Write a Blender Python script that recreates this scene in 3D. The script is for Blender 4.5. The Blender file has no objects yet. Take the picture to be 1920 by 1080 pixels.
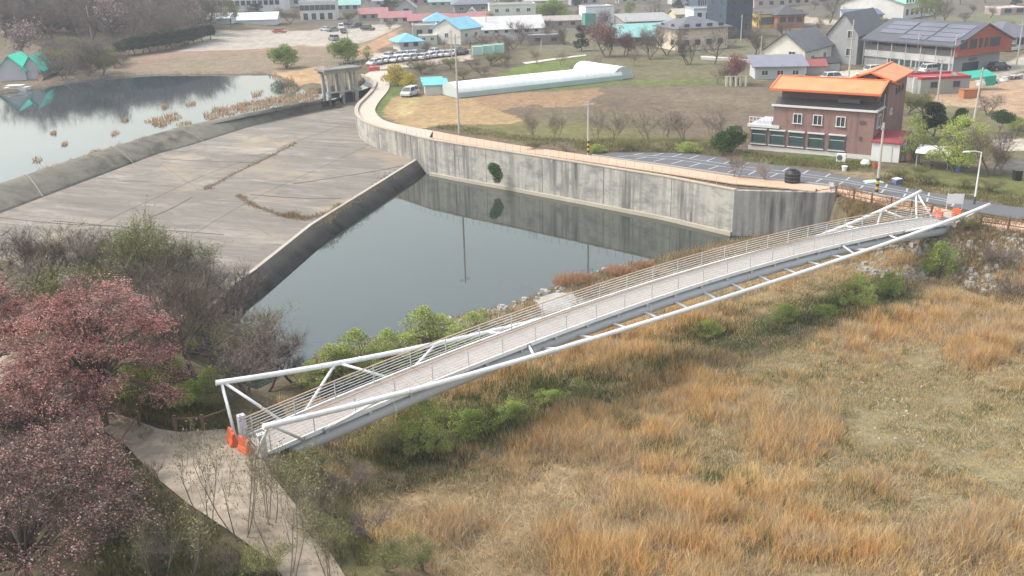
import bpy, bmesh, math, random
import numpy as np
from mathutils import Vector, Matrix, Euler

# ------------------------------------------------------------------ camera, sky, sun, exposure
SC = bpy.context.scene
C = SC.collection
R = math.radians
F_PX, PITCH, ROLL, CAM_H = 1780.0, 19.8, 1.5, 30.0
cam_d = bpy.data.cameras.new('camera')
cam_d.sensor_width = 36.0
cam_d.lens = 36.0 * F_PX / 1920.0
cam_d.clip_start = 0.5
cam_d.clip_end = 9000.0
cam = bpy.data.objects.new('camera', cam_d)
C.objects.link(cam)
cam.matrix_world = Matrix.Translation((0, 0, CAM_H)) @ Matrix.Rotation(R(90 - PITCH), 4, 'X') @ Matrix.Rotation(R(-ROLL), 4, 'Z')
SC.camera = cam

SUN_EL, SUN_AZ = 52.0, 272.0          # azimuth clockwise from +Y (north): to the left of the camera
W = bpy.data.worlds.new('World')
SC.world = W
W.use_nodes = True
wn, wl = W.node_tree.nodes, W.node_tree.links
wn.clear()
w_out = wn.new('ShaderNodeOutputWorld')
w_bg = wn.new('ShaderNodeBackground')
w_hs = wn.new('ShaderNodeHueSaturation')
w_sky = wn.new('ShaderNodeTexSky')
w_sky.sky_type = 'NISHITA'
w_sky.sun_disc = False
w_sky.sun_elevation = R(SUN_EL)
w_sky.sun_rotation = R(SUN_AZ)
w_sky.air_density = 2.0
w_sky.dust_density = 3.0
w_sky.ozone_density = 1.0
w_hs.inputs['Saturation'].default_value = 0.50
w_bg.inputs['Strength'].default_value = 0.15
wl.new(w_sky.outputs['Color'], w_hs.inputs['Color'])
wl.new(w_hs.outputs['Color'], w_bg.inputs['Color'])
wl.new(w_bg.outputs['Background'], w_out.inputs['Surface'])

sun_d = bpy.data.lights.new('sun', 'SUN')
sun_d.energy = 1.6
sun_d.angle = R(9.0)
sun_d.color = (1.0, 0.955, 0.89)
sun = bpy.data.objects.new('sun', sun_d)
C.objects.link(sun)
sd = Vector((math.sin(R(SUN_AZ)) * math.cos(R(SUN_EL)), math.cos(R(SUN_AZ)) * math.cos(R(SUN_EL)), math.sin(R(SUN_EL))))
sun.rotation_euler = (-sd).to_track_quat('-Z', 'Y').to_euler()

SC.view_settings.view_transform = 'Standard'
SC.view_settings.look = 'None'
SC.view_settings.gamma = 1.0
SC.view_settings.use_curve_mapping = False
SC.view_settings.exposure = 0.98
SC.render.engine = 'CYCLES'
SC.cycles.max_bounces = 6
SC.cycles.diffuse_bounces = 2
SC.cycles.glossy_bounces = 3
SC.cycles.transparent_max_bounces = 8
SC.cycles.volume_bounces = 0
SC.cycles.use_denoising = True
SC.cycles.denoiser = 'OPENIMAGEDENOISE'

# ------------------------------------------------------------------ surveying helpers: photo pixel + height -> world point
_t, _r = R(PITCH), R(ROLL)
def ray(px, py):
    a, b = (px - 960) / F_PX, (540 - py) / F_PX
    x = a * math.cos(_r) + b * math.sin(_r)
    y = -a * math.sin(_r) + b * math.cos(_r)
    return np.array([x, math.cos(_t) + y * math.sin(_t), -math.sin(_t) + y * math.cos(_t)])
def P(px, py, z):
    d = ray(px, py)
    return d * ((z - CAM_H) / d[2]) + np.array([0, 0, CAM_H])
def proj(X, Y, Z):
    Z = Z - CAM_H
    f = Y * math.cos(_t) - Z * math.sin(_t)
    up = Y * math.sin(_t) + Z * math.cos(_t)
    f = np.where(f < 1.0, 1.0, f)
    x, y = X / f, up / f
    a = x * math.cos(_r) - y * math.sin(_r)
    b = x * math.sin(_r) + y * math.cos(_r)
    return 960 + a * F_PX, 540 - b * F_PX
def pp(pts, z):
    return np.array([P(q[0], q[1], z)[:2] for q in pts])

def inpoly(x, y, poly):
    inside = np.zeros(np.shape(x), bool)
    n = len(poly)
    for i in range(n):
        x0, y0 = poly[i]; x1, y1 = poly[(i + 1) % n]
        if y0 == y1: continue
        c = ((y0 > y) != (y1 > y)) & (x < (x1 - x0) * (y - y0) / (y1 - y0) + x0)
        inside ^= c
    return inside
def sdist(x, y, poly, closed=True):
    d = np.full(np.shape(x), 1e9)
    n = len(poly)
    for i in range(n if closed else n - 1):
        x0, y0 = poly[i]; x1, y1 = poly[(i + 1) % n]
        dx, dy = x1 - x0, y1 - y0
        t = np.clip(((x - x0) * dx + (y - y0) * dy) / max(dx * dx + dy * dy, 1e-9), 0, 1)
        d = np.minimum(d, np.hypot(x - x0 - t * dx, y - y0 - t * dy))
    return np.where(inpoly(x, y, poly), d, -d) if closed else d
def sstep(a, b, v):
    t = np.clip((v - a) / (b - a), 0, 1)
    return t * t * (3 - 2 * t)

# value noise
_rng = np.random.default_rng(7)
_tab = _rng.random((256, 256))
def vnoise(x, y):
    xi, yi = np.floor(x).astype(int), np.floor(y).astype(int)
    fx, fy = x - xi, y - yi
    fx, fy = fx * fx * (3 - 2 * fx), fy * fy * (3 - 2 * fy)
    g = lambda i, j: _tab[i & 255, j & 255]
    return (g(xi, yi) * (1 - fx) + g(xi + 1, yi) * fx) * (1 - fy) + (g(xi, yi + 1) * (1 - fx) + g(xi + 1, yi + 1) * fx) * fy
def fbm(x, y, o=4):
    s, a, v = 1.0, 0.5, 0.0
    for k in range(o):
        v = v + a * vnoise(x * s + 17.3 * k, y * s + 9.1 * k)
        s, a = s * 2.03, a * 0.5
    return v / (1 - 0.5 ** o)

# ------------------------------------------------------------------ the lie of the land
TZ, LZ, BZ = 4.6, 4.0, 5.0             # right-bank terrace, reservoir level, left-bank level
wall_px = [(676,140),(703,150),(698,166),(682,183),(667,196),(664,212),(676,226),(705,238),(760,251),(805,262),(860,271),(960,286),(1100,308),(1250,332),(1377,357),(1570,362)]
WALL = pp(wall_px, 5.0)
_bank = [P(q[0], q[1], TZ)[:2] for q in [(1600,382),(1680,398),(1770,416),(1850,432),(1920,444),(2100,470),(2500,520)]]
_left = [P(q[0], q[1], BZ)[:2] for q in [(760,1120),(650,1010),(560,930),(500,858),(455,800),(420,735),(330,690),(200,620),(100,545),(0,490),(-250,440)]]
def back(line, d):
    o = []
    for i in range(len(line)):
        a, b = line[max(i - 1, 0)], line[min(i + 1, len(line) - 1)]
        t = (b - a) / np.linalg.norm(b - a)
        o.append(line[i] + np.array([-t[1], t[0]]) * d)
    return o
WALL_BACK = np.array(back(WALL, 1.1))
LOW = np.array(list(WALL_BACK) + _bank + [np.array([200., 40.]), np.array([200., -60.]), np.array([-2., -60.]), np.array([-4., 20.])] + _left
               + [np.array([-140., 95.]), np.array([-140., 130.]), P(300, 250, 4.2)[:2] + [-1, 1], P(560, 195, 4.2)[:2] + [-1, 1], P(640, 182, 4.2)[:2]])
LAKE = np.array([P(q[0], q[1], LZ)[:2] for q in [(-500,300),(-300,205),(-60,182),(0,176),(60,168),(115,157),(200,145),(290,139),(400,139),(500,138),(545,148),(560,163),(575,172),(612,172),(640,176)]]
                + [np.array([-32., 190.]), P(628, 186, 4.2)[:2]] + [P(q[0], q[1], 4.2)[:2] + np.array([1.0, -0.3]) for q in [(560,196),(300,250),(150,296),(0,345)]] + [np.array([-75., 70.]), np.array([-200., 70.])])
POOL = np.array([P(q[0], q[1], 0)[:2] for q in [(1400,452),(1350,462),(1290,478),(1215,497),(1130,516),(1060,534),(985,570),(900,594),(820,612),(720,645),(600,672),(560,700),(480,740),(380,700),(380,600),(480,540)]]
                + [np.array([-24., 100.]), np.array([-14., 152.]), np.array([-2., 150.]), np.array([46., 106.]), np.array([40., 99.])])
def height(x, y):
    x = np.asarray(x, float); y = np.asarray(y, float)
    sd_low = sdist(x, y, LOW)
    # terrace: on the retaining wall side the drop is sheer, elsewhere a bank
    sheer = (np.minimum(sdist(x, y, WALL_BACK, False), 60) < 9.0) & (x < 33.5)
    wd = np.where(sheer, 0.7, np.where(x > 30, 7.0, 6.5))
    wd = np.where((x < -18) & (y > 96), 1.5, wd)
    top = np.where((x < 5) & (y < 100), BZ, TZ)
    top = top + np.where((x < 0) & (y > 160), 1.4 * sstep(0, 30, -sdist(x, y, LAKE) ) * sstep(205, 240, y), 0)
    top = top + 16.0 * sstep(-70, -170, x) * sstep(235, 330, y) + 10 * sstep(330, 480, y) * sstep(-40, -160, x)
    top = top + 0.5 * sstep(210, 400, y)
    low = 1.15 + 0.5 * (fbm(x * 0.12, y * 0.12) - 0.5) + 0.25 * (fbm(x * 0.5 + 5, y * 0.5) - 0.5)
    sp = sdist(x, y, POOL)
    low = low + (-0.9 - low) * sstep(-2.6, 3.4, sp)
    low = np.where((x < -9) & (y > 74) & (sp < 0), -0.9, low)
    k = sstep(0, 1, np.clip(sd_low / wd, 0, 1))
    z = top + (low - top) * k
    rough = 0.16 * (fbm(x * 0.35, y * 0.35) - 1.0) * sstep(0, 1, np.clip(-sd_low / 3.0, 0, 1)) * np.where(y > 130, 0.6, 1)
    z = z + rough
    sl = sdist(x, y, LAKE)
    z = np.where(sl > -1.5, np.minimum(z, LZ + 0.5 - 1.4 * np.clip(sl + 0.5, -1, 1.2)), z)
    gq = P(641, 184, 3.0)
    dg_ = np.hypot((x - gq[0]) / 1.0, (y - gq[1]) / 1.5)
    z = np.where((dg_ < 4.6) & (x < -27.5), np.minimum(z, 2.2), z)
    return z
def hz(x, y):
    return float(height(np.array([x]), np.array([y]))[0])
def G(px, py):
    """point of the ground seen at a photo pixel"""
    d = ray(px, py)
    z = TZ
    lo = None
    s = np.geomspace(25, 1500, 900)
    X, Y, Z = d[0] * s, d[1] * s, CAM_H + d[2] * s
    hh = height(X, Y)
    i = int(np.argmax(Z < hh)) if (Z < hh).any() else len(s) - 1
    a, b = s[max(i - 1, 0)], s[i]
    for _ in range(12):
        m = 0.5 * (a + b)
        if CAM_H + d[2] * m < hz(d[0] * m, d[1] * m): b = m
        else: a = m
    q = d * b
    return np.array([q[0], q[1], hz(q[0], q[1])])
def mpp(p):
    """metres per photo pixel at a world point"""
    return float(p[1] * math.cos(_t) - (p[2] - CAM_H) * math.sin(_t)) / F_PX

# ------------------------------------------------------------------ materials
def new_mat(name):
    m = bpy.data.materials.new(name)
    m.use_nodes = True
    nt = m.node_tree
    b = nt.nodes['Principled BSDF']
    return m, nt.nodes, nt.links, b
def mixrgb(n, l, a, b, fac, mode='MIX'):
    x = n.new('ShaderNodeMix'); x.data_type = 'RGBA'; x.blend_type = mode
    for sock, v in ((x.inputs[6], a), (x.inputs[7], b), (x.inputs[0], fac)):
        if hasattr(v, 'is_output') or isinstance(v, bpy.types.NodeSocket): l.new(v, sock)
        elif isinstance(v, (int, float)): sock.default_value = v
        else: sock.default_value = (*v, 1) if len(v) == 3 else v
    return x.outputs[2]
def noise(n, l, vec, scale, detail=4, rough=0.55, lo=0.3, hi=0.7, dist=0.0):
    t = n.new('ShaderNodeTexNoise')
    t.inputs['Scale'].default_value = scale; t.inputs['Detail'].default_value = detail
    t.inputs['Roughness'].default_value = rough; t.inputs['Distortion'].default_value = dist
    if vec is not None: l.new(vec, t.inputs['Vector'])
    mr = n.new('ShaderNodeMapRange')
    mr.inputs[1].default_value = lo; mr.inputs[2].default_value = hi
    l.new(t.outputs['Fac'], mr.inputs[0])
    return mr.outputs[0]
def coord(n, l, scale=(1, 1, 1), rot=(0, 0, 0), kind='Object'):
    tc = n.new('ShaderNodeTexCoord'); mp = n.new('ShaderNodeMapping')
    mp.inputs['Scale'].default_value = scale; mp.inputs['Rotation'].default_value = rot
    l.new(tc.outputs[kind], mp.inputs['Vector'])
    return mp.outputs[0]
def mul(c, k):
    return tuple(min(1.0, v * k) for v in c)
MATS = {}
def M(name, col, rough=0.7, var=0.22, scale=2.0, spec=0.3, metal=0.0, dirt=None, bump=0.0, objvar=0.0, kind='Object'):
    """plain weathered surface: base colour broken by two scales of noise"""
    if name in MATS: return MATS[name]
    m, n, l, b = new_mat(name)
    v = coord(n, l, kind=kind)
    f1 = noise(n, l, v, scale, 5)
    f2 = noise(n, l, v, scale * 0.18, 3)
    c = mixrgb(n, l, mul(col, 1 - var), mul(col, 1 + var * 0.6), f1)
    c = mixrgb(n, l, c, dirt if dirt else mul(col, 1 - var * 1.2), f2)
    if dirt is None:
        c = mixrgb(n, l, c, col, 0.5)
    if objvar:
        oi = n.new('ShaderNodeObjectInfo')
        hs = n.new('ShaderNodeHueSaturation')
        mr = n.new('ShaderNodeMapRange'); mr.inputs[3].default_value = 1 - objvar; mr.inputs[4].default_value = 1 + objvar
        l.new(oi.outputs['Random'], mr.inputs[0]); l.new(mr.outputs[0], hs.inputs['Value'])
        mr2 = n.new('ShaderNodeMapRange'); mr2.inputs[3].default_value = 0.5 - objvar * 0.06; mr2.inputs[4].default_value = 0.5 + objvar * 0.06
        l.new(oi.outputs['Random'], mr2.inputs[0]); l.new(mr2.outputs[0], hs.inputs['Hue'])
        l.new(c, hs.inputs['Color']); c = hs.outputs['Color']
    l.new(c, b.inputs['Base Color'])
    b.inputs['Roughness'].default_value = rough
    b.inputs['Specular IOR Level'].default_value = spec
    b.inputs['Metallic'].default_value = metal
    if bump:
        bp = n.new('ShaderNodeBump'); bp.inputs['Strength'].default_value = bump; bp.inputs['Distance'].default_value = 0.05
        l.new(f1, bp.inputs['Height']); l.new(bp.outputs[0], b.inputs['Normal'])
    MATS[name] = m
    return m
def leafmat(name, var=0.35, trans=0.25, rough=0.7, objvar=0.12):
    """foliage: colour of each leaf comes from the mesh's own colour attribute"""
    if name in MATS: return MATS[name]
    m, n, l, b = new_mat(name)
    at = n.new('ShaderNodeVertexColor'); at.layer_name = 'Col'
    oi = n.new('ShaderNodeObjectInfo')
    hs = n.new('ShaderNodeHueSaturation')
    mr = n.new('ShaderNodeMapRange'); mr.inputs[3].default_value = 1 - objvar; mr.inputs[4].default_value = 1 + objvar
    l.new(oi.outputs['Random'], mr.inputs[0]); l.new(mr.outputs[0], hs.inputs['Value'])
    l.new(at.outputs['Color'], hs.inputs['Color'])
    l.new(hs.outputs['Color'], b.inputs['Base Color'])
    b.inputs['Roughness'].default_value = rough
    b.inputs['Specular IOR Level'].default_value = 0.15
    if trans:
        tr = n.new('ShaderNodeBsdfTranslucent'); mx = n.new('ShaderNodeMixShader'); mx.inputs[0].default_value = trans
        l.new(hs.outputs['Color'], tr.inputs['Color'])
        l.new(b.outputs[0], mx.inputs[1]); l.new(tr.outputs[0], mx.inputs[2])
        l.new(mx.outputs[0], n['Material Output'].inputs['Surface'])
    MATS[name] = m
    return m

# ------------------------------------------------------------------ mesh builder
class MB:
    def __init__(s): s.v, s.f = [], []
    def add(s, vs, fs):
        k = len(s.v); s.v += [tuple(map(float, q)) for q in vs]; s.f += [tuple(i + k for i in f) for f in fs]; return s
    def box(s, c, d, rz=0.0, taper=1.0):
        x, y, z = d[0] / 2, d[1] / 2, d[2] / 2
        ca, sa = math.cos(rz), math.sin(rz)
        vs = []
        for zz, k in ((-z, 1.0), (z, taper)):
            for xx, yy in ((-x, -y), (x, -y), (x, y), (-x, y)):
                xx, yy = xx * k, yy * k
                vs.append((c[0] + xx * ca - yy * sa, c[1] + xx * sa + yy * ca, c[2] + zz))
        return s.add(vs, [(3, 2, 1, 0), (4, 5, 6, 7), (0, 1, 5, 4), (1, 2, 6, 5), (2, 3, 7, 6), (3, 0, 4, 7)])
    def span(s, a, b):      # box from min corner a to max corner b
        return s.box([(a[i] + b[i]) / 2 for i in range(3)], [abs(b[i] - a[i]) for i in range(3)])
    def prism(s, poly, z0, z1):
        n = len(poly)
        vs = [(p[0], p[1], z0) for p in poly] + [(p[0], p[1], z1) for p in poly]
        return s.add(vs, [tuple(range(n))[::-1], tuple(range(n, 2 * n))] + [(i, (i + 1) % n, n + (i + 1) % n, n + i) for i in range(n)])
    def extr(s, prof, y0, y1):   # profile in x,z extruded along y
        n = len(prof)
        vs = [(p[0], y0, p[1]) for p in prof] + [(p[0], y1, p[1]) for p in prof]
        return s.add(vs, [tuple(range(n)), tuple(range(n, 2 * n))[::-1]] + [(i, n + i, n + (i + 1) % n, (i + 1) % n) for i in range(n)])
    def extrx(s, prof, x0, x1):  # profile in y,z extruded along x
        n = len(prof)
        vs = [(x0, p[0], p[1]) for p in prof] + [(x1, p[0], p[1]) for p in prof]
        return s.add(vs, [tuple(range(n))[::-1], tuple(range(n, 2 * n))] + [(i, (i + 1) % n, n + (i + 1) % n, n + i) for i in range(n)])
    def path(s, pts, r, n=8, cap=True, up=(0, 0, 1)):
        pts = [np.array(p, float) for p in pts]
        rr = r if isinstance(r, (list, tuple, np.ndarray)) else [r] * len(pts)
        vs = []
        for i, p in enumerate(pts):
            d = pts[min(i + 1, len(pts) - 1)] - pts[max(i - 1, 0)]
            d = d / (np.linalg.norm(d) + 1e-9)
            u = np.array(up, float)
            if abs(d @ u) > 0.95: u = np.array([1., 0, 0])
            a = np.cross(d, u); a /= np.linalg.norm(a); b = np.cross(a, d)
            for k in range(n):
                t = 2 * math.pi * (k + 0.5) / n
                vs.append(p + (a * math.cos(t) + b * math.sin(t)) * rr[i])
        fs = []
        for i in range(len(pts) - 1):
            for k in range(n):
                fs.append((i * n + k, i * n + (k + 1) % n, (i + 1) * n + (k + 1) % n, (i + 1) * n + k))
        if cap: fs += [tuple(range(n))[::-1], tuple(range((len(pts) - 1) * n, len(pts) * n))]
        return s.add(vs, fs)
    def ribbon(s, pts, w, h):    # rectangular bar along a path, w wide (horizontal), h high
        pts = [np.array(p, float) for p in pts]
        vs = []
        for i, p in enumerate(pts):
            d = pts[min(i + 1, len(pts) - 1)] - pts[max(i - 1, 0)]
            q = np.array([-d[1], d[0], 0.0]); q /= (np.linalg.norm(q) + 1e-9)
            for a, b in ((-1, -1), (1, -1), (1, 1), (-1, 1)):
                vs.append(p + q * a * w / 2 + np.array([0, 0, b * h / 2]))
        fs = [(3, 2, 1, 0)]
        for i in range(len(pts) - 1):
            for k in range(4): fs.append((i * 4 + k, i * 4 + (k + 1) % 4, (i + 1) * 4 + (k + 1) % 4, (i + 1) * 4 + k))
        e = (len(pts) - 1) * 4
        fs.append((e, e + 1, e + 2, e + 3))
        return s.add(vs, fs)
    def build(s, name, mat, parent=None, smooth=False, bevel=0.0):
        me = bpy.data.meshes.new(name)
        me.from_pydata(s.v, [], s.f); me.update()
        bm = bmesh.new(); bm.from_mesh(me); bmesh.ops.recalc_face_normals(bm, faces=bm.faces)
        bm.to_mesh(me); bm.free()
        if smooth:
            for p in me.polygons: p.use_smooth = len(p.vertices) == 4
        me.materials.append(mat)
        o = bpy.data.objects.new(name, me); C.objects.link(o)
        if parent: o.parent = parent
        if bevel:
            b = o.modifiers.new('bevel', 'BEVEL'); b.width = bevel; b.segments = 2; b.limit_method = 'ANGLE'
        return o
def np_mesh(name, V, loops_per_face, mat, parent=None, col=None, smooth=False):
    """V: (nf*k,3) with every face k own vertices, or (V, faces array)"""
    if isinstance(V, tuple): V, Fc = V
    else: Fc = np.arange(len(V)).reshape(-1, loops_per_face)
    me = bpy.data.meshes.new(name)
    nf, k = Fc.shape
    me.vertices.add(len(V)); me.vertices.foreach_set('co', np.ascontiguousarray(V, np.float32).ravel())
    me.loops.add(nf * k); me.loops.foreach_set('vertex_index', np.ascontiguousarray(Fc, np.int32).ravel())
    me.polygons.add(nf); me.polygons.foreach_set('loop_start', np.arange(0, nf * k, k, dtype=np.int32))
    me.polygons.foreach_set('loop_total', np.full(nf, k, np.int32))
    me.update(calc_edges=True)
    if col is not None:
        a = me.color_attributes.new('Col', 'FLOAT_COLOR', 'POINT')
        cc = np.ones((len(V), 4), np.float32); cc[:, :3] = col
        a.data.foreach_set('color', cc.ravel())
    if smooth: me.polygons.foreach_set('use_smooth', np.ones(nf, bool))
    me.materials.append(mat)
    o = bpy.data.objects.new(name, me); C.objects.link(o)
    if parent: o.parent = parent
    return o
def tag(o, label=None, cat=None, group=None, kind=None):
    if label: o['label'] = label
    if cat: o['category'] = cat
    if group: o['group'] = group
    if kind: o['kind'] = kind
    return o
def thing(name, label, cat, loc=(0, 0, 0), rz=0.0, group=None):
    o = bpy.data.objects.new(name, None); C.objects.link(o)
    o.empty_display_size = 0.3
    o.location = [float(v) for v in loc]; o.rotation_euler = (0, 0, rz)
    return tag(o, label, cat, group)
def dup(root, loc, rz=0.0, scale=1.0, label=None, group=None, cat=None):
    r = root.copy(); C.objects.link(r)
    r.location = [float(v) for v in loc]; r.rotation_euler = (0, 0, rz); r.scale = (scale,) * 3 if not isinstance(scale, tuple) else scale
    if label: r['label'] = label
    if group: r['group'] = group
    if cat: r['category'] = cat
    for ch in list(root.children):
        c = ch.copy(); C.objects.link(c); c.parent = r
        for g in list(ch.children):
            d = g.copy(); C.objects.link(d); d.parent = c
    return r

# ------------------------------------------------------------------ ground: one sheet to the horizon, coloured by what grows or lies there
def axis(segs):
    out = []
    for a, b, st in segs:
        out += list(np.arange(a, b, st))
    return np.array(out)
gx = np.concatenate([-axis([(80, 200, 2.5), (200, 500, 15), (500, 5001, 300)])[::-1], axis([(-80, 80, 0.6)]), axis([(80, 200, 2.0), (200, 500, 15), (500, 5001, 300)])])
gy = axis([(-300, 0, 50), (0, 26, 3), (26, 150, 0.6), (150, 260, 1.2), (260, 600, 4), (600, 1000, 40), (1000, 6001, 500)])
GX, GY = np.meshgrid(gx, gy)
gxf, gyf = GX.ravel(), GY.ravel()
gz = height(gxf, gyf)
U, V_ = proj(gxf, gyf, gz)
wob = 26 * (fbm(gxf * 0.25, gyf * 0.25, 3) - 0.5)
Uw, Vw = U + wob, V_ + 0.5 * wob
gcol = np.tile(np.array([0.150, 0.125, 0.082]), (len(gxf), 1))
def zone(poly, col, soft=0.9, wobble=True):
    m = inpoly(Uw if wobble else U, Vw if wobble else V_, poly) & (gyf > 20)
    gcol[m] = gcol[m] * (1 - soft) + np.array(col) * soft
far = gyf > 1000
gcol[far] = (0.10, 0.12, 0.09)
TAN, GRN, BRN, EARTH = (0.34, 0.215, 0.105), (0.125, 0.165, 0.050), (0.170, 0.120, 0.088), (0.36, 0.25, 0.165)
# upstream banks, river lot
zone([(-300,60),(300,20),(420,100),(300,150),(-300,200)], (0.185, 0.150, 0.110))
zone([(180,130),(262,104),(330,96),(560,84),(650,80),(750,48),(760,70),(700,105),(640,118),(590,135),(500,142),(290,142),(200,148)], (0.255, 0.200, 0.145))
zone([(255,108),(330,92),(560,78),(640,76),(640,86),(560,96),(330,110),(255,125)], (0.285, 0.200, 0.145))
zone([(655,100),(690,82),(745,56),(742,78),(700,96),(672,108)], (0.42, 0.255, 0.16), wobble=False)
zone([(330,97),(395,66),(410,57),(500,56),(560,58),(640,52),(745,42),(750,50),(690,77),(655,84),(560,86),(460,93)], (0.405, 0.365, 0.315), 1.0, False)
zone([(500,140),(560,128),(610,122),(612,160),(560,158),(520,150)], (0.42, 0.29, 0.165))
zone([(300,112),(500,112),(500,118),(300,122)], (0.22, 0.19, 0.14))
# fields between village and river
zone([(700,160),(760,150),(770,175),(730,205),(712,222),(690,215)], GRN)
zone([(760,120),(900,105),(1010,95),(1020,118),(960,130),(840,150),(780,160)], (0.135, 0.115, 0.078))
zone([(980,95),(1080,100),(1300,110),(1440,120),(1440,150),(1180,160),(1170,125),(1080,118),(980,130)], (0.160, 0.148, 0.085))
zone([(960,125),(1100,105),(1100,118),(940,150),(930,140)], (0.14, 0.19, 0.05))
zone([(1185,150),(1370,148),(1380,170),(1190,168)], (0.150, 0.175, 0.062), wobble=False)
zone([(820,178),(1140,145),(1200,160),(900,186)], (0.130, 0.165, 0.055), wobble=False)
zone([(890,176),(1180,160),(1460,160),(1460,235),(1300,268),(1000,266),(890,236)], (0.168, 0.132, 0.098))
zone([(1000,200),(1200,215),(1300,235),(1050,240)], (0.165, 0.155, 0.085), 0.5)
zone([(1250,175),(1450,180),(1440,200),(1260,195)], (0.20, 0.165, 0.12), 0.6)
zone([(880,180),(1130,166),(1110,196),(900,205)], (0.31, 0.205, 0.125))
zone([(880,215),(990,220),(1340,262),(1400,280),(1200,276),(1000,262),(860,246)], (0.165, 0.155, 0.068))
zone([(712,215),(740,188),(800,176),(880,184),(985,226),(930,234),(850,236),(760,238)], (0.355, 0.255, 0.140), 1.0)
zone([(745,200),(775,180),(790,184),(770,214),(740,222)], (0.40, 0.335, 0.17), 0.8)
zone([(990,262),(1330,275),(1400,292),(1140,290)], (0.130, 0.115, 0.060))
# village, yards
zone([(560,0),(1920,0),(1920,44),(1500,60),(1000,60),(740,46),(560,44)], (0.130, 0.118, 0.098))
zone([(1000,60),(1440,58),(1440,118),(1300,112),(1000,96)], (0.165, 0.155, 0.100))
zone([(690,100),(880,92),(885,112),(790,124),(700,132)], (0.46, 0.40, 0.33), 1.0, False)
zone([(1500,152),(1580,132),(1720,130),(1720,152),(1640,162),(1500,164)], (0.52, 0.47, 0.40), 1.0, False)
zone([(1610,42),(1480,28),(1480,40),(1600,50)], (0.44, 0.38, 0.29), 1.0, False)
zone([(1730,170),(1830,150),(1960,140),(1960,235),(1840,225),(1760,205)], (0.42, 0.295, 0.20))
zone([(1830,138),(1960,90),(1960,120),(1860,150)], (0.40, 0.37, 0.32), 1.0, False)
zone([(1620,50),(1960,10),(1960,70),(1700,62)], (0.165, 0.170, 0.100))
zone([(1700,190),(1830,200),(1960,230),(1960,300),(1700,300)], (0.165, 0.160, 0.085))
zone([(1860,262),(1960,258),(1960,282),(1870,282)], (0.46, 0.42, 0.36), 1.0, False)
zone([(1395,285),(1640,304),(1640,322),(1395,303)], (0.115, 0.165, 0.045))
zone([(1560,322),(1700,328),(1960,372),(1960,400),(1800,372),(1600,340)], (0.24, 0.195, 0.120))
zone([(1690,312),(1960,340),(1960,392),(1850,372),(1700,335)], (0.150, 0.165, 0.060))
zone([(1880,296),(1960,296),(1960,322),(1860,318)], (0.14, 0.135, 0.13))
# bank below the car park, rubble, right end of the bridge
zone([(1560,385),(1700,408),(1800,432),(1960,446),(1960,520),(1800,470),(1560,440)], (0.215, 0.165, 0.090))
zone([(1580,470),(1800,452),(1960,500),(1960,560),(1760,520),(1580,500)], (0.30, 0.27, 0.235))
# river meadow
zone([(1560,490),(1960,540),(1960,1300),(560,1300),(700,870),(880,770),(1240,640)], (0.290, 0.215, 0.125))
zone([(1300,640),(1960,640),(1960,1000),(1500,960),(1320,800)], (0.275, 0.225, 0.130))
zone([(1480,700),(1920,760),(1900,900),(1640,880)], (0.270, 0.232, 0.132), 0.6)
zone([(640,840),(760,760),(900,720),(1040,700),(1300,640),(1560,545),(1700,500),(1720,560),(1560,600),(1380,660),(1080,745),(940,850),(760,900)], (0.115, 0.125, 0.050))
zone([(720,880),(960,860),(1180,900),(1200,1010),(960,1040),(760,1000)], (0.40, 0.295, 0.175), 0.6)
zone([(540,720),(640,670),(800,600),(960,570),(1100,535),(1250,490),(1400,448),(1600,445),(1500,500),(1200,600),(900,700),(700,770)], (0.235, 0.180, 0.110))
zone([(1000,555),(1070,545),(1100,572),(1030,590)], (0.46, 0.43, 0.39), 0.9)
zone([(600,650),(760,610),(900,585),(960,575),(960,600),(780,660),(620,700)], (0.28, 0.265, 0.19), 0.8)
# left bank
zone([(-400,420),(300,640),(440,760),(470,840),(600,950),(720,1120),(-400,1300)], (0.105, 0.088, 0.058))
zone([(300,690),(430,770),(430,812),(330,800)], (0.150, 0.180, 0.055))
zone([(500,850),(620,930),(760,1110),(660,1100),(560,940)], (0.150, 0.145, 0.065))
zone([(250,980),(420,1010),(560,1110),(200,1110)], (0.130, 0.120, 0.065))
# fine mottling of what grows there
m1 = fbm(gxf * 0.9, gyf * 0.9, 3)[:, None]; m2 = fbm(gxf * 0.12 + 40, gyf * 0.12, 3)[:, None]
gcol = gcol * (0.62 + 0.55 * m1 + 0.22 * m2)
ny_, nx_ = GX.shape
idx = np.arange(nx_ * ny_).reshape(ny_, nx_)
fc = np.stack([idx[:-1, :-1], idx[:-1, 1:], idx[1:, 1:], idx[1:, :-1]], -1).reshape(-1, 4)
def ground_material():
    m, n, l, b = new_mat('ground_cover')
    at = n.new('ShaderNodeVertexColor'); at.layer_name = 'Col'
    v = coord(n, l)
    f1 = noise(n, l, v, 3.2, 6, 0.7, 0.25, 0.75)
    f2 = noise(n, l, v, 0.45, 4, 0.6, 0.3, 0.7)
    c = mixrgb(n, l, at.outputs['Color'], (0.45, 0.43, 0.42), f1, 'MULTIPLY')
    c2 = mixrgb(n, l, at.outputs['Color'], (1.32, 1.25, 1.15), f2, 'MULTIPLY')
    c = mixrgb(n, l, c2, c, noise(n, l, v, 1.4, 5, 0.65, 0.35, 0.65))
    l.new(c, b.inputs['Base Color']); b.inputs['Roughness'].default_value = 0.95
    b.inputs['Specular IOR Level'].default_value = 0.1
    bp = n.new('ShaderNodeBump'); bp.inputs['Strength'].default_value = 0.7; bp.inputs['Distance'].default_value = 0.25
    l.new(f1, bp.inputs['Height']); l.new(bp.outputs[0], b.inputs['Normal'])
    return m
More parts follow.
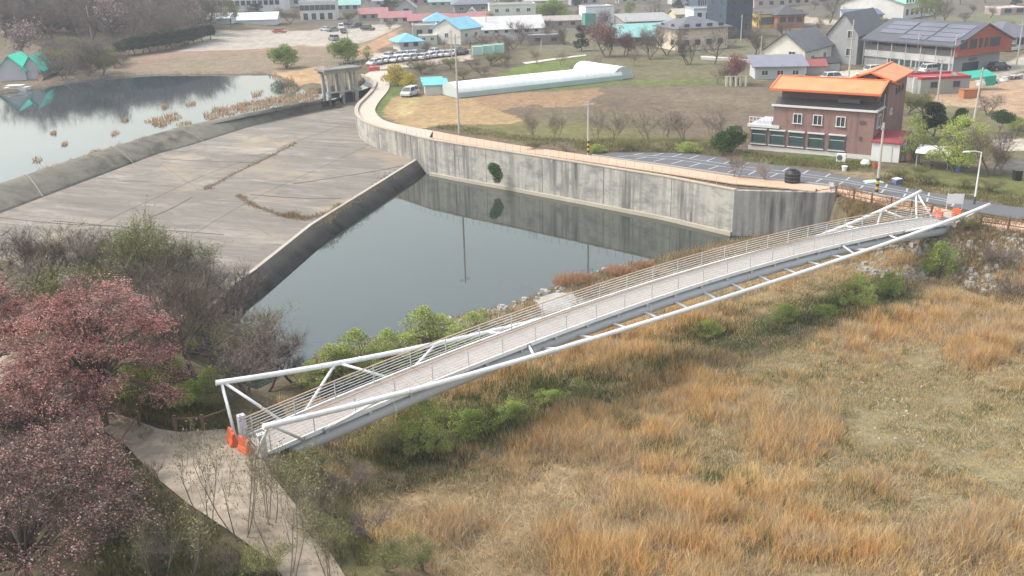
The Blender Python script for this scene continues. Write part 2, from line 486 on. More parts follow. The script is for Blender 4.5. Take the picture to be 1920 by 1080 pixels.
tag(np_mesh('ground', (np.stack([gxf, gyf, gz], 1), fc), 4, ground_material(), col=gcol, smooth=True), kind='structure')

# ------------------------------------------------------------------ water
def water_material(name, body, rough, ripple, ior=1.38):
    m, n, l, b = new_mat(name)
    v = coord(n, l)
    f = noise(n, l, v, 0.06, 3, 0.5)
    l.new(mixrgb(n, l, mul(body, 0.85), mul(body, 1.15), f), b.inputs['Base Color'])
    b.inputs['Roughness'].default_value = rough
    b.inputs['IOR'].default_value = ior
    b.inputs['Specular IOR Level'].default_value = 0.5
    bp = n.new('ShaderNodeBump'); bp.inputs['Strength'].default_value = ripple; bp.inputs['Distance'].default_value = 0.02
    l.new(noise(n, l, v, 1.3, 3, 0.5, 0, 1), bp.inputs['Height']); l.new(bp.outputs[0], b.inputs['Normal'])
    return m
def sheet(name, pts, z, mat, kind='structure'):
    mb = MB(); mb.add([(p[0], p[1], z) for p in pts], [tuple(range(len(pts)))])
    o = mb.build(name, mat)
    if o.data.polygons[0].normal.z < 0: o.data.flip_normals()
    if kind: tag(o, kind=kind)
    return o
sheet('pool_water', [(-34, 50), (-2, 55), (40, 85), (46, 104), (-6, 150), (-22, 150), (-34, 100)], 0.0, water_material('pool_water', (0.022, 0.030, 0.024), 0.03, 0.10, 1.85))
lk = [tuple(P(628, 184, 4.2)[:2])] + [tuple(P(q[0], q[1], 4.2)[:2] + np.array([0.35, -0.1])) for q in [(560,196),(300,250),(150,296),(0,345)]] + [(-76, 60), (-260, 60), (-260, 330), (-120, 260), (-30, 250), (-24, 205)]
sheet('reservoir_water', lk, LZ, water_material('reservoir_water', (0.036, 0.052, 0.064), 0.035, 0.14, 1.80))

# ------------------------------------------------------------------ paths, car park
concrete = M('path_concrete', (0.47, 0.415, 0.345), 0.9, 0.20, 1.2, 0.2, bump=0.2)
def strip(name, a, b, z, mat, th=0.12):
    mb = MB()
    n = len(a)
    vs = [(p[0], p[1], z) for p in a] + [(p[0], p[1], z) for p in b] + [(p[0], p[1], z - th) for p in a] + [(p[0], p[1], z - th) for p in b]
    fs = []
    for i in range(n - 1):
        fs += [(i, i + 1, n + i + 1, n + i), (2 * n + i, 2 * n + i + 1, i + 1, i), (n + i, n + i + 1, 3 * n + i + 1, 3 * n + i)]
    mb.add(vs, fs)
    return tag(mb.build(name, mat), kind='structure')
def dense(line, n=6):
    line = np.array(line, float); o = []
    for i in range(len(line) - 1):
        for k in range(n): o.append(line[i] + (line[i + 1] - line[i]) * k / n)
    o.append(line[-1]); return np.array(o)
def smooth_line(pts, k=3):
    pts = np.array(pts, float)
    for _ in range(k):
        q = [pts[0]]
        for i in range(len(pts) - 1):
            q.append(pts[i] * 0.75 + pts[i + 1] * 0.25); q.append(pts[i] * 0.25 + pts[i + 1] * 0.75)
        q.append(pts[-1]); pts = np.array(q)
    return pts
def offset_line(line, d_):
    o_ = []
    for i in range(len(line)):
        t = line[min(i + 1, len(line) - 1)] - line[max(i - 1, 0)]; t = t / np.linalg.norm(t); o_.append(line[i] + np.array([-t[1], t[0]]) * d_)
    return np.array(o_)
path_in = offset_line(smooth_line(WALL[:10]), 0.5)
path_out = smooth_line(pp([(722,118),(728,134),(732,158),(728,170),(712,188),(702,204),(706,214),(716,224),(740,232),(778,239),(812,245)], 4.75))
path_in, path_out = [np.stack([np.interp(np.linspace(0, 1, 120), np.linspace(0, 1, len(q)), q[:, k]) for k in (0, 1)], 1) for q in (path_in, path_out)]
strip('concrete_path', path_in, path_out, 4.75, concrete)
# salmon paved walkway along the wall, turning to the bridge head and on to the right
walk_a = pp([(805,257.5),(860,267),(960,282),(1100,302),(1250,324.5),(1377,344),(1480,353),(1560,362),(1640,381),(1730,399),(1790,413),(1860,424),(1960,442),(2100,470)], 4.75)
walk_b = pp([(812,245),(862,254.5),(960,270.5),(1100,290.5),(1250,311.5),(1377,331),(1480,341),(1560,350),(1640,366),(1730,383),(1800,398),(1870,409),(1960,426),(2100,452)], 4.75)
def paver_material():
    m, n, l, b = new_mat('salmon_pavers')
    v = coord(n, l)
    br = n.new('ShaderNodeTexBrick')
    br.inputs['Scale'].default_value = 1.0; br.inputs['Brick Width'].default_value = 1.1; br.inputs['Row Height'].default_value = 0.55
    br.inputs['Mortar Size'].default_value = 0.03
    br.inputs['Color1'].default_value = (0.60, 0.36, 0.25, 1); br.inputs['Color2'].default_value = (0.54, 0.32, 0.215, 1); br.inputs['Mortar'].default_value = (0.36, 0.25, 0.19, 1)
    l.new(v, br.inputs['Vector'])
    c = mixrgb(n, l, br.outputs['Color'], (0.50, 0.38, 0.30), noise(n, l, v, 0.5, 4, 0.6, 0.4, 0.9))
    l.new(c, b.inputs['Base Color']); b.inputs['Roughness'].default_value = 0.9; b.inputs['Specular IOR Level'].default_value = 0.2
    return m
strip('paved_walkway', walk_a, walk_b, 4.75, paver_material())
asphalt = M('asphalt', (0.125, 0.125, 0.135), 0.9, 0.22, 1.5, 0.25, bump=0.1)
lot_f = pp([(1125,290.5),(1250,308),(1377,327),(1480,337.5),(1560,346),(1640,361),(1730,378),(1800,391),(1960,420),(2100,446)], 4.64)
lot_r = pp([(1150,286),(1290,287),(1400,303),(1500,316),(1575,328),(1640,340),(1720,356),(1800,372),(1960,396),(2100,420)], 4.64)
strip('car_park', lot_f, lot_r, 4.66, asphalt)
kb = MB(); kb.ribbon([(p[0], p[1], 4.72) for p in pp([(1110,290.8),(1250,310),(1377,329),(1480,339.5),(1560,348),(1640,364),(1730,380.5)], 4.7)], 0.18, 0.16)
tag(kb.build('car_park_kerb', M('kerb_stone', (0.42, 0.40, 0.37), 0.9)), kind='structure')
# white stall lines: two rows of slanted stalls
mk = MB()
fl, rl = dense(lot_f[:8], 40), dense(lot_r[:8], 40)
fl = np.array([np.interp(np.linspace(0, 1, 400), np.linspace(0, 1, len(fl)), fl[:, k]) for k in (0, 1)]).T
rl = np.array([np.interp(np.linspace(0, 1, 400), np.linspace(0, 1, len(rl)), rl[:, k]) for k in (0, 1)]).T
acc, last = 0.0, fl[0]
for i in range(14, 400):
    acc += np.linalg.norm(fl[i] - last); last = fl[i]
    if acc < 2.5: continue
    acc = 0.0
    for t0, t1 in ((0.06, 0.40), (0.60, 0.94)):
        j0, j1 = min(399, int(i + 10 * t0)), min(399, int(i + 10 * t1))
        a = fl[j0] + (rl[j0] - fl[j0]) * t0; b = fl[j1] + (rl[j1] - fl[j1]) * t1
        if 120 < i < 150 and t0 > .5: continue
        mk.ribbon([(a[0], a[1], 4.667), (b[0], b[1], 4.667)], 0.17, 0.012)
for t in (0.40, 0.60):
    mk.ribbon([(*(fl[i] + (rl[i] - fl[i]) * t), 4.667) for i in range(20, 400, 6)], 0.10, 0.010)
tag(mk.build('parking_lines', M('road_paint', (0.44, 0.44, 0.44), 0.8, 0.3, 3.0)), kind='structure')
# track on the left bank
left_path = pp([(-120,640),(0,645),(50,668),(120,722),(205,772),(300,806),(340,812),(420,806),(462,822),(486,850),(510,892),(568,965),(618,1035),(672,1120),
                (560,1120),(505,1050),(428,995),(352,945),(288,892),(234,834),(190,806),(110,768),(50,728),(-120,720)], BZ)
dirt_path = M('dirt_track', (0.360, 0.298, 0.230), 0.95, 0.42, 1.6, 0.15, dirt=(0.200, 0.165, 0.128), bump=0.3)
def draped(name, px_line, z0, mat, lift=0.06):
    q = pp(px_line, z0); q = smooth_line(np.vstack([q, q[:1]]), 2)[:-1]; c_ = q.mean(0); mb = MB(); n_ = len(q)
    rings = [c_ + (q - c_) * k for k in (1.0, .8, .6, .4, .2)]
    vs = [(x_, y_, hz(x_, y_) + (lift if j else -.05)) for j, r_ in enumerate(rings) for x_, y_ in r_] + [(c_[0], c_[1], hz(*c_) + lift)]
    fs = [(j * n_ + i, j * n_ + (i + 1) % n_, (j + 1) * n_ + (i + 1) % n_, (j + 1) * n_ + i) for j in range(4) for i in range(n_)] + [(4 * n_ + i, 4 * n_ + (i + 1) % n_, 5 * n_) for i in range(n_)]
    mb.add(vs, fs); return tag(mb.build(name, mat, smooth=True), kind='structure')
gravel = M('pale_gravel', (.40, .385, .36), .95, .35, 5.0, .1, dirt=(.27, .25, .22))
draped('gravel_patch', [(1003,572),(1030,553),(1068,556),(1078,574),(1054,592),(1014,592)], .7, gravel)
draped('gravel_bank', [(716,655),(760,634),(812,628),(830,640),(790,654),(740,668)], .5, gravel)
0 and sheet('gravel_patch', [(q[0], q[1]) for q in smooth_line(pp([(1003,566),(1030,550),(1068,553),(1076,572),(1052,592),(1012,590),(1003,566)], .9), 2)[:-1]], 1.02, M('pale_gravel', (.40, .385, .36), .95, .3, 3.0, .1))
sheet('left_bank_path', left_path, BZ + 0.05, dirt_path)

# ------------------------------------------------------------------ retaining wall along the right bank
def stained_concrete(name, base, dark, streak=1.0, band=None, dirscale=(1.6, 1.6, 0.10), lo=0.42, hi=0.66, blotch=False):
    m, n, l, b = new_mat(name)
    v = coord(n, l, dirscale)
    f = noise(n, l, v, 1.0, 6, 0.62, lo, hi)
    big = noise(n, l, coord(n, l, (0.16, 0.16, 0.10)), 1.0, 3, 0.5, 0.32, 0.68)
    fine = noise(n, l, coord(n, l), 2.2, 5, 0.65)
    c = mixrgb(n, l, base, mul(base, 0.78), fine)
    mm = n.new('ShaderNodeMath'); mm.operation = 'MULTIPLY'; l.new(f, mm.inputs[0]); l.new(big, mm.inputs[1])
    m2 = n.new('ShaderNodeMath'); m2.operation = 'MULTIPLY'; l.new(mm.outputs[0], m2.inputs[0]); m2.inputs[1].default_value = streak
    c = mixrgb(n, l, c, dark, m2.outputs[0])
    if blotch:
        bl = noise(n, l, coord(n, l, (0.35, 0.35, 0.7)), 1.0, 7, 0.7, 0.48, 0.68)
        c = mixrgb(n, l, c, mul(dark, 1.9), bl)
    l.new(c, b.inputs['Base Color']); b.inputs['Roughness'].default_value = 0.92; b.inputs['Specular IOR Level'].default_value = 0.2
    bp = n.new('ShaderNodeBump'); bp.inputs['Strength'].default_value = 0.25; bp.inputs['Distance'].default_value = 0.03
    l.new(fine, bp.inputs['Height']); l.new(bp.outputs[0], b.inputs['Normal'])
    return m
wall_mat = stained_concrete('stained_wall_concrete', (0.455, 0.430, 0.385), (0.105, 0.100, 0.098), 1.35, lo=0.40, hi=0.62, blotch=True)
wt = thing('retaining_wall', 'long pale grey streaked concrete river wall along the salmon walkway', 'wall', (0, 0, 0))
wl_s = smooth_line(WALL[:9], 3); wl_s = np.array(list(wl_s) + list(WALL[9:15]))
corner = WALL[14]; endp = WALL[15]
def wallstrip(name, line, z0, z1, th, mat, batter=0.0):
    mb = MB(); bk = back(line, th); n = len(line)
    fr = back(line, -batter)
    vs = [(*p, z0) for p in fr] + [(*p, z1) for p in line] + [(*p, z1) for p in bk] + [(*p, z0) for p in bk]
    fs = []
    for i in range(n - 1):
        for k in range(4):
            fs.append((k * n + i, k * n + i + 1, ((k + 1) % 4) * n + i + 1, ((k + 1) % 4) * n + i))
    fs += [(0, n, 2 * n, 3 * n), (n - 1, 4 * n - 1, 3 * n - 1, 2 * n - 1)]
    mb.add(vs, fs); return mb.build(name, mat, wt)
wallstrip('river_face', wl_s, -1.2, 5.0, 0.55, wall_mat)
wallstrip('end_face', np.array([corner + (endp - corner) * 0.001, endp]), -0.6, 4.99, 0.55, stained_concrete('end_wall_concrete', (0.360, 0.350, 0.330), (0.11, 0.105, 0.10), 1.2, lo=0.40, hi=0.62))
e2 = endp + np.array([1.2, 5.0])
wallstrip('return_face', np.array([endp, e2]), -0.6, 4.98, 0.5, wall_mat)
wallstrip('footing', np.array([p for p in back(wl_s, -0.35) if p[1] < 131]), -1.0, 0.42, 0.45, M('footing_concrete', (0.43, 0.385, 0.31), 0.9, 0.25, 1.0))
cop = MB(); cop.ribbon([(p[0], p[1], 5.03) for p in back(wl_s, 0.25)], 0.62, 0.12)
cop.build('coping', M('coping_concrete', (0.43, 0.36, 0.28), 0.9, 0.3, 1.0), wt)
wpos = np.concatenate([[0], np.cumsum(np.linalg.norm(np.diff(wl_s, axis=0), axis=1))])
for s_ in np.arange(62, wpos[-1] - 2, 9.6):
    p_ = np.array([np.interp(s_, wpos, wl_s[:, 0]), np.interp(s_, wpos, wl_s[:, 1])]); p2 = np.array([np.interp(s_ + .1, wpos, wl_s[:, 0]), np.interp(s_ + .1, wpos, wl_s[:, 1])])
    mb = MB(); mb.path([(*p_, 0.5), (*p_, 4.94)], 0.035, 4); mb.build('pour_joint', M('dark_joint', (.13, .12, .11), .9), wt)
# low wire fence of thin posts behind the coping
fe = thing('wire_fence', 'low thin wire fence on top of the long river wall', 'fence', (0, 0, 0))
fl2 = [p for p in dense(back(WALL[8:15], 0.25), 30)]
L_ = np.concatenate([[0], np.cumsum([np.linalg.norm(fl2[i + 1] - fl2[i]) for i in range(len(fl2) - 1)])])
fpm = M('fence_steel', (0.36, 0.33, 0.30), 0.6, 0.15, 3.0)
nf = 44
fpts = [np.array([np.interp(s, L_, [q[0] for q in fl2]), np.interp(s, L_, [q[1] for q in fl2]), 5.09]) for s in np.linspace(0, L_[-1], nf)]
for p in fpts:
    mb = MB(); mb.path([p, p + [0, 0, 0.95]], 0.022, 5); mb.build('post', fpm, fe)
for hgt_ in (0.45, 0.9):
    mb = MB(); mb.path([p + np.array([0, 0, hgt_]) for p in fpts], 0.009, 4); mb.build('wire', fpm, fe)

# ------------------------------------------------------------------ weir: crest, sloping apron, end sill
we = thing('weir', 'broad pale concrete weir apron below a dark sloping crest', 'weir', (0, 0, 0))
def resample(line, n):
    line = np.array(line, float)
    s = np.concatenate([[0], np.cumsum(np.linalg.norm(np.diff(line, axis=0), axis=1))])
    t = np.linspace(0, s[-1], n)
    return np.stack([np.interp(t, s, line[:, k]) for k in range(line.shape[1])], 1)
Zb, Ze = 2.5, 1.4
up_l = resample([P(*q, Zb) for q in [(-260,470),(-60,424),(0,400),(300,287),(620,193),(684,190)]], 90)
dn_l = resample([P(*q, Ze) for q in [(180,800),(330,650),(445,533),(480,510),(587,424),(800,291),(826,290)]], 90)
NA = 60
ap = np.array([[up_l[i] * (1 - t) + dn_l[i] * t for t in np.linspace(0, 1, NA)] for i in range(90)])
ap[:, :, 2] += 0.05 * (fbm(ap[:, :, 0] * 0.2, ap[:, :, 1] * 0.2) - 0.5)
ai = np.arange(90 * NA).reshape(90, NA)
afc = np.stack([ai[:-1, :-1], ai[1:, :-1], ai[1:, 1:], ai[:-1, 1:]], -1).reshape(-1, 4)
fd = np.array([0.952, -0.305])   # flow direction
def apron_material():
    m, n, l, b = new_mat('apron_concrete')
    ang = math.atan2(fd[1], fd[0])
    tc = n.new('ShaderNodeTexCoord')
    mp0 = n.new('ShaderNodeMapping'); mp0.inputs['Rotation'].default_value = (0, 0, -ang); l.new(tc.outputs['Object'], mp0.inputs['Vector'])
    def sc(x, y):
        mp = n.new('ShaderNodeMapping'); mp.inputs['Scale'].default_value = (x, y, 1); l.new(mp0.outputs[0], mp.inputs['Vector']); return mp.outputs[0]
    s1 = noise(n, l, sc(0.055, 0.42), 1.0, 8, 0.72, 0.38, 0.66, 0.9)
    s2 = noise(n, l, sc(0.022, 0.17), 1.0, 5, 0.6, 0.38, 0.62, 0.3)
    s3 = noise(n, l, sc(0.6, 1.6), 1.0, 6, 0.7, 0.3, 0.75)
    c = mixrgb(n, l, (0.305, 0.275, 0.236), (0.108, 0.094, 0.080), s1)
    c = mixrgb(n, l, c, (0.172, 0.153, 0.133), s2)
    mm = n.new('ShaderNodeMath'); mm.operation = 'MULTIPLY'; l.new(s3, mm.inputs[0]); mm.inputs[1].default_value = 0.55
    c = mixrgb(n, l, c, (0.140, 0.120, 0.102), mm.outputs[0])
    s4 = noise(n, l, sc(0.10, 3.2), 1.0, 6, 0.7, 0.46, 0.66)
    m4 = n.new('ShaderNodeMath'); m4.operation = 'MULTIPLY'; l.new(s4, m4.inputs[0]); m4.inputs[1].default_value = 0.16
    c = mixrgb(n, l, c, (0.43, 0.40, 0.36), m4.outputs[0])
    big = noise(n, l, coord(n, l), 0.09, 4, 0.6, 0.5, 0.72)
    c = mixrgb(n, l, c, (0.320, 0.255, 0.180), big)
    bl = noise(n, l, coord(n, l), 0.35, 8, 0.75, 0.52, 0.70, 0.6)
    mb_ = n.new('ShaderNodeMath'); mb_.operation = 'MULTIPLY'; l.new(bl, mb_.inputs[0]); mb_.inputs[1].default_value = 0.6
    c = mixrgb(n, l, c, (0.120, 0.102, 0.086), mb_.outputs[0])
    pl_ = noise(n, l, sc(0.10, 0.25), 1.0, 7, 0.7, 0.55, 0.72, 0.8)
    mp_ = n.new('ShaderNodeMath'); mp_.operation = 'MULTIPLY'; l.new(pl_, mp_.inputs[0]); mp_.inputs[1].default_value = 0.6
    c = mixrgb(n, l, c, (0.385, 0.355, 0.315), mp_.outputs[0])
    l.new(c, b.inputs['Base Color']); b.inputs['Roughness'].default_value = 0.93; b.inputs['Specular IOR Level'].default_value = 0.15
    bp = n.new('ShaderNodeBump'); bp.inputs['Strength'].default_value = 0.3; bp.inputs['Distance'].default_value = 0.05
    l.new(s3, bp.inputs['Height']); l.new(bp.outputs[0], b.inputs['Normal'])
    return m
apron = np_mesh('apron', (ap.reshape(-1, 3), afc), 4, apron_material(), we, smooth=True)
# crest: an ogee-like body between lake and apron
top_l = resample([P(*q, 4.2) for q in [(-260,414),(-60,366),(0,347),(150,297),(300,251),(352,237),(480,210),(604,186)]], 90)
bas_l = resample([P(*q, Zb) for q in [(-260,470),(-60,424),(0,400),(150,342),(300,287),(356,273),(480,234),(612,197)]], 90)
cd = (bas_l - top_l); cd[:, 2] = 0; cl = np.linalg.norm(cd, axis=1)[:, None]; cu = cd / cl
prof = [(-0.75, -2.0), (-0.72, 0.0), (-0.35, 0.14), (0.1, 0.10), (0.30, -0.15), (0.62, -0.75), (0.9, -1.45), (1.0, -1.75), (1.0, -2.6)]
cv = []
for i in range(90):
    k = max(cl[i, 0], 1.0)
    for a, z in prof:
        q = top_l[i] + cu[i] * (a if a < 0 else a * k); cv.append((q[0], q[1], 4.2 + z))
npf = len(prof); ci = np.arange(90 * npf).reshape(90, npf)
cfc = np.stack([ci[:-1, :-1], ci[1:, :-1], ci[1:, 1:], ci[:-1, 1:]], -1).reshape(-1, 4)
crest_mat = stained_concrete('mossy_crest_concrete', (0.195, 0.180, 0.145), (0.070, 0.062, 0.053), 1.1, dirscale=(0.5, 0.5, 0.5))
np_mesh('crest', (np.array(cv), cfc), 4, crest_mat, we, smooth=False)
# raised joint ribs across the crest
for px0, i in ((352, 55), (250, 40), (20, 22), (560, 77)):
    mb = MB(); pts = [np.array(cv[i * npf + j]) + np.array([0, 0, 0.05]) for j in range(1, npf - 1)]
    mb.ribbon(pts, 0.16, 0.10); mb.build('joint_rib', M('pale_joint', (0.255, 0.236, 0.20), 0.9), we)
# low plinth strip at the crest toe
# end sill: sloped dark face at the pool with a pale lip
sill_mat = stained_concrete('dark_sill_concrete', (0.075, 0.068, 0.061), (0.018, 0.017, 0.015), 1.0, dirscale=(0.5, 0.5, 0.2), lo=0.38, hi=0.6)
dl = dn_l[6:88]
fw = []
for i in range(len(dl)):
    t = dl[min(i + 1, len(dl) - 1)] - dl[max(i - 1, 0)]
    t /= np.linalg.norm(t); fw.append(np.array([t[1], -t[0], 0]))
fw = np.array(fw)
sv = []
for i in range(len(dl)):
    q, w = dl[i], fw[i]
    for a, z in ((-0.5, Ze + 0.0), (-0.5, Ze + 0.16), (0.05, Ze + 0.16), (1.75, 0.10), (1.75, -1.0)):
        sv.append((q[0] + w[0] * a, q[1] + w[1] * a, z))
si = np.arange(len(dl) * 5).reshape(-1, 5)
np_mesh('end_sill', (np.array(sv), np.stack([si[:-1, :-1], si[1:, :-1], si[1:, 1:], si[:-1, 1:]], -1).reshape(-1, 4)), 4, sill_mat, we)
lp = MB(); lp.ribbon([(q[0] - w[0] * 0.25, q[1] - w[1] * 0.25, Ze + 0.18) for q, w in zip(dl, fw)], 0.42, 0.08)
lp.build('lip', M('sill_lip', (0.42, 0.38, 0.32), 0.9, 0.3, 1.0), we)
# damp, overgrown expansion joints on the apron
def on_apron(px, py):
    z = 2.0
    for _ in range(4):
        q = P(px, py, z)
        d = np.hypot(ap[:, :, 0] - q[0], ap[:, :, 1] - q[1]); i = np.unravel_index(np.argmin(d), d.shape); z = ap[i][2]
    return np.array([q[0], q[1], z])
jm = M('mossy_joint', (0.165, 0.140, 0.105), 0.95, 0.3, 2.0)
JOINTS = [[(384,356),(440,325),(500,296),(556,268)], [(195,450),(270,412),(312,396),(360,370)], [(300,298),(400,303),(480,305)], [(0,408),(110,420),(200,424)], [(446,366),(470,384),(520,402),(545,408)], [(100,414),(230,426),(420,440)],
          [(470,365),(560,372),(640,372)], [(550,345),(700,322),(760,310)]]
sj = M('slab_joint', (0.185, 0.163, 0.140), 0.95, 0.3, 2.0)
for t_ in (0.36, 0.68):
    k_ = int(t_ * (NA - 1)); mb = MB(); mb.ribbon([ap[i, k_] + np.array([0, 0, .004]) for i in range(14, 89, 3)], 0.07, 0.03); mb.build('slab_joint', sj, we)
for i in (40, 62):
    mb = MB(); mb.ribbon([ap[i, k] + np.array([0, 0, .003]) for k in range(2, NA - 2, 4)], 0.06, 0.025); mb.build('slab_joint', sj, we)
for ln in JOINTS:
    mb = MB(); mb.ribbon([on_apron(*q) + [0, 0, 0.01] for q in smooth_line(ln, 1)], 0.12, 0.06); mb.build('expansion_joint', jm, we)

# ------------------------------------------------------------------ sluice gate tower at the head of the weir
g0 = P(640, 186, 3.2); gr = math.atan2(*(P(668, 183, 3.2) - P(612, 190, 3.2))[[1, 0]])
gt = thing('sluice_gate', 'weathered concrete sluice gate tower with flat deck at the weir', 'sluice gate', (g0[0], g0[1], 2.2), gr)
gm = stained_concrete('tower_concrete', (0.42, 0.40, 0.36), (0.12, 0.115, 0.105), 0.9, dirscale=(1.2, 1.2, 0.2))
gdk = stained_concrete('deck_concrete', (0.26, 0.25, 0.235), (0.09, 0.085, 0.08), 1.0, dirscale=(0.6, 0.6, 0.6))
for x in (-2.9, 0.0, 2.9):
    for y in (-0.9, 1.3):
        mb = MB(); mb.box((x, y, 3.1), (0.55, 0.6, 6.6)); mb.build('column', gm, gt)
mb = MB(); mb.box((0.0, 0.2, 6.75), (8.0, 4.0, 0.4)); mb.build('deck_slab', gdk, gt)
for y in (-0.9, 1.3):
    mb = MB(); mb.box((0, y, 6.28), (7.4, 0.45, 0.5)); mb.build('beam', gm, gt)
for x in (-1.45, 1.45):
    mb = MB(); mb.box((x, 0.2, 1.1), (2.3, 0.16, 2.4))
    for k in range(4): mb.box((x, 0.09, 0.2 + 0.6 * k), (2.3, 0.1, 0.1))
    mb.build('gate_leaf', M('dark_gate_steel', (0.055, 0.055, 0.055), 0.6), gt)
    mb = MB(); mb.path([(x, 0.2, 2.3), (x, 0.2, 6.6)], 0.05, 6); mb.build('lifting_rod', M('dark_gate_steel', (0.06, 0.06, 0.06), 0.6), gt)
mb = MB(); mb.box((0, -1.15, 2.6), (7.0, 0.25, 0.3)); mb.build('sill_beam', gm, gt)
rm_ = M('thin_grey_steel', (0.40, 0.40, 0.39), 0.6)
for k in range(9):
    x = -3.8 + k * 0.95
    for y in (-1.6, 2.0):
        mb = MB(); mb.path([(x, y, 6.9), (x, y, 8.1)], 0.025, 4); mb.build('deck_rail_post', rm_, gt)
for z in (7.5, 8.08):
    mb = MB(); mb.path([(-3.9, -1.6, z), (3.9, -1.6, z)], 0.022, 4); mb.path([(-3.9, 2.0, z), (3.9, 2.0, z)], 0.022, 4); mb.build('deck_rail', rm_, gt)

# ------------------------------------------------------------------ footbridge
BA, BB = np.array([-13.3, 44.4]), np.array([40.9, 84.0])
BL = float(np.linalg.norm(BB - BA)); bu = (BB - BA) / BL; bn = np.array([-bu[1], bu[0]])
BW = 2.7
bo = BA + bn * BW / 2
br = thing('footbridge', 'white steel footbridge with arched deck and outrigger tubes over the river', 'bridge', (bo[0], bo[1], 5.0), math.atan2(bu[1], bu[0]))
def dz(s): t = s / BL; return 7.6 * t * (1 - t)
white = M('bridge_white_paint', (0.80, 0.80, 0.79), 0.38, 0.12, 1.6, 0.5, dirt=(0.64, 0.62, 0.58))
white = stained_concrete('bridge_white_paint_worn', (0.80, 0.80, 0.79), (0.46, 0.42, 0.36), 0.42, dirscale=(0.7, 3.0, 3.0), lo=0.5, hi=0.75)
white.node_tree.nodes['Principled BSDF'].inputs['Roughness'].default_value = 0.42; white.node_tree.nodes['Principled BSDF'].inputs['Specular IOR Level'].default_value = 0.45
for _n in white.node_tree.nodes:
    if _n.type == 'BUMP': _n.inputs['Strength'].default_value = 0.0
blue_grey = M('girder_paint', (0.50, 0.525, 0.57), 0.35, 0.08, 0.8, 0.5, dirt=(0.42, 0.43, 0.45))
deckm = stained_concrete('deck_boards', (0.40, 0.358, 0.325), (0.26, 0.222, 0.195), 1.0, dirscale=(8, 0.5, 1))
ss = np.linspace(0, BL, 61)
mb = MB(); mb.ribbon([(s, 0, dz(s) - 0.06) for s in ss], BW - 0.24, 0.12); mb.build('deck', deckm, br)
for y in (-1, 1):
    mb = MB(); mb.ribbon([(s, y * (BW / 2 - 0.06), dz(s) - 0.06) for s in ss], 0.12, 0.24); mb.build('edge_beam', white, br)
    mb = MB(); mb.path([(s, y * (BW / 2 - 0.62), dz(s) - 0.80) for s in np.linspace(-0.3, BL + 1.0, 61)], 0.43, 20); mb.build('main_girder', blue_grey, br, smooth=True)
for s in np.linspace(1.0, BL - 1.0, 25):
    mb = MB(); mb.box((s, 0, dz(s) - 0.30), (0.22, BW - 0.3, 0.34)); mb.build('cross_beam', blue_grey, br)
def tube_pt(s, side):
    q = 2 * s / BL - 1
    h = -1.18 - 0.409 * q + 2.928 * q * q - 0.072 * q ** 3 + 0.363 * q ** 4
    o = 0.865 - 0.083 * q + 1.034 * q * q + 0.081 * q ** 3
    return np.array([s, side * (BW / 2 + o), dz(s) + h])
flange = M('flange_steel', (0.62, 0.625, 0.63), 0.5, 0.15, 4.0, 0.4)
for y in (-1, 1):
    mb = MB(); mb.path([tube_pt(s, y) for s in np.linspace(-0.6, BL + 1.9, 81)], 0.158, 14); mb.build('outrigger_tube', white, br, smooth=True)
    edge = lambda s: np.array([s, y * (BW / 2 - 0.05), dz(min(max(s, 0), BL)) - 0.1])
    gird = lambda s: np.array([s, y * (BW / 2 - 0.40), dz(s) - 0.80])
    for a_, b_ in ((-0.3, -0.55), (-0.2, 2.2), (6.45, 3.5), (6.65, 9.1), (13.3, 10.8), (17.2, 17.7), (50.2, 50.0), (56.0, 56.6), (62.0, 58.95), (62.2, 64.1), (68.1, 65.3), (68.3, 67.8)):
        mb = MB(); mb.path([tube_pt(a_, y), edge(b_)], 0.088, 10); mb.build('brace', white, br, smooth=True)
        mb = MB(); q_ = edge(b_); mb.box((q_[0], q_[1], q_[2] + .03), (0.34, 0.10, 0.22)); mb.build('gusset_plate', flange, br)
    for s in np.linspace(19.2, 52.0, 12):
        mb = MB(); mb.path([tube_pt(s, y), gird(s - 0.3)], 0.095, 10); mb.build('outrigger_strut', white, br, smooth=True)
    for s in np.linspace(8.0, BL - 8.0, 6):
        p_ = tube_pt(s, y); p2 = tube_pt(s + .09, y); mb = MB(); mb.path([p_, p2], 0.185, 14); mb.build('tube_flange', flange, br)
        mb = MB(); mb.path([(s, y * (BW / 2 - 0.62), dz(s) - 0.80), (s + .12, y * (BW / 2 - 0.62), dz(s + .12) - 0.80)], 0.47, 20); mb.build('girder_flange', flange, br)
# railings
rail_w = M('railing_steel', (0.66, 0.66, 0.655), 0.4, 0.08, 3.0, 0.5)
rail_g = M('railing_post_steel', (0.56, 0.565, 0.57), 0.4, 0.08, 3.0, 0.5)
hand = M('timber_handrail', (0.50, 0.36, 0.26), 0.6, 0.2, 4.0)
NP = 27
for y in (-1, 1):
    ra = MB()
    yy = y * (BW / 2 - 0.10)
    for s in np.linspace(0.4, BL - 0.4, NP):
        mb = MB(); mb.path([(s, yy, dz(s) + 0.05), (s, yy, dz(s) + 1.0), (s, yy - y * 0.10, dz(s) + 1.14)], 0.034, 8); mb.build('railing_post', rail_g, br)
    for h in (0.22, 0.40, 0.58, 0.76, 0.94):
        mb = MB(); mb.path([(s, yy, dz(s) + h) for s in ss], 0.023, 6); mb.build('rail', rail_w, br)
    mb = MB(); mb.path([(s, yy - y * 0.10, dz(s) + 1.16) for s in ss], 0.042, 8); mb.build('handrail', hand, br)
# end posts with pale caps, left end
for y in (-1, 1):
    mb = MB(); mb.box((-0.1, y * (BW / 2 + 0.02), 0.55), (0.4, 0.34, 1.5)); mb.build('end_post', M('pale_end_post', (0.60, 0.59, 0.63), 0.5), br)
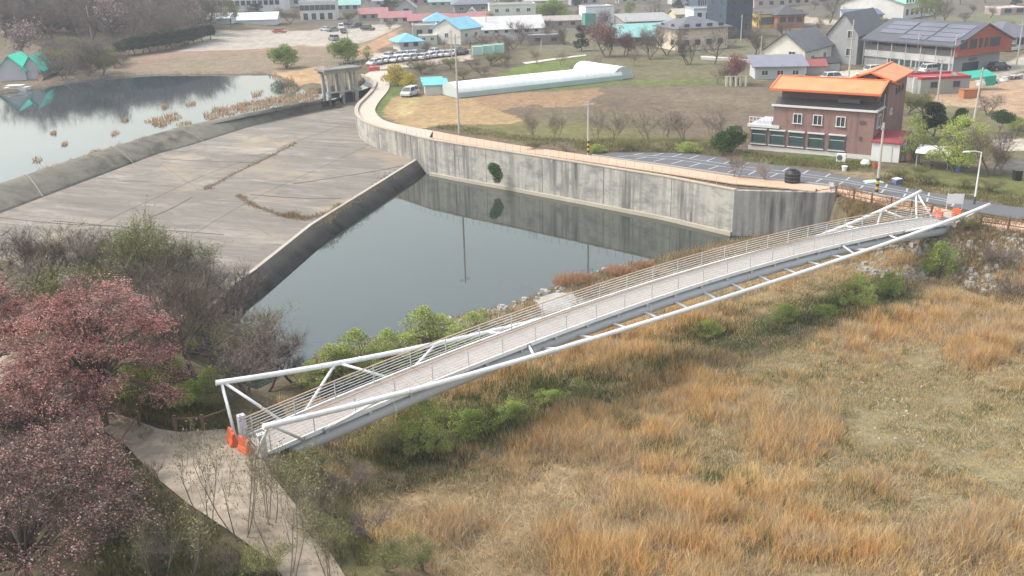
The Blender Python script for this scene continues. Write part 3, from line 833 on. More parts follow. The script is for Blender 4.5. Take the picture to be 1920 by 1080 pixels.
# abutments
for nm, c_, rz_ in (('left', BA + bn * BW / 2 - bu * 1.2, math.atan2(bu[1], bu[0])), ('right', BB + bn * BW / 2 + bu * 1.4, math.atan2(bu[1], bu[0]))):
    ab = thing('bridge_abutment', 'low concrete abutment under the footbridge at its ' + ('pink tree end' if nm == 'left' else 'car park end'), 'abutment', (c_[0], c_[1], 2.0), rz_)
    mb = MB(); mb.box((0, 0, 0.55), (1.5, 4.2, 2.6)); mb.build('bearing_block', stained_concrete('abutment_concrete_' + nm, (0.40, 0.385, 0.35), (0.16, 0.15, 0.14), 0.8), ab)
    mb = MB(); mb.box((-0.5 if nm == 'left' else 0.5, 0, 2.42), (1.1, 3.6, 1.14)); mb.build('back_wall', MATS['footing_concrete'], ab)

# ------------------------------------------------------------------ vegetation
bark = M('bark', (0.150, 0.120, 0.098), 0.95, 0.35, 6.0, 0.1)
bark_pale = M('bark_pale', (0.245, 0.200, 0.165), 0.95, 0.3, 6.0, 0.1)
LEAF = leafmat('leaves')
TWIG = leafmat('twigs', trans=0.0, rough=0.95, objvar=0.18)

def skeleton(rng, h, trunk_r, spread, up, levels, kids, fork=0.28, wig=0.18, stems=1):
    """list of limbs: each a list of (point, radius)"""
    limbs, tips = [], []
    def grow(p, d, ln, r, lev):
        n = 5 if lev == 0 else 4
        pts = [(p.copy(), r)]
        for i in range(n):
            d = d + rng.normal(0, wig, 3); d[2] += up * 0.12; d /= np.linalg.norm(d)
            p = p + d * ln / n
            pts.append((p.copy(), r * (1 - 0.6 * (i + 1) / n)))
        limbs.append((lev, pts))
        if lev >= levels: tips.append((p.copy(), d.copy())); return
        k = kids[min(lev, len(kids) - 1)]
        for j in range(k):
            f = fork + (1 - fork) * (j + rng.random()) / k
            i = min(int(f * n), n - 1); t = f * n - i
            q = pts[i][0] * (1 - t) + pts[i + 1][0] * t
            az = rng.random() * 2 * math.pi
            e = np.array([math.cos(az), math.sin(az), 0]) * spread + d * 0.75 + np.array([0, 0, up * 0.5])
            e /= np.linalg.norm(e)
            grow(q, e, ln * rng.uniform(0.42, 0.68), max(r * 0.5 * (1 - 0.3 * f), 0.006), lev + 1)
        tips.append((p.copy(), d.copy()))
    for s in range(stems):
        a = rng.random() * 6.28
        d0 = np.array([math.cos(a) * (0.12 if stems == 1 else 0.38), math.sin(a) * (0.12 if stems == 1 else 0.38), 1.0])
        b0 = np.array([math.cos(a), math.sin(a), 0]) * (0 if stems == 1 else rng.uniform(0.05, 0.35))
        grow(b0 - np.array([0, 0, 0.15]), d0 / np.linalg.norm(d0), h * (0.55 if levels > 1 else 0.8) * rng.uniform(0.85, 1.1), trunk_r, 0)
    return limbs, tips
def limb_mesh(name, limbs, mat, parent, levs, sides=5):
    mb = MB()
    for lev, pts in limbs:
        if lev in levs: mb.path([q[0] for q in pts], [max(q[1], 0.004) for q in pts], sides if lev == 0 else 4, cap=False)
    return mb.build(name, mat, parent)
def twig_quads(rng, a, b, w):
    """thin crossed quads from a to b, width w at the root, half at the tip"""
    d = b - a; d /= (np.linalg.norm(d, axis=1)[:, None] + 1e-9)
    r = rng.normal(0, 1, d.shape); s = np.cross(d, r); s /= (np.linalg.norm(s, axis=1)[:, None] + 1e-9)
    w = np.asarray(w).reshape(-1, 1) * 0.5
    return np.stack([a - s * w, a + s * w, b + s * w * 0.4, b - s * w * 0.4], 1)
def leaf_quads(rng, c, size, flat=0.0):
    n = len(c)
    d = rng.normal(0, 1, (n, 3)); d[:, 2] *= (1 - flat); d /= np.linalg.norm(d, axis=1)[:, None]
    r = rng.normal(0, 1, (n, 3)); s = np.cross(d, r); s /= np.linalg.norm(s, axis=1)[:, None]
    sz = np.asarray(size).reshape(-1, 1)
    return np.stack([c - d * sz * 0.5, c + s * sz * 0.32, c + d * sz * 0.5, c - s * sz * 0.32], 1)
def sprays(rng, limbs, levs, per, ln, wid, droop=0.0, up=0.3):
    """fine twigs leaving the limbs of the given levels"""
    A, D = [], []
    for lev, pts in limbs:
        if lev not in levs: continue
        for _ in range(per):
            i = rng.integers(1 if lev else 2, len(pts) - 1); t = rng.random()
            A.append(pts[i][0] * (1 - t) + pts[i + 1][0] * t)
            D.append(pts[i + 1][0] - pts[i][0])
        A.append(pts[-1][0]); D.append(pts[-1][0] - pts[-2][0])
    A, D = np.array(A), np.array(D)
    D /= np.linalg.norm(D, axis=1)[:, None]
    dd = D * 0.8 + rng.normal(0, 0.55, D.shape) + np.array([0, 0, up - droop])
    dd /= np.linalg.norm(dd, axis=1)[:, None]
    l = ln * rng.uniform(0.5, 1.3, (len(A), 1))
    B = A + dd * l
    dd2 = dd + rng.normal(0, 0.35, D.shape) + np.array([0, 0, -droop])
    dd2 /= np.linalg.norm(dd2, axis=1)[:, None]
    E2 = B + dd2 * l * 0.8
    side = A + dd * l * 0.5
    E3 = side + (dd + rng.normal(0, 0.7, D.shape)) * l * 0.5
    q = np.concatenate([twig_quads(rng, A, B, wid), twig_quads(rng, B, E2, wid * 0.6), twig_quads(rng, side, E3, wid * 0.6)])
    return q, np.concatenate([B, E2, E3])
def quad_obj(name, q, cols, mat, parent):
    V = q.reshape(-1, 3)
    return np_mesh(name, V, 4, mat, parent, col=np.repeat(cols, 4, 0))
def colmix(rng, n, pal, jit=0.18):
    pal = np.array(pal); i = rng.integers(0, len(pal), n)
    return np.clip(pal[i] * rng.uniform(1 - jit, 1 + jit, (n, 1)), 0, 1)

GREYS = [(0.145, 0.113, 0.091), (0.190, 0.150, 0.120), (0.108, 0.084, 0.069)]
PURPLE = [(0.158, 0.122, 0.106), (0.200, 0.156, 0.135), (0.120, 0.092, 0.081)]
OLIVE = [(0.150, 0.140, 0.075), (0.185, 0.170, 0.090), (0.130, 0.110, 0.070)]
def bare_tree(seed, h, pal, spread=0.75, up=0.5, stems=1, per=4, buds=None, wid=0.030, levels=3, kids=(6, 5, 3), tr=None, pale=False, ln=0.85, budsize=0.10, budn=1.0):
    rng = np.random.default_rng(seed)
    root = thing('bare_tree', '', 'tree')
    limbs, tips = skeleton(rng, h, tr or h * 0.022, spread, up, levels, kids, stems=stems)
    top = max(q[0][2] for _, p in limbs for q in p)
    limb_mesh('trunk', limbs, bark_pale if pale else bark, root, (0, 1))
    q1, ends = sprays(rng, limbs, (2, 3), per, ln * h / 8, wid)
    lm = []
    for lev, pts in limbs:
        if lev >= 2:
            for i in range(len(pts) - 1): lm.append((pts[i][0], pts[i + 1][0], max(pts[i][1] * 2, wid)))
    q2 = twig_quads(rng, np.array([x[0] for x in lm]), np.array([x[1] for x in lm]), np.array([x[2] for x in lm]))
    q = np.concatenate([q1, q2]); cols = colmix(rng, len(q), pal)
    if buds:
        k = int(len(ends) * budn)
        c = ends[rng.integers(0, len(ends), k)] + rng.normal(0, 0.10 * h / 8, (k, 3))
        ql = leaf_quads(rng, c, budsize * rng.uniform(0.6, 1.4, k)); q = np.concatenate([q, ql]); cols = np.concatenate([cols, colmix(rng, k, buds, 0.3)])
    quad_obj('crown', q, cols, TWIG, root)
    root['_h'] = float(top)
    return root
def blob_points(rng, n, blobs, shell=0.55):
    """points inside overlapping ellipsoids, denser toward their skin; blobs: (cx,cy,cz,rx,ry,rz)"""
    vol = np.array([b[3] * b[4] * b[5] for b in blobs]) ** 0.8; k = rng.choice(len(blobs), n, p=vol / vol.sum())
    d = rng.normal(0, 1, (n, 3)); d /= np.linalg.norm(d, axis=1)[:, None]
    r = rng.random(n) ** (1 / 3.0); r = shell + (1 - shell) * r
    r *= rng.normal(1, 0.09, n)
    b = np.array(blobs)[k]
    return b[:, :3] + d * r[:, None] * b[:, 3:6]
def leafy_tree(seed, h, w, pal, n=5000, leaf=0.22, nb=14, trunk=0.35, flat=0.0, name='leafy_tree', stems=1, low=None, gaps=0.25, shell=0.45, droop=0.0, bs=(.13, .26)):
    rng = np.random.default_rng(seed)
    root = thing(name, '', 'tree')
    lo = h * trunk if low is None else low
    limbs, tips = skeleton(rng, h * 0.95, h * 0.025, 0.75, 0.4, 2, (5, 3), stems=stems)
    limb_mesh('trunk', limbs, bark, root, (0, 1, 2), 6)
    blobs = []
    for i in range(nb):
        a = rng.random() * 6.28; t = rng.random()
        zz = lo + (h - lo) * (0.12 + 0.80 * t)
        rr = w * 0.5 * math.sqrt(max(0.05, 1 - (2 * abs(t - 0.42)) ** 2)) * rng.uniform(0.25, 0.85)
        s = w * rng.uniform(*bs)
        blobs.append((math.cos(a) * rr, math.sin(a) * rr, zz, s, s, s * rng.uniform(0.55, 0.9)))
    c = blob_points(rng, n, blobs, shell)
    keep = rng.random(n) > gaps * (fbm(c[:, 0] * 2.2 / w * 4 + c[:, 2], c[:, 1] * 2.2 / w * 4, 2) > 0.5)
    c = c[keep]; c = c[c[:, 2] > 0.05]
    q = leaf_quads(rng, c, leaf * rng.uniform(0.6, 1.4, len(c)), flat)
    # clumps differ in hue (young and old leaves)
    clump = fbm(c[:, 0] * 5 / w + 3, c[:, 1] * 5 / w + c[:, 2] * 3 / h, 2)
    cols = colmix(rng, len(c), pal, 0.28) * (0.75 + 0.5 * clump)[:, None]
    quad_obj('crown', q, cols, LEAF, root)
    root['_h'] = float(h)
    return root
def hide_proto(root):
    """prototype that was not placed itself"""
    for ch in list(root.children): bpy.data.objects.remove(ch)
    bpy.data.objects.remove(root)
PROTO = {}
USED = {}
def plant(kind, px, py, hpx, label, group=None, wk=1.0, rz=None, cat='tree', name=None, gz_=None, on=None):
    """stand a tree of a kind with its base at a photo pixel, hpx photo pixels tall"""
    p = on if on is not None else G(px, py)
    proto = PROTO[kind]
    s = hpx * mpp(p) * 1.03 / proto['_h']
    rz = (px * 1.7 + py) % 6.28 if rz is None else rz
    if kind not in USED:
        o = proto; o.location = p; o.rotation_euler = (0, 0, rz); o.scale = (s * wk, s * wk, s); USED[kind] = 1
        o['label'] = label; o['category'] = cat
        if group: o['group'] = group
    else:
        o = dup(proto, p, rz, (s * wk, s * wk, s), label, group, cat)
        if not group and 'group' in o: del o['group']
    o.name = name or proto['_n']
    return o
PROTO['bare_a'] = bare_tree(11, 7.0, GREYS, 0.8, 0.45)
PROTO['bare_b'] = bare_tree(12, 7.5, GREYS, 0.6, 0.7, stems=3, kids=(5, 4, 3))
PROTO['bare_c'] = bare_tree(13, 6.5, PURPLE, 0.95, 0.35, stems=2, kids=(6, 5, 3))
PROTO['bare_d'] = bare_tree(14, 8.0, PURPLE, 0.7, 0.6, per=6)
PROTO['bare_olive'] = bare_tree(15, 7.0, OLIVE, 0.75, 0.5, stems=2, per=5, buds=[(0.20, 0.21, 0.07), (0.26, 0.25, 0.10), (0.14, 0.16, 0.05)], budsize=0.12, budn=1.2)
PROTO['orchard'] = bare_tree(16, 4.5, [(0.235, 0.185, 0.150), (0.285, 0.230, 0.185)], 0.9, 0.55, stems=3, kids=(5, 4), levels=2, per=9, wid=0.024, pale=True, tr=.055)
PROTO['blossom'] = bare_tree(17, 6.5, PURPLE, 0.85, 0.4, buds=[(0.36, 0.27, 0.265), (0.31, 0.225, 0.22), (0.26, 0.195, 0.19)], budsize=0.22, budn=0.7)
PROTO['reddish'] = bare_tree(18, 5.5, [(0.20, 0.12, 0.10), (0.16, 0.10, 0.085)], 0.85, 0.4, stems=2, buds=[(0.26, 0.12, 0.10), (0.20, 0.10, 0.09)], budsize=0.16)
PROTO['willow'] = leafy_tree(21, 6.0, 6.4, [(0.335, 0.385, 0.100), (0.270, 0.325, 0.080), (0.400, 0.430, 0.150)], 14000, 0.14, 80, 0.04, stems=4, shell=0.1, gaps=0.6, bs=(.045, .14))
PROTO['willow_thin'] = leafy_tree(22, 5.5, 5.2, [(0.310, 0.365, 0.110), (0.255, 0.310, 0.090), (0.370, 0.400, 0.160)], 7500, 0.13, 70, 0.02, stems=5, shell=0.1, gaps=0.6, bs=(.04, .12))
PROTO['green_bush'] = leafy_tree(23, 3.2, 4.2, [(0.290, 0.345, 0.080), (0.340, 0.395, 0.105), (0.215, 0.275, 0.065)], 7000, 0.12, 70, 0.0, name='leafy_bush', low=0.1, stems=5, shell=0.1, gaps=0.6, bs=(.05, .15))
PROTO['dark_pine'] = leafy_tree(24, 5.5, 3.8, [(0.035, 0.062, 0.026), (0.050, 0.080, 0.032), (0.028, 0.048, 0.022)], 8500, 0.20, 20, 0.05, name='evergreen_tree', shell=0.4, gaps=0.3)
PROTO['flat_pine'] = leafy_tree(25, 4.0, 5.0, [(0.035, 0.062, 0.024), (0.050, 0.082, 0.030), (0.060, 0.090, 0.036)], 5000, 0.20, 12, 0.58, name='evergreen_tree', shell=0.4)
PROTO['round_shrub'] = leafy_tree(26, 3.0, 3.6, [(0.045, 0.085, 0.022), (0.065, 0.115, 0.030), (0.035, 0.065, 0.018)], 8000, 0.17, 22, 0.0, name='leafy_bush', low=0.1, shell=0.5, gaps=0.3)
PROTO['forsythia'] = leafy_tree(27, 2.8, 3.6, [(0.55, 0.42, 0.05), (0.46, 0.36, 0.06), (0.30, 0.26, 0.06)], 4200, 0.16, 14, 0.0, name='flowering_bush', low=0.1, stems=4)
PROTO['conifer'] = leafy_tree(28, 9.0, 5.2, [(0.040, 0.062, 0.045), (0.055, 0.080, 0.055), (0.034, 0.050, 0.038)], 5000, 0.34, 18, 0.10, name='evergreen_tree')
PROTO['round_willow'] = leafy_tree(31, 5.0, 5.6, [(0.215, 0.275, 0.060), (0.170, 0.225, 0.050), (0.260, 0.310, 0.090)], 12000, 0.20, 30, 0.0, low=0.3, stems=3, shell=0.35, gaps=0.25)
PROTO['spring_tree'] = leafy_tree(29, 8.0, 6.6, [(0.210, 0.240, 0.085), (0.170, 0.200, 0.075), (0.250, 0.270, 0.120)], 5200, 0.26, 20, 0.22, shell=0.3, gaps=0.55)

for _p in PROTO.values(): _p['_n'] = _p.name.split('.')[0]
# --- trees on the right bank
for px, wk in ((1002, .9), (1043, .8), (1118, .9), (1150, 1.1), (1214, 1), (1246, 1.2), (1284, 1.1), (1338, 1.2)):
    plant('orchard', px, 262 + (px - 1000) * 0.012, 62 + (px % 7), 'small bare orchard tree in the row between brown field and walkway', 'orchard trees in the row', wk, name='orchard_tree')
plant('orchard', 1380, 336, 62, 'small dark bare tree at the kerb, left of the black tank', None, 1.0, name='kerb_tree')
plant('orchard', 1436, 340, 44, 'smaller dark bare tree at the kerb, nearest the black tank', None, 1.2, name='kerb_tree')
plant('round_shrub', 1372, 287, 48, 'dense dark green round shrub against the brick restaurant corner', cat='bush', wk=1.05)
plant('dark_pine', 1746, 262, 68, 'dark blue green pine behind the pale willow, left of the round pine', wk=1.25)
plant('dark_pine', 1798, 252, 48, 'compact rounded dark pine behind the pale willow by the pole', wk=1.1)
plant('flat_pine', 1872, 252, 40, 'flat topped umbrella shaped pine standing alone in the garden', wk=1.0)
plant('willow', 1792, 322, 104, 'large yellow green spreading tree beside the white canopy', wk=1.05)
plant('willow_thin', 1712, 305, 92, 'thin olive tree between brick restaurant and white canopy', wk=0.8)
plant('bare_c', 1858, 330, 84, 'bare forked tree behind the curved white street lamp', wk=0.95)
plant('orchard', 1880, 326, 60, 'small bare sapling right of the bare forked tree', wk=1.0)
for px, py, hp, k, lab in ((1340, 120, 62, 'bare_a', 'bare grey tree in front of the cream hipped house, right side'), (1412, 118, 70, 'bare_d', 'broad bare grey tree left of the cream gabled house'),
        (1292, 122, 46, 'bare_b', 'slim bare tree below the cream hipped house'), (1250, 104, 50, 'bare_c', 'purple grey bare tree between teal roof and cream hipped house'),
        (1216, 112, 54, 'bare_b', 'straggly bare tree under the right end of the teal roof'), (1385, 158, 52, 'reddish', 'reddish brown bare thicket tree left of the grey lean-to'),
        (1345, 158, 46, 'orchard', 'pale bare bush tree at the far edge of the brown field'), (1555, 44, 62, 'bare_a', 'large bare tree by the straw coloured yard at the top'),
        (1140, 108, 62, 'reddish', 'rusty red bare tree next to the dark hedge ball'), (1170, 106, 40, 'reddish', 'small rusty tree in front of the teal roof'),
        (1008, 120, 34, 'orchard', 'low bare tree left of the narrow canal'), (1052, 122, 30, 'orchard', 'low bare tree by the narrow canal, nearest the greenhouse'), (1120, 128, 24, 'orchard', 'stunted bare tree above the greenhouse end'),
        (1185, 124, 36, 'orchard', 'small bare tree right of the greenhouse end'), (1420, 60, 36, 'bare_d', 'bare tree left of the yellow shop house'), (975, 84, 40, 'bare_c', 'bare brown tree behind the long white hall'),
        (1030, 80, 34, 'bare_a', 'bare tree over the brown sheds'), (1060, 84, 30, 'bare_b', 'thin bare tree right of the brown sheds'), (1130, 52, 30, 'bare_c', 'bare tree behind the white box building'), (1230, 40, 36, 'bare_a', 'bare grey tree behind the grey roofed row'),
        (1270, 20, 36, 'conifer', 'dark conifer behind the village roofs, left of the navy tower'), (1235, 12, 30, 'spring_tree', 'olive tree behind the village roofs'), (1180, 34, 30, 'spring_tree', 'soft green tree right of the white box building'), (1160, 10, 26, 'bare_d', 'hazy bare tree at the far top of the village')):
    plant(k, px, py, hp, lab, wk=1.15)
plant('conifer', 1090, 96, 46, 'dark green clipped hedge ball beside the rusty red tree', wk=1.25)
plant('round_willow', 1036, 40, 38, 'bright yellow green spreading tree behind the mint building', wk=1.6)
plant('spring_tree', 1725, 44, 52, 'pale green tall tree beside the green roofed hall', wk=0.9)
plant('spring_tree', 1752, 46, 50, 'second pale tree right of the green roofed hall', wk=0.8)
plant('bare_d', 1775, 46, 48, 'bare hazy tree right of the pale green trees', wk=1.1)
for px, py, hp, k, lab in ((1500, 46, 20, 'conifer', 'dark low conifer by the dark roofed shop'), (1530, 62, 26, 'bare_a', 'bare bush behind the grey gabled house'), (1470, 70, 26, 'bare_b', 'bare bush below the yellow shop house'), (1655, 60, 24, 'spring_tree', 'low green bush behind the gallery roof'),
        (1880, 62, 22, 'bare_c', 'bare bush behind the red gallery gable'), (1700, 215, 40, 'bare_olive', 'olive bush against the right brick wall'), (1735, 215, 34, 'bare_olive', 'olive bush behind the dark pines'), (1850, 215, 34, 'bare_c', 'purplish bush behind the tilted pole'), (1905, 245, 26, 'green_bush', 'green bush at the right edge of the garden')):
    plant(k, px, py, hp, lab, cat='bush' if 'bush' in lab else 'tree', wk=1.4)
rg = np.random.default_rng(404)
for i in range(46):
    px = rg.uniform(560, 1900); py = rg.uniform(12, 60) if px < 1440 else rg.uniform(10, 44)
    plant(('bare_c', 'bare_a', 'bare_olive', 'dark_pine', 'bare_d')[i % 5], px, py, rg.uniform(12, 22), 'low garden tree or hedge tucked between the village houses', 'garden trees between the village houses', 1.7, name='garden_tree')
# bank above the greenhouse and around the car lot
plant('forsythia', 742, 160, 36, 'bright yellow flowering bush beside the concrete path bend', cat='bush', wk=1.0)
plant('forsythia', 768, 166, 26, 'smaller yellow olive bush right of the bright yellow one', cat='bush', wk=1.0)
for i, (px, py, hp) in enumerate(((770, 128, 18), (792, 140, 22), (812, 132, 18), (845, 128, 20), (890, 130, 20), (915, 124, 22), (945, 118, 20), (870, 148, 18), (905, 142, 18))):
    plant(('bare_c', 'bare_olive')[i % 2], px, py, hp, 'leafless brown scrub bush on the bank below the car lot', 'scrub bushes on the bank', 1.9, cat='bush', name='scrub_bush')
for i, (px, py, hp) in enumerate(((880, 92, 22), (905, 90, 24), (940, 88, 26), (962, 92, 24), (830, 90, 14), (800, 92, 12))):
    plant(('bare_a', 'bare_c')[i % 2], px, py, hp, 'bare brown bush on the strip between white hall and car lot', 'bushes below the white hall', 1.7, cat='bush', name='scrub_bush')
for i, px in enumerate((1010, 1060, 1120, 1180, 1230, 1290, 1345)):
    plant(('bare_olive', 'orchard', 'green_bush')[i % 3], px, 280 + (i % 3) * 3, 16 + 4 * (i % 2), 'low tangled bush in the weedy strip behind the walkway', 'bushes behind the walkway', 2.2, cat='bush', name='scrub_bush')
for px, py in ((1690, 340), (1740, 345), (1800, 352), (1850, 362), (1720, 330)):
    plant('bare_olive', px, py, 22, 'low dry bush in the rough grass between lamp and car park', 'dry bushes above the car park', 2.0, cat='bush', name='scrub_bush')
# willows by the lake head
plant('round_willow', 537, 128, 42, 'round bright green willow on the sandy bank left of the gate tower', wk=1.2)
plant('round_willow', 650, 118, 44, 'bright green willow directly behind the gate tower', wk=1.2)
plant('willow_thin', 690, 112, 26, 'thin pale bush right of the willow behind the gate tower', cat='bush', wk=1.2)
plant('spring_tree', 433, 50, 48, 'pale green tall tree at the near edge of the white school', wk=0.9)

# --- hillside across the lake
rng = np.random.default_rng(99)
hill = []
for px, py in [(8,70),(30,52),(52,40),(85,62),(120,50),(150,70),(190,60),(215,84),(245,60),(262,90),(285,80),(300,62),(320,84),(338,70),(352,84),(370,74),(385,60),(395,66),(235,40),(180,38),(140,26),(90,22),(60,18),(20,20),(205,22),(260,28),(290,36),(330,34),(360,36),(385,30),(310,14),(350,10),(115,8),(165,10),(0,40),(18,36),(40,72),(75,36),(100,74),(135,58),(160,52),(175,74),(200,50),(225,62),(255,74),(275,50),(305,76),(328,58),(346,50),(365,60),(380,48),(395,52),(230,10),(270,12),(60,6),(25,8),(195,6),(250,44),(185,60),(110,36)]:
    k = ('bare_d', 'bare_c', 'bare_a', 'bare_d', 'bare_c')[int(rng.integers(0, 5))]
    plant(k, px, py, rng.uniform(46, 74), 'bare purplish tree on the hazy hillside across the lake', 'bare trees on the far hillside', 1.35)
for px, py, hp in ((62, 58, 52), (84, 60, 56), (104, 62, 50), (48, 60, 46), (130, 60, 36), (20, 64, 50)):
    plant('conifer', px, py, hp, 'dark evergreen in the clump on the hillside behind the green sheds', 'evergreens in the hillside clump', 0.95)
for px, py, hp in ((225, 106, 26), (240, 104, 30), (254, 102, 32), (268, 100, 32), (282, 98, 34), (296, 96, 34), (310, 93, 34), (324, 91, 34), (338, 89, 32), (352, 86, 30), (366, 82, 30), (380, 78, 28), (394, 74, 26)):
    plant('dark_pine', px, py, hp, 'low dark evergreen in the hedge beside the gravel lot', 'evergreens along the gravel lot', 1.6, name='evergreen_tree')
plant('blossom', 38, 112, 66, 'dusky pink blossoming tree behind the green sheds', wk=1.1)
plant('blossom', 225, 82, 82, 'tall pale pink blossoming tree on the hillside', wk=0.8)
plant('blossom', 362, 78, 66, 'pale pink blossoming tree near the gravel lot corner', wk=0.7)
plant('bare_d', 162, 142, 66, 'broad grey bare tree hanging over the lake shore', wk=1.5)
plant('bare_c', 122, 148, 50, 'bare bush tree right of the green sheds', wk=1.3)
plant('bare_olive', 196, 142, 36, 'olive bare bush at the lake shore corner', cat='bush', wk=1.6)
for i, (px, py, hp) in enumerate(((95, 110, 30), (130, 106, 34), (165, 108, 32), (200, 106, 30), (85, 134, 26), (150, 132, 30), (175, 136, 26), (215, 128, 26), (100, 140, 24), (135, 138, 28), (90, 120, 30), (115, 126, 34), (140, 116, 30), (180, 122, 34), (205, 116, 30), (230, 122, 24), (105, 98, 26), (150, 96, 26), (190, 98, 24))):
    plant(('bare_c', 'bare_d', 'bare_olive')[i % 3], px, py, hp, 'bare brown scrub on the slope above the lake shore', 'scrub on the lake slope', 1.9, cat='bush', name='scrub_bush')
plant('bare_d', 470, 40, 30, 'bare tree in front of the long white school', wk=1.3)
plant('conifer', 480, 34, 26, 'dark evergreen right of the pale green tall tree', wk=2.0)
plant('bare_c', 545, 44, 28, 'bare tree left of the white two storey building', wk=1.4)
plant('conifer', 612, 20, 20, 'dark evergreen behind the white two storey building', wk=2.0)
for i, px in enumerate((560, 640, 690, 740, 800, 842, 880, 930, 1000, 1080, 1380, 1440, 1500, 1545, 1590, 1800, 1850, 1905)):
    plant(('bare_d', 'conifer', 'bare_a', 'spring_tree')[i % 4], px, 6 + (i * 5) % 8, 26, 'blurry tree among the farthest houses at the top', 'trees among the farthest houses', 1.5, name='background_tree')

# --- left bank: thicket beside the apron, from back to front
LB = [(12, 560, 120, 'bare_a'), (60, 540, 110, 'bare_d'), (110, 545, 112, 'bare_b'), (150, 520, 96, 'bare_a'), (185, 548, 100, 'bare_c'), (215, 560, 112, 'bare_b'), (300, 560, 106, 'bare_olive'), (330, 580, 112, 'bare_c'), (265, 590, 108, 'bare_a'), (35, 610, 120, 'bare_c'), (95, 620, 116, 'bare_olive'), (-30, 560, 130, 'bare_d')]
for i, (px, py, hp, k) in enumerate(LB):
    plant(k, px, py, hp, 'bare grey brown tree in the thicket between pink trees and weir apron', 'thicket trees beside the apron', 1.25)
plant('bare_olive', 248, 560, 150, 'olive budding tree standing highest out of the thicket', wk=0.85)
for px, py, hp, k, wk, lab in ((432, 655, 140, 'bare_b', 1.25, 'grey bare tree standing over the near end of the dark sill'), (395, 690, 130, 'bare_a', 1.1, 'bare tree between the near end of the sill and the white truss'), (440, 700, 90, 'bare_olive', 1.5, 'olive bare bush at the pool corner below the sill end'),
        (255, 745, 70, 'green_bush', 1.3, 'fresh green bush on the slope behind the left path bend'), (300, 770, 46, 'bare_olive', 1.8, 'olive bush on the green slope by the dark post fence'), (352, 760, 44, 'green_bush', 1.6, 'low green bush on the slope above the dark post fence'), (285, 720, 100, 'bare_b', 1.0, 'bare tree just right of the large rose crown'), (225, 700, 90, 'bare_a', 1.3, 'bare tree half hidden behind the large rose crown'), (400, 775, 36, 'bare_olive', 1.6, 'small olive bush left of the bridge end posts'), (365, 610, 110, 'bare_b', 1.1, 'dense bare tree where the apron lip meets the thicket'), (415, 600, 96, 'bare_c', 1.5, 'low bare tree leaning on the apron lip')):
    plant(k, px, py, hp, lab, cat='bush' if 'bush' in lab else 'tree', wk=wk)
plant('bare_a', 362, 700, 208, 'tall dark bare tree between the pink tree and the pool', wk=0.85)
plant('bare_b', 368, 640, 128, 'many stemmed bare tree at the pool edge beside the sill', wk=1.1)
plant('bare_c', 332, 690, 150, 'dark bare tree close behind the pink crown', wk=1.0)
plant('bare_d', 500, 735, 128, 'grey feathery bare bush over the pool behind the bridge end', cat='bush', wk=1.35)
plant('bare_c', 455, 735, 120, 'low grey bare bush behind the white truss', cat='bush', wk=1.5)
plant('bare_d', 555, 720, 90, 'small grey bare bush under the far truss chord', cat='bush', wk=1.5)
for px, py, hp, k, lab in ((318, 545, 52, 'green_bush', 'fresh green bush in the thicket, highest of the green ones'), (372, 590, 70, 'green_bush', 'green bush at the pool side of the thicket'), (345, 655, 66, 'green_bush', 'green bush right of the upper pink crown'),
        (318, 712, 52, 'green_bush', 'dark green bush below the right edge of the pink crown'), (400, 740, 56, 'green_bush', 'green bush left of the white truss end')):
    plant(k, px, py, hp, lab, cat='bush', wk=1.25)

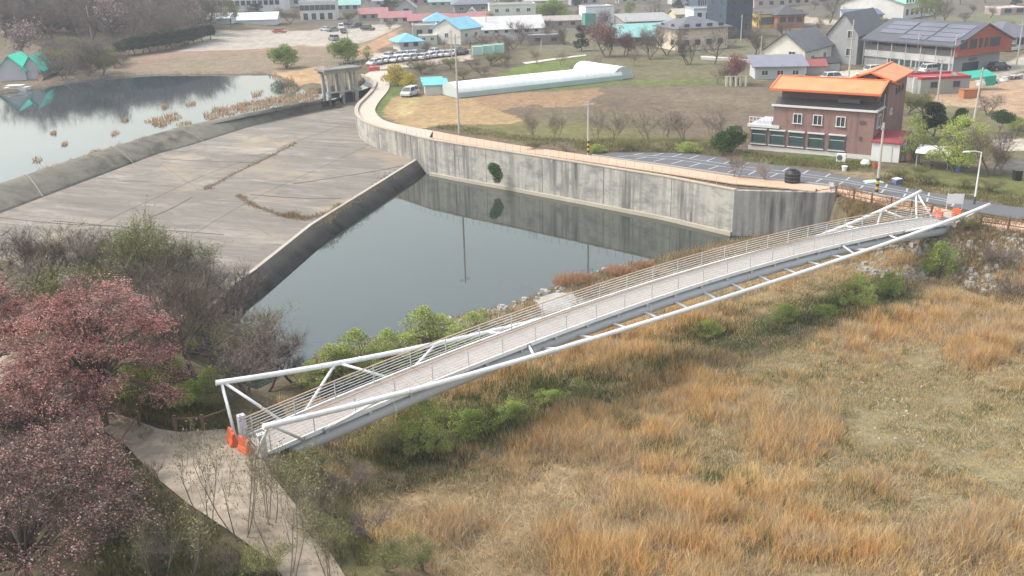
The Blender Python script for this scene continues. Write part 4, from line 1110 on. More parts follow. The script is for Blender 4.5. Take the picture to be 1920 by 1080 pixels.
# --- foreground pink budding trees
PINK = [(0.60, 0.235, 0.215), (0.66, 0.300, 0.268), (0.50, 0.185, 0.170), (0.58, 0.36, 0.31), (0.40, 0.19, 0.165)]
DUSK = [(0.37, 0.160, 0.138), (0.29, 0.125, 0.108), (0.37, 0.225, 0.200), (0.19, 0.13, 0.10), (0.44, 0.33, 0.29)]
def pink_tree(seed, h, w, pal, n, label, loc, leaf=0.115, pads=46):
    """wide crown of many flat leafy sprays carried on arching limbs"""
    rng = np.random.default_rng(seed)
    root = thing('budding_tree', label, 'tree', loc)
    tb, limbs = MB(), MB()
    t1 = np.array([rng.normal(0, .2), rng.normal(0, .2), h * 0.30])
    tb.path([(0, 0, -.3), t1 * 0.5 + rng.normal(0, .08, 3), t1], [h * .026, h * .022, h * .019], 7, cap=False)
    Q, QC, LV, LC = [], [], [], []
    for k in range(pads):
        a = 6.283 * (k * 0.618 % 1) + rng.normal(0, .2); rr = math.sqrt((k + .5) / pads)
        top = h * (0.98 - 0.50 * rr ** 2.0) + rng.normal(0, .35)
        if k % 3 == 0: top -= h * rng.uniform(.12, .34)
        c = np.array([math.cos(a) * rr * w * .5, math.sin(a) * rr * w * .5, max(top, h * .22)])
        m1 = t1 + (c - t1) * .35 + np.array([0, 0, h * .10]) + rng.normal(0, .15, 3); m2 = t1 + (c - t1) * .72 + np.array([0, 0, h * .07]) + rng.normal(0, .15, 3)
        limbs.path([t1 * rng.uniform(.75, 1.0), m1, m2, c], [h * .011, h * .008, h * .005, .012], 5, cap=False)
        pr_ = rng.uniform(.75, 1.25) * w * .095; out = np.array([math.cos(a), math.sin(a), 0])
        nt = 34
        d_ = rng.normal(0, 1, (nt, 3)); d_[:, 2] *= .28; d_ += out * .55 * rr; d_ /= np.linalg.norm(d_, axis=1)[:, None]
        A_ = c + rng.normal(0, .12, (nt, 3)) + (m2 - c) * rng.random((nt, 1)) * .5; B_ = A_ + d_ * pr_ * rng.uniform(.6, 1.35, (nt, 1)); B_[:, 2] -= .10 * pr_
        Q.append(twig_quads(rng, A_, B_, 0.028))
        j = rng.integers(0, nt, nt * 3); t_ = rng.random((nt * 3, 1)); A2 = A_[j] * (1 - t_) + B_[j] * t_; B2 = A2 + rng.normal(0, .24, (nt * 3, 3)) * np.array([1, 1, .6]) + d_[j] * .22
        Q.append(twig_quads(rng, A2, B2, 0.016))
        m = int(n / pads * rng.uniform(.6, 1.4)); j = rng.integers(0, len(A2), m); t_ = rng.random((m, 1)) ** .5
        p_ = A2[j] * (1 - t_) + B2[j] * t_ + rng.normal(0, .07, (m, 3))
        LV.append(p_); hue = rng.uniform(.72, 1.25); dusky = rng.random() < .3
        cc = colmix(rng, m, pal, .3) * hue
        if dusky: cc = cc * np.array([.75, .85, .85])
        LC.append(cc)
    tb.build('trunk', bark, root); limbs.build('limbs', bark, root)
    q = np.concatenate(Q); quad_obj('twigs', q, colmix(rng, len(q), [(0.085, 0.062, 0.054), (0.13, 0.10, 0.088), (0.065, 0.05, 0.044)]), TWIG, root)
    c = np.concatenate(LV); cl = np.concatenate(LC); nn_ = len(c)
    g = rng.random(nn_) < 0.12; cl[g] = colmix(rng, g.sum(), [(0.17, 0.16, 0.06), (0.46, 0.38, 0.34), (0.30, 0.24, 0.20)])
    quad_obj('crown', leaf_quads(rng, c, leaf * rng.uniform(0.55, 1.5, nn_), .3), np.clip(cl, 0, 1), LEAF, root)
    return root
def at_ground(px, py): return G(px, py)
pink_tree(41, 8.6, 9.2, PINK, 46000, 'large rose pink budding tree over the left path, reaching nearest the bridge', at_ground(200, 800), .082, 64)
pink_tree(42, 8.6, 7.5, PINK, 30000, 'rose pink budding tree cut by the left edge, above the pale path', at_ground(-20, 770), .085)
pink_tree(46, 5.2, 7.6, PINK, 20000, 'lower pink tree hanging over the path bend below the large rose crown', at_ground(85, 870), .082)
pink_tree(43, 6.6, 9.5, DUSK, 27000, 'dusky dark pink tree filling the bottom left corner', at_ground(60, 1130), 0.085, 56)
pink_tree(44, 4.8, 6.0, DUSK, 12000, 'dusky pink tree between corner tree and path bend', at_ground(150, 985), 0.085, 36)
pink_tree(45, 4.6, 6.5, DUSK, 10000, 'reddish tree at the left edge below the pink crowns', at_ground(10, 940), 0.085, 36)

# --- slender saplings in front of the bridge end
def sapling(seed, h, label, loc, stems=5, n=560):
    rng = np.random.default_rng(seed)
    root = thing('sapling', label, 'sapling', loc)
    limbs, tips = skeleton(rng, h, 0.035, 0.35, 0.9, 1, (6,), fork=0.35, wig=0.06, stems=stems)
    limb_mesh('trunk', limbs, bark_pale, root, (0,), 5)
    q1, ends = sprays(rng, limbs, (1,), 4, 0.55, 0.018, up=0.7)
    lm = [(p[i][0], p[i + 1][0]) for lv, p in limbs if lv == 1 for i in range(len(p) - 1)]
    q2 = twig_quads(rng, np.array([a for a, _ in lm]), np.array([b for _, b in lm]), np.full(len(lm), 0.024))
    k = rng.integers(0, len(ends), n); c = ends[k] + rng.normal(0, 0.10, (n, 3))
    q3 = leaf_quads(rng, c, 0.075 * rng.uniform(0.6, 1.4, n))
    q = np.concatenate([q1, q2, q3])
    cols = np.concatenate([colmix(rng, len(q1) + len(q2), [(0.18, 0.15, 0.11), (0.24, 0.20, 0.15)]), colmix(rng, n, [(0.20, 0.19, 0.085), (0.26, 0.23, 0.12), (0.15, 0.15, 0.06)])])
    quad_obj('crown', q, cols, TWIG, root)
for sd_, px, py, h, st, lab in ((51, 455, 1010, 5.4, 5, 'tallest slender sapling clump in front of the orange barriers'), (52, 395, 985, 4.4, 3, 'thin sapling on the path left of the tallest sapling clump'), (53, 540, 1085, 5.0, 4, 'slender sapling clump at the bottom of the pale path'),
        (54, 500, 985, 3.8, 4, 'bushy sapling right of the tallest sapling clump'), (55, 360, 1075, 2.6, 3, 'short sapling in the brush left of the path bottom'), (56, 620, 1100, 3.6, 3, 'leaning sapling at the bottom right edge of the path'), (57, 300, 1100, 3.0, 3, 'short olive sapling at the bottom beside the dusky pink tree'), (58, 575, 1010, 3.0, 4, 'scrubby sapling on the slope right of the path')):
    sapling(sd_, h, lab, G(px, py), st)
# bushes on the slope below the path and at the bridge foot
for i, (px, py, hp) in enumerate(((560, 930, 60), (600, 985, 66), (640, 1040, 60), (690, 1000, 50), (720, 1070, 60), (530, 905, 48), (600, 900, 46), (650, 930, 50), (480, 1090, 60), (420, 1090, 60), (250, 1000, 60), (290, 1060, 60), (800, 1075, 52), (300, 900, 40), (240, 930, 44))):
    plant(('bare_olive', 'bare_a', 'bare_olive', 'bare_c')[i % 4], px, py, hp, 'scrubby brown olive bush on the slope around the pale path', 'scrub bushes around the path', 1.5, cat='bush', name='scrub_bush')
# --- green shrubs in the meadow and along the bridge
for px, py, hp, k, wk, lab in ((800, 856, 118, 'willow', .95, 'light green bush just below the main girder, nearest the left bridge end'), (728, 836, 50, 'bare_olive', 1.7, 'olive twiggy bush left of the light green bush under the girder'), (885, 812, 46, 'green_bush', 1.9, 'mid green bush in the swale right of the light green bush'),
        (965, 782, 28, 'green_bush', 2.6, 'low green bush at the middle of the swale below the bridge'), (1035, 752, 20, 'green_bush', 3.0, 'low green bush at the right of the swale below the bridge'), (862, 690, 84, 'willow_thin', 1.3, 'bright green willow on the pool shore behind the railing, right'), (795, 668, 100, 'willow_thin', 1.35, 'tallest bright green willow on the pool shore'),
        (670, 705, 96, 'willow_thin', 1.25, 'thin green willow on the shore behind the white truss'), (728, 694, 84, 'willow_thin', 1.15, 'pale feathery willow between the truss braces'), (585, 738, 66, 'willow_thin', 1.3, 'pale green bush beside the feathery grey bush on the shore'), (645, 722, 84, 'willow_thin', 1.4, 'wide low pale willow behind the first truss node'), (700, 712, 70, 'willow', 1.2, 'low bright willow under the far truss chord'), (765, 690, 70, 'willow', 1.3, 'low bright willow between the tallest willow and the truss'), (830, 660, 76, 'willow', 1.2, 'bright willow right of the tallest shore willow'), (885, 640, 60, 'willow_thin', 1.5, 'pale low willow at the right end of the shore willows'), (622, 730, 92, 'willow_thin', 1.15, 'thin green willow nearest the grey feathery bush'), (905, 610, 34, 'willow_thin', 1.0, 'small olive bush at the pool shore by the stones'),
        (1605, 578, 66, 'willow', 1.15, 'fresh green bush under the right half of the bridge'), (1665, 555, 46, 'green_bush', 1.2, 'smaller green bush right of the fresh green bush'), (1757, 518, 66, 'green_bush', 1.0, 'upright green bush on the rubble below the right bridge end'), (1550, 592, 22, 'green_bush', 2.2, 'flat dark green bush at the end of the swale'), (1470, 600, 30, 'green_bush', 1.7, 'flat green bush in the reeds below the outrigger struts'),
        (1330, 630, 30, 'green_bush', 1.7, 'flat dark green bush in the reeds left of centre swale'), (1808, 440, 34, 'bare_olive', 1.4, 'yellowish bush beside the right bridge end'), (1870, 500, 40, 'bare_c', 1.6, 'grey brown thicket on the right rubble slope'), (1905, 560, 40, 'bare_c', 1.6, 'grey brown thicket at the right frame edge')):
    plant(k, px, py, hp, lab, cat='bush' if 'bush' in lab or 'thicket' in lab else 'tree', wk=wk)
# tuft of green growing out of the river wall
ivp = P(930, 330, 1.9)
iv = thing('wall_shrub', 'dark green shrub rooted in a crack of the long river wall', 'bush', ivp + np.array([-0.1, -0.3, -0.6]))
rng = np.random.default_rng(61)
c = blob_points(rng, 2600, [(0, 0, 1.5, .8, .6, .8), (0.3, -.3, .8, .7, .55, .8), (-.35, -.2, 1.9, .6, .5, .6), (.25, -.2, .2, .5, .4, .5)], 0.3)
quad_obj('foliage', leaf_quads(rng, c, 0.16 * rng.uniform(.6, 1.4, len(c))), colmix(rng, len(c), [(0.08, 0.17, 0.04), (0.115, 0.21, 0.055), (0.06, 0.125, 0.032)], .3), LEAF, iv)
mb = MB(); mb.path([(0, 0.5, 0.6), (0, 0, 1.0), (0.1, -.1, 1.6)], [0.05, 0.035, 0.02], 5); mb.build('stem', bark, iv)

# ------------------------------------------------------------------ dry reeds and grass of the river meadow
def blades(name, n, region_fn, label=None, seed=5, chunk=None):
    pass
rng = np.random.default_rng(71)
def reed_mesh(name, x, y, z, hgt_, wid, lean, col):
    n = len(x)
    az = rng.random(n) * 6.283; fa = rng.random(n) * 6.283
    ld = np.stack([np.cos(az), np.sin(az), np.zeros(n)], 1) * lean[:, None]
    sd_ = np.stack([np.cos(fa), np.sin(fa), np.zeros(n)], 1) * (wid[:, None] * 0.5)
    b = np.stack([x, y, z - 0.05], 1)
    up = np.stack([np.zeros(n), np.zeros(n), hgt_], 1)
    vert = np.sqrt(np.clip(1 - (lean / np.maximum(hgt_, 1e-3)) ** 2, 0.12, 1))[:, None]
    m = b + up * 0.55 * vert + ld * 0.35
    t = b + up * vert + ld
    V = np.stack([b - sd_, b + sd_, m + sd_ * 0.85, m - sd_ * 0.85, t], 1).reshape(-1, 3)
    k = np.arange(n) * 5
    me = bpy.data.meshes.new(name)
    loops = np.stack([k, k + 1, k + 2, k + 3, k + 3, k + 2, k + 4], 1).ravel()
    me.vertices.add(n * 5); me.vertices.foreach_set('co', V.astype(np.float32).ravel())
    me.loops.add(n * 7); me.loops.foreach_set('vertex_index', loops.astype(np.int32))
    st = np.stack([np.arange(n) * 7, np.arange(n) * 7 + 4], 1).ravel()
    me.polygons.add(2 * n); me.polygons.foreach_set('loop_start', st.astype(np.int32)); me.polygons.foreach_set('loop_total', np.tile([4, 3], n).astype(np.int32))
    me.update(calc_edges=True)
    a = me.color_attributes.new('Col', 'FLOAT_COLOR', 'POINT'); cc = np.ones((n * 5, 4), np.float32); cc[:, :3] = np.repeat(col, 5, 0)
    a.data.foreach_set('color', cc.ravel())
    me.materials.append(leafmat('reed_stalks', trans=0.5, rough=0.8, objvar=0.0))
    o = bpy.data.objects.new(name, me); C.objects.link(o)
    return o
def blob(u, v, lst):
    w = np.zeros(len(u))
    for bx, by, rx, ry, k in lst: w = np.maximum(w, k * np.exp(-(((u - bx) / rx) ** 2 + ((v - by) / ry) ** 2) ** 1.3))
    return w
GREEN_B = [(850, 800, 120, 50, 1), (1060, 735, 120, 32, 1), (1480, 595, 120, 26, .9), (700, 870, 60, 45, 1), (780, 830, 110, 50, 1), (900, 790, 110, 45, 1), (1000, 745, 90, 40, 1), (1110, 720, 90, 26, .8), (1240, 690, 90, 20, .7), (1330, 640, 90, 24, .9), (1440, 615, 80, 22, .9), (1560, 570, 90, 36, 1), (1640, 545, 70, 30, .9), (1240, 690, 30, 12, .9), (1400, 700, 50, 14, .6), (740, 900, 60, 30, .9), (700, 940, 50, 40, .8), (680, 1010, 40, 50, .6), (1330, 900, 50, 20, .6), (1240, 845, 50, 16, .6)]
SHORT_B = [(1500, 700, 160, 40, .9), (1600, 760, 210, 70, .9), (1750, 800, 190, 100, 1), (1850, 730, 130, 60, .8), (1600, 940, 150, 40, .7), (1700, 860, 160, 50, 1), (1340, 830, 90, 40, .7), (1420, 660, 70, 20, .7), (1800, 930, 110, 40, .6), (1330, 1050, 60, 24, .7), (880, 900, 90, 40, .8), (1010, 960, 90, 40, .7)]
TALL_B = [(1120, 690, 260, 50, .9), (1250, 610, 180, 40, 1), (960, 720, 140, 40, 1), (1010, 800, 230, 60, 1), (820, 850, 120, 60, .8), (1480, 800, 100, 60, 1), (1700, 610, 220, 40, 1), (1860, 640, 110, 40, 1), (1300, 770, 130, 40, .7), (1300, 960, 240, 80, .8), (1200, 1040, 260, 60, .9), (1500, 1020, 220, 60, .9), (860, 980, 100, 60, .7), (1650, 910, 90, 30, .8), (1850, 1000, 110, 70, .7), (980, 890, 70, 30, .6), (1820, 680, 60, 30, .9)]
PALE_B = [(900, 930, 130, 60, 1), (1030, 940, 120, 70, .8), (1100, 860, 110, 40, .6), (1480, 790, 60, 50, .8), (1150, 990, 120, 40, .6), (880, 1020, 110, 50, .8), (1800, 1000, 130, 60, .6), (1850, 620, 90, 30, .5)]
NB = 680000
x = rng.uniform(-16, 72, NB * 3); y = rng.uniform(33, 100, NB * 3)
u, v = proj(x, y, np.full(len(x), 1.2))
ok = inpoly(u, v, [(520, 760), (700, 740), (940, 690), (1240, 590), (1600, 470), (1800, 455), (2000, 500), (2450, 600), (2450, 1150), (700, 1150), (600, 1000)])
sdl = sdist(x, y, LOW)
ok &= sdl > 1.0
# keep fewer where far blades would fall under a pixel
x, y, u, v = x[ok], y[ok], u[ok], v[ok]
dist = np.hypot(x, y); pk = np.clip(60.0 / dist, 0, 1) ** 0.6
gb, sb, tb, pb = blob(u, v, GREEN_B), blob(u, v, SHORT_B), blob(u, v, TALL_B), blob(u, v, PALE_B)
n1 = fbm(x * 0.55, y * 0.55, 3); n2 = fbm(x * 0.16 + 9, y * 0.16, 3); n3 = fbm(x * 1.6 + 4, y * 1.6 + 8, 2)
dens = 0.50 + 0.55 * tb + 0.25 * (n1 - 0.5) + 0.15 * sb
n4 = fbm(x * 0.33 + 31, y * 0.33 + 7, 4); n5 = fbm(x * 0.9 + 71, y * 0.9 + 3, 3)
dens = dens * (0.35 + 1.05 * sstep(0.30, 0.56, n1)) * (0.55 + 0.8 * sstep(.3, .6, n5))
k = rng.random(len(x)) < np.clip(dens, 0.06, 1) * pk
x, y, u, v, gb, sb, tb, pb, n1, n2, n3, dist, n4, n5 = [q[k] for q in (x, y, u, v, gb, sb, tb, pb, n1, n2, n3, dist, n4, n5)]
sb = np.clip(sb + 0.75 * sstep(.54, .66, n4) - .3 * tb, 0, 1); pb = np.clip(pb + .8 * sstep(.56, .68, n5), 0, 1); tb = np.clip(tb + .45 * sstep(.46, .36, n4), 0, 1.2)
n = len(x)
tall = np.clip(0.35 + 0.95 * tb - 0.45 * sb - 0.55 * gb + 0.5 * (n2 - 0.5), 0.10, 1.3)
h_ = (0.14 + 0.78 * tall) * rng.uniform(0.5, 1.3, n) * (0.70 + 0.6 * sstep(0.3, 0.68, n1))
flat_ = np.clip(0.38 + 0.6 * pb + 0.9 * (n3 - 0.5), 0.05, 0.98)
lean = h_ * np.clip(rng.beta(1.5, 3.0, n) * 0.75 + flat_ * rng.random(n) * 0.75, 0, 0.97)
wid = np.clip(0.013 + 0.00022 * dist, 0, 0.05) * rng.uniform(0.6, 1.5, n)
PALT = np.array([(0.65, 0.460, 0.215), (0.71, 0.530, 0.265), (0.58, 0.390, 0.180), (0.74, 0.600, 0.350), (0.63, 0.430, 0.225), (0.48, 0.355, 0.190), (0.67, 0.55, 0.31)])
PALP = np.array([(0.60, 0.48, 0.32), (0.53, 0.415, 0.28), (0.66, 0.56, 0.40), (0.42, 0.325, 0.225)])
PALG = np.array([(0.115, 0.150, 0.045), (0.155, 0.185, 0.060), (0.085, 0.115, 0.035), (0.20, 0.20, 0.085)])
PALS = np.array([(0.50, 0.405, 0.230), (0.41, 0.365, 0.185), (0.58, 0.460, 0.275), (0.32, 0.315, 0.145), (0.61, 0.51, 0.33), (0.54, 0.38, 0.21)])
pick = lambda P_: P_[rng.integers(0, len(P_), n)]
ORA = np.array([(0.69, 0.440, 0.200), (0.62, 0.380, 0.168), (0.73, 0.505, 0.245)])
col = pick(PALT); m_ = rng.random(n) < np.clip(tb * .9 - .15, 0, .85); col[m_] = pick(ORA)[m_]
col = col * (0.90 + 0.34 * n2 + 0.16 * (n3 - .5))[:, None]
r_ = rng.random(n)
m_ = r_ < np.clip(pb * 0.75 + 0.18 * (n3 > 0.55), 0, 1); col[m_] = pick(PALP)[m_]
r_ = rng.random(n); m_ = r_ < np.clip(sb * 0.85 - tb * 0.35, 0, 1); col[m_] = pick(PALS)[m_]
r_ = rng.random(n); m_ = r_ < np.clip(gb * 1.0 - 0.05 + 0.45 * sstep(.5, .36, n5) * (sb > 0.3) + .03 * (sb > .5), 0, 0.92); col[m_] = pick(PALG)[m_]
col *= rng.uniform(0.55, 1.3, (n, 1))
ro = reed_mesh('dry_reed_grass', x, y, height(x, y), h_, wid, lean, np.clip(col, 0, 1))
print('reeds', n)
tag(ro, 'tan and orange dry reeds and grass covering the river meadow', 'grass', kind='stuff')
gpoly = pp([(1000,566),(1030,548),(1070,551),(1078,572),(1054,594),(1010,592)], .9)
# long stems trodden flat among the standing ones
nx = 60000
fx_, fy_ = rng.uniform(-8, 70, nx), rng.uniform(34, 98, nx)
fu, fv = proj(fx_, fy_, np.full(nx, 1.2))
m_ = inpoly(fu, fv, [(620, 900), (740, 760), (940, 700), (1240, 600), (1600, 490), (1800, 470), (2000, 520), (2450, 620), (2450, 1150), (700, 1150)]) & (sdist(fx_, fy_, LOW) > 1.5) & (rng.random(nx) < np.clip(.15 + blob(fu, fv, PALE_B) + .5 * sstep(.5, .66, fbm(fx_ * .5 + 2, fy_ * .5, 3)), 0, 1))
fx_, fy_ = fx_[m_], fy_[m_]; nx = len(fx_); hh = rng.uniform(.5, 1.3, nx)
fl_ = reed_mesh('flattened_reeds', fx_, fy_, height(fx_, fy_) + rng.uniform(.05, .4, nx), hh, rng.uniform(.012, .03, nx), hh * rng.uniform(.86, .99, nx), np.clip(colmix(rng, nx, PALP, .3), 0, 1))
tag(fl_, 'pale reed stems lying flat and tangled across the meadow', 'reeds', kind='stuff')
# rough grass on the banks, the shore and the edges
def grass_patch(name, label, polys, count, h0, pal, zbase=None, wk=1.0, seed=0, thin=1.0, nz=0.6):
    g = np.random.default_rng(seed); X, Y = [], []
    for poly, zb, share in polys:
        pw = pp(poly, zb); lo_, hi_ = pw.min(0), pw.max(0)
        xx = g.uniform(lo_[0], hi_[0], int(count * share * 3)); yy = g.uniform(lo_[1], hi_[1], len(xx))
        m = inpoly(xx + 1.2 * (fbm(xx * .5, yy * .5, 2) - .5), yy, pw) & (g.random(len(xx)) < 0.25 + nz * 1.6 * sstep(.35, .65, fbm(xx * .6 + 3, yy * .6, 2)))
        xx, yy = xx[m][:int(count * share)], yy[m][:int(count * share)]
        X.append(xx); Y.append(yy)
    X, Y = np.concatenate(X), np.concatenate(Y)
    if name == 'shore_grass':
        m = sdist(X, Y, gpoly) < 0; X, Y = X[m], Y[m]
    k_ = len(X)
    Z = height(X, Y) if zbase is None else np.full(k_, zbase)
    hh = h0 * g.uniform(0.4, 1.3, k_) * (0.5 + fbm(X * .4, Y * .4, 2)); pal = np.array(pal)
    cc = pal[g.integers(0, len(pal), k_)] * g.uniform(.75, 1.25, (k_, 1))
    o = reed_mesh(name, X, Y, Z, hh, (0.018 + 0.00035 * np.hypot(X, Y)) * wk * g.uniform(.6, 1.4, k_), hh * g.uniform(0.05, 0.8, k_), np.clip(cc, 0, 1))
    return tag(o, label, 'grass', kind='stuff')
grass_patch('shore_grass', 'tan weeds and sedge along the pool shore behind the bridge', [([(560,690),(700,645),(900,590),(1000,560),(1100,530),(1220,490),(1360,452),(1560,445),(1450,500),(1200,590),(900,690),(640,780)], 0.6, 1.0)], 26000, 0.55, [(0.34, 0.23, 0.12), (0.28, 0.20, 0.11), (0.16, 0.17, 0.06), (0.40, 0.29, 0.17)], seed=81)
grass_patch('bank_grass', 'dry orange grass on the bank between walkway fence and meadow', [([(1565,372),(1680,400),(1770,420),(1700,455),(1600,440),(1565,425)], 3.2, .45), ([(1780,430),(1960,450),(1960,560),(1800,500)], 3.0, .55)], 16000, 0.6, [(0.36, 0.24, 0.11), (0.30, 0.19, 0.10), (0.20, 0.18, 0.07), (0.24, 0.19, 0.12)], seed=82)
grass_patch('lake_reeds', 'straw coloured reeds standing in the shallow lake edge above the weir', [([(380,212),(480,188),(590,170),(610,185),(480,206),(390,226)], LZ, .5), ([(270,228),(330,212),(345,220),(300,238)], LZ, .12), ([(90,316),(200,280),(230,268),(226,276),(120,312),(60,330)], LZ, .15), ([(500,140),(560,128),(606,128),(606,158),(560,160),(520,152)], LZ, .23)] + [([(x_, y_), (x_ + w_, y_ - w_ * .25), (x_ + w_ * 1.1, y_ + w_ * .1), (x_ + w_ * .2, y_ + w_ * .35)], LZ, .02) for x_, y_, w_ in ((250, 262, 22), (205, 250, 14), (330, 232, 26), (395, 205, 30), (170, 285, 18), (440, 196, 26), (120, 270, 10), (300, 200, 12), (60, 300, 16), (350, 195, 14), (470, 175, 22), (530, 168, 24), (95, 250, 10), (230, 225, 12))], 6000, 0.7, [(0.42, 0.29, 0.16), (0.48, 0.36, 0.22), (0.40, 0.22, 0.14)], zbase=LZ - 0.1, wk=1.4, seed=83)
grass_patch('walkway_weeds', 'weedy green and brown verge behind the salmon walkway', [([(800,238),(960,262),(1110,284),(1400,292),(1330,268),(1000,258),(860,234)], TZ, .6), ([(1395,288),(1640,306),(1640,322),(1395,302)], TZ, .15), ([(1640,325),(1960,372),(1960,398),(1800,374),(1640,342)], TZ, .25)], 26000, 0.5, [(0.16, 0.18, 0.06), (0.24, 0.19, 0.10), (0.12, 0.15, 0.045), (0.30, 0.23, 0.13)], seed=84)
grass_patch('left_bank_grass', 'green and straw grass on the slopes around the left path', [([(180,700),(310,690),(440,770),(436,806),(330,800),(215,770)], BZ, .30), ([(500,860),(640,900),(780,1100),(680,1120),(590,960)], 3.4, .34), ([(225,840),(420,1015),(600,1140),(150,1140)], BZ, .36)], 85000, 0.40, [(0.16, 0.19, 0.06), (0.26, 0.22, 0.11), (0.21, 0.16, 0.09), (0.13, 0.12, 0.06)], seed=85)
grass_patch('path_edge_grass', 'dry straw tufts and litter along the edges of the pale left path', [([(222,838),(270,900),(330,955),(400,1003),(470,1060),(540,1110),(500,1125),(380,1030),(300,960),(240,890)], BZ, .35), ([(486,850),(520,890),(585,960),(640,1030),(700,1120),(660,1125),(600,1040),(540,970),(490,910),(462,860)], BZ, .4), ([(330,812),(420,806),(440,830),(380,850),(300,830)], BZ, .05), ([(330,880),(460,900),(560,1060),(520,1090)], BZ, .10), ([(205,772),(300,806),(290,830),(215,800)], BZ, .10)], 9000, .26, [(0.40, 0.32, 0.19), (0.30, 0.24, 0.13), (0.22, 0.21, 0.09), (0.34, 0.26, 0.17)], zbase=BZ + .05, seed=86)
ja = []
for ln in JOINTS[:1] + JOINTS[4:5]:
    for q in dense(smooth_line(ln, 1), 60):
        for _ in range(3): ja.append(on_apron(q[0] + rng.normal(0, 3), q[1] + rng.normal(0, 1)) if rng.random() < .25 else None)
ja = [q for q in ja if q is not None]
for ln, w_ in (([(640,384),(620,402),(560,412),(545,400)], 5), ([(600,420),(690,360),(735,328)], 3)):
    for q in dense(smooth_line(ln, 1), 14):
        for _ in range(w_): ja.append(on_apron(q[0] + rng.normal(0, 6), q[1] + rng.normal(0, 2)))
ja = np.repeat(np.array(ja), 5, 0); ja[:, :2] += rng.normal(0, 0.18, (len(ja), 2)); k_ = len(ja); hh = rng.uniform(.1, .45, k_)
tag(reed_mesh('apron_weeds', ja[:, 0], ja[:, 1], ja[:, 2], hh, np.full(k_, .045), hh * rng.uniform(.1, .8, k_), colmix(rng, k_, [(0.33, 0.24, 0.14), (0.20, 0.16, 0.10), (0.26, 0.18, 0.10)])), 'dry weed tufts growing in the joints of the weir apron', 'weeds', kind='stuff')
for px, py, s_, lab in ((975, 556, 1.25, 'largest rusty brown sedge tussock at the pool edge, left of the gravel patch'), (908, 578, .9, 'small rusty sedge tussock at the pool edge by the olive bush'), (1068, 530, 1.2, 'rusty sedge tussock at the pool edge above the gravel patch'), (1092, 525, .9, 'low rusty tussock right of the one above the gravel patch'), (1160, 512, 1.1, 'orange brown tussock at the pool edge before the walkway pole reflection'), (1205, 500, .8, 'orange brown tussock nearest the wall corner shallows'), (1500, 660, 0.01, '')):
    if s_ < .1: continue
    q_ = G(px, py); tu = thing('sedge_tussock', lab, 'tussock', (q_[0], q_[1], 0)); g_ = np.random.default_rng(px); k_ = 900
    rr_ = np.sqrt(g_.random(k_)) * .9 * s_; aa_ = g_.random(k_) * 6.283; hh = g_.uniform(.4, 1.0, k_) * s_
    o = reed_mesh('stems', rr_ * np.cos(aa_) * 1.4, rr_ * np.sin(aa_), np.full(k_, q_[2]), hh, np.full(k_, .035), hh * g_.uniform(.2, .85, k_), np.clip(colmix(g_, k_, [(.44, .25, .15), (.50, .32, .20), (.36, .20, .12)], .25), 0, 1)); o.parent = tu
# rubble under the right bridge end and scattered stones
def stones(name, label, polys, count, s0, s1, mat, seed):
    g = np.random.default_rng(seed); mb = MB()
    for poly, zb, share in polys:
        pw = pp(poly, zb); lo_, hi_ = pw.min(0), pw.max(0); got = 0
        while got < count * share:
            a, b_ = g.uniform(lo_, hi_)
            if not inpoly(np.array([a]), np.array([b_]), pw)[0]: continue
            got += 1; s_ = g.uniform(s0, s1) * (0.6 + g.random() ** 3); zz = hz(a, b_)
            mb.box((a, b_, zz + s_ * .2), (s_ * g.uniform(.7, 1.5), s_, s_ * g.uniform(.5, .9)), g.random() * 3, g.uniform(.4, .8))
    return tag(mb.build(name, mat), label, 'stones', kind='stuff')
stm = M('pale_rubble', (0.36, 0.345, 0.32), 0.9, 0.35, 1.2, 0.2)
stones('rubble', 'pale broken rubble on the slope under the right bridge end', [([(1590,468),(1700,448),(1800,440),(1960,505),(1940,550),(1800,505),(1740,495),(1640,490)], 2.6, 1)], 1300, .14, .36, stm, 91)
stones('shore_stones', 'pale stones along the pool shore behind the bridge', [([(880,600),(960,575),(1080,535),(1220,492),(1330,462),(1240,490),(1100,545),(960,600)], .3, .6), ([(710,650),(860,615),(870,630),(720,665)], .3, .4)], 170, .15, .5, stm, 92)
stones('meadow_stones', 'small white stones scattered in the short meadow grass', [([(1600,690),(1760,720),(1900,850),(1760,900),(1650,830)], 1.2, 1)], 110, .05, .14, M('white_stone', (0.50, 0.48, 0.45), .9, .2), 93)

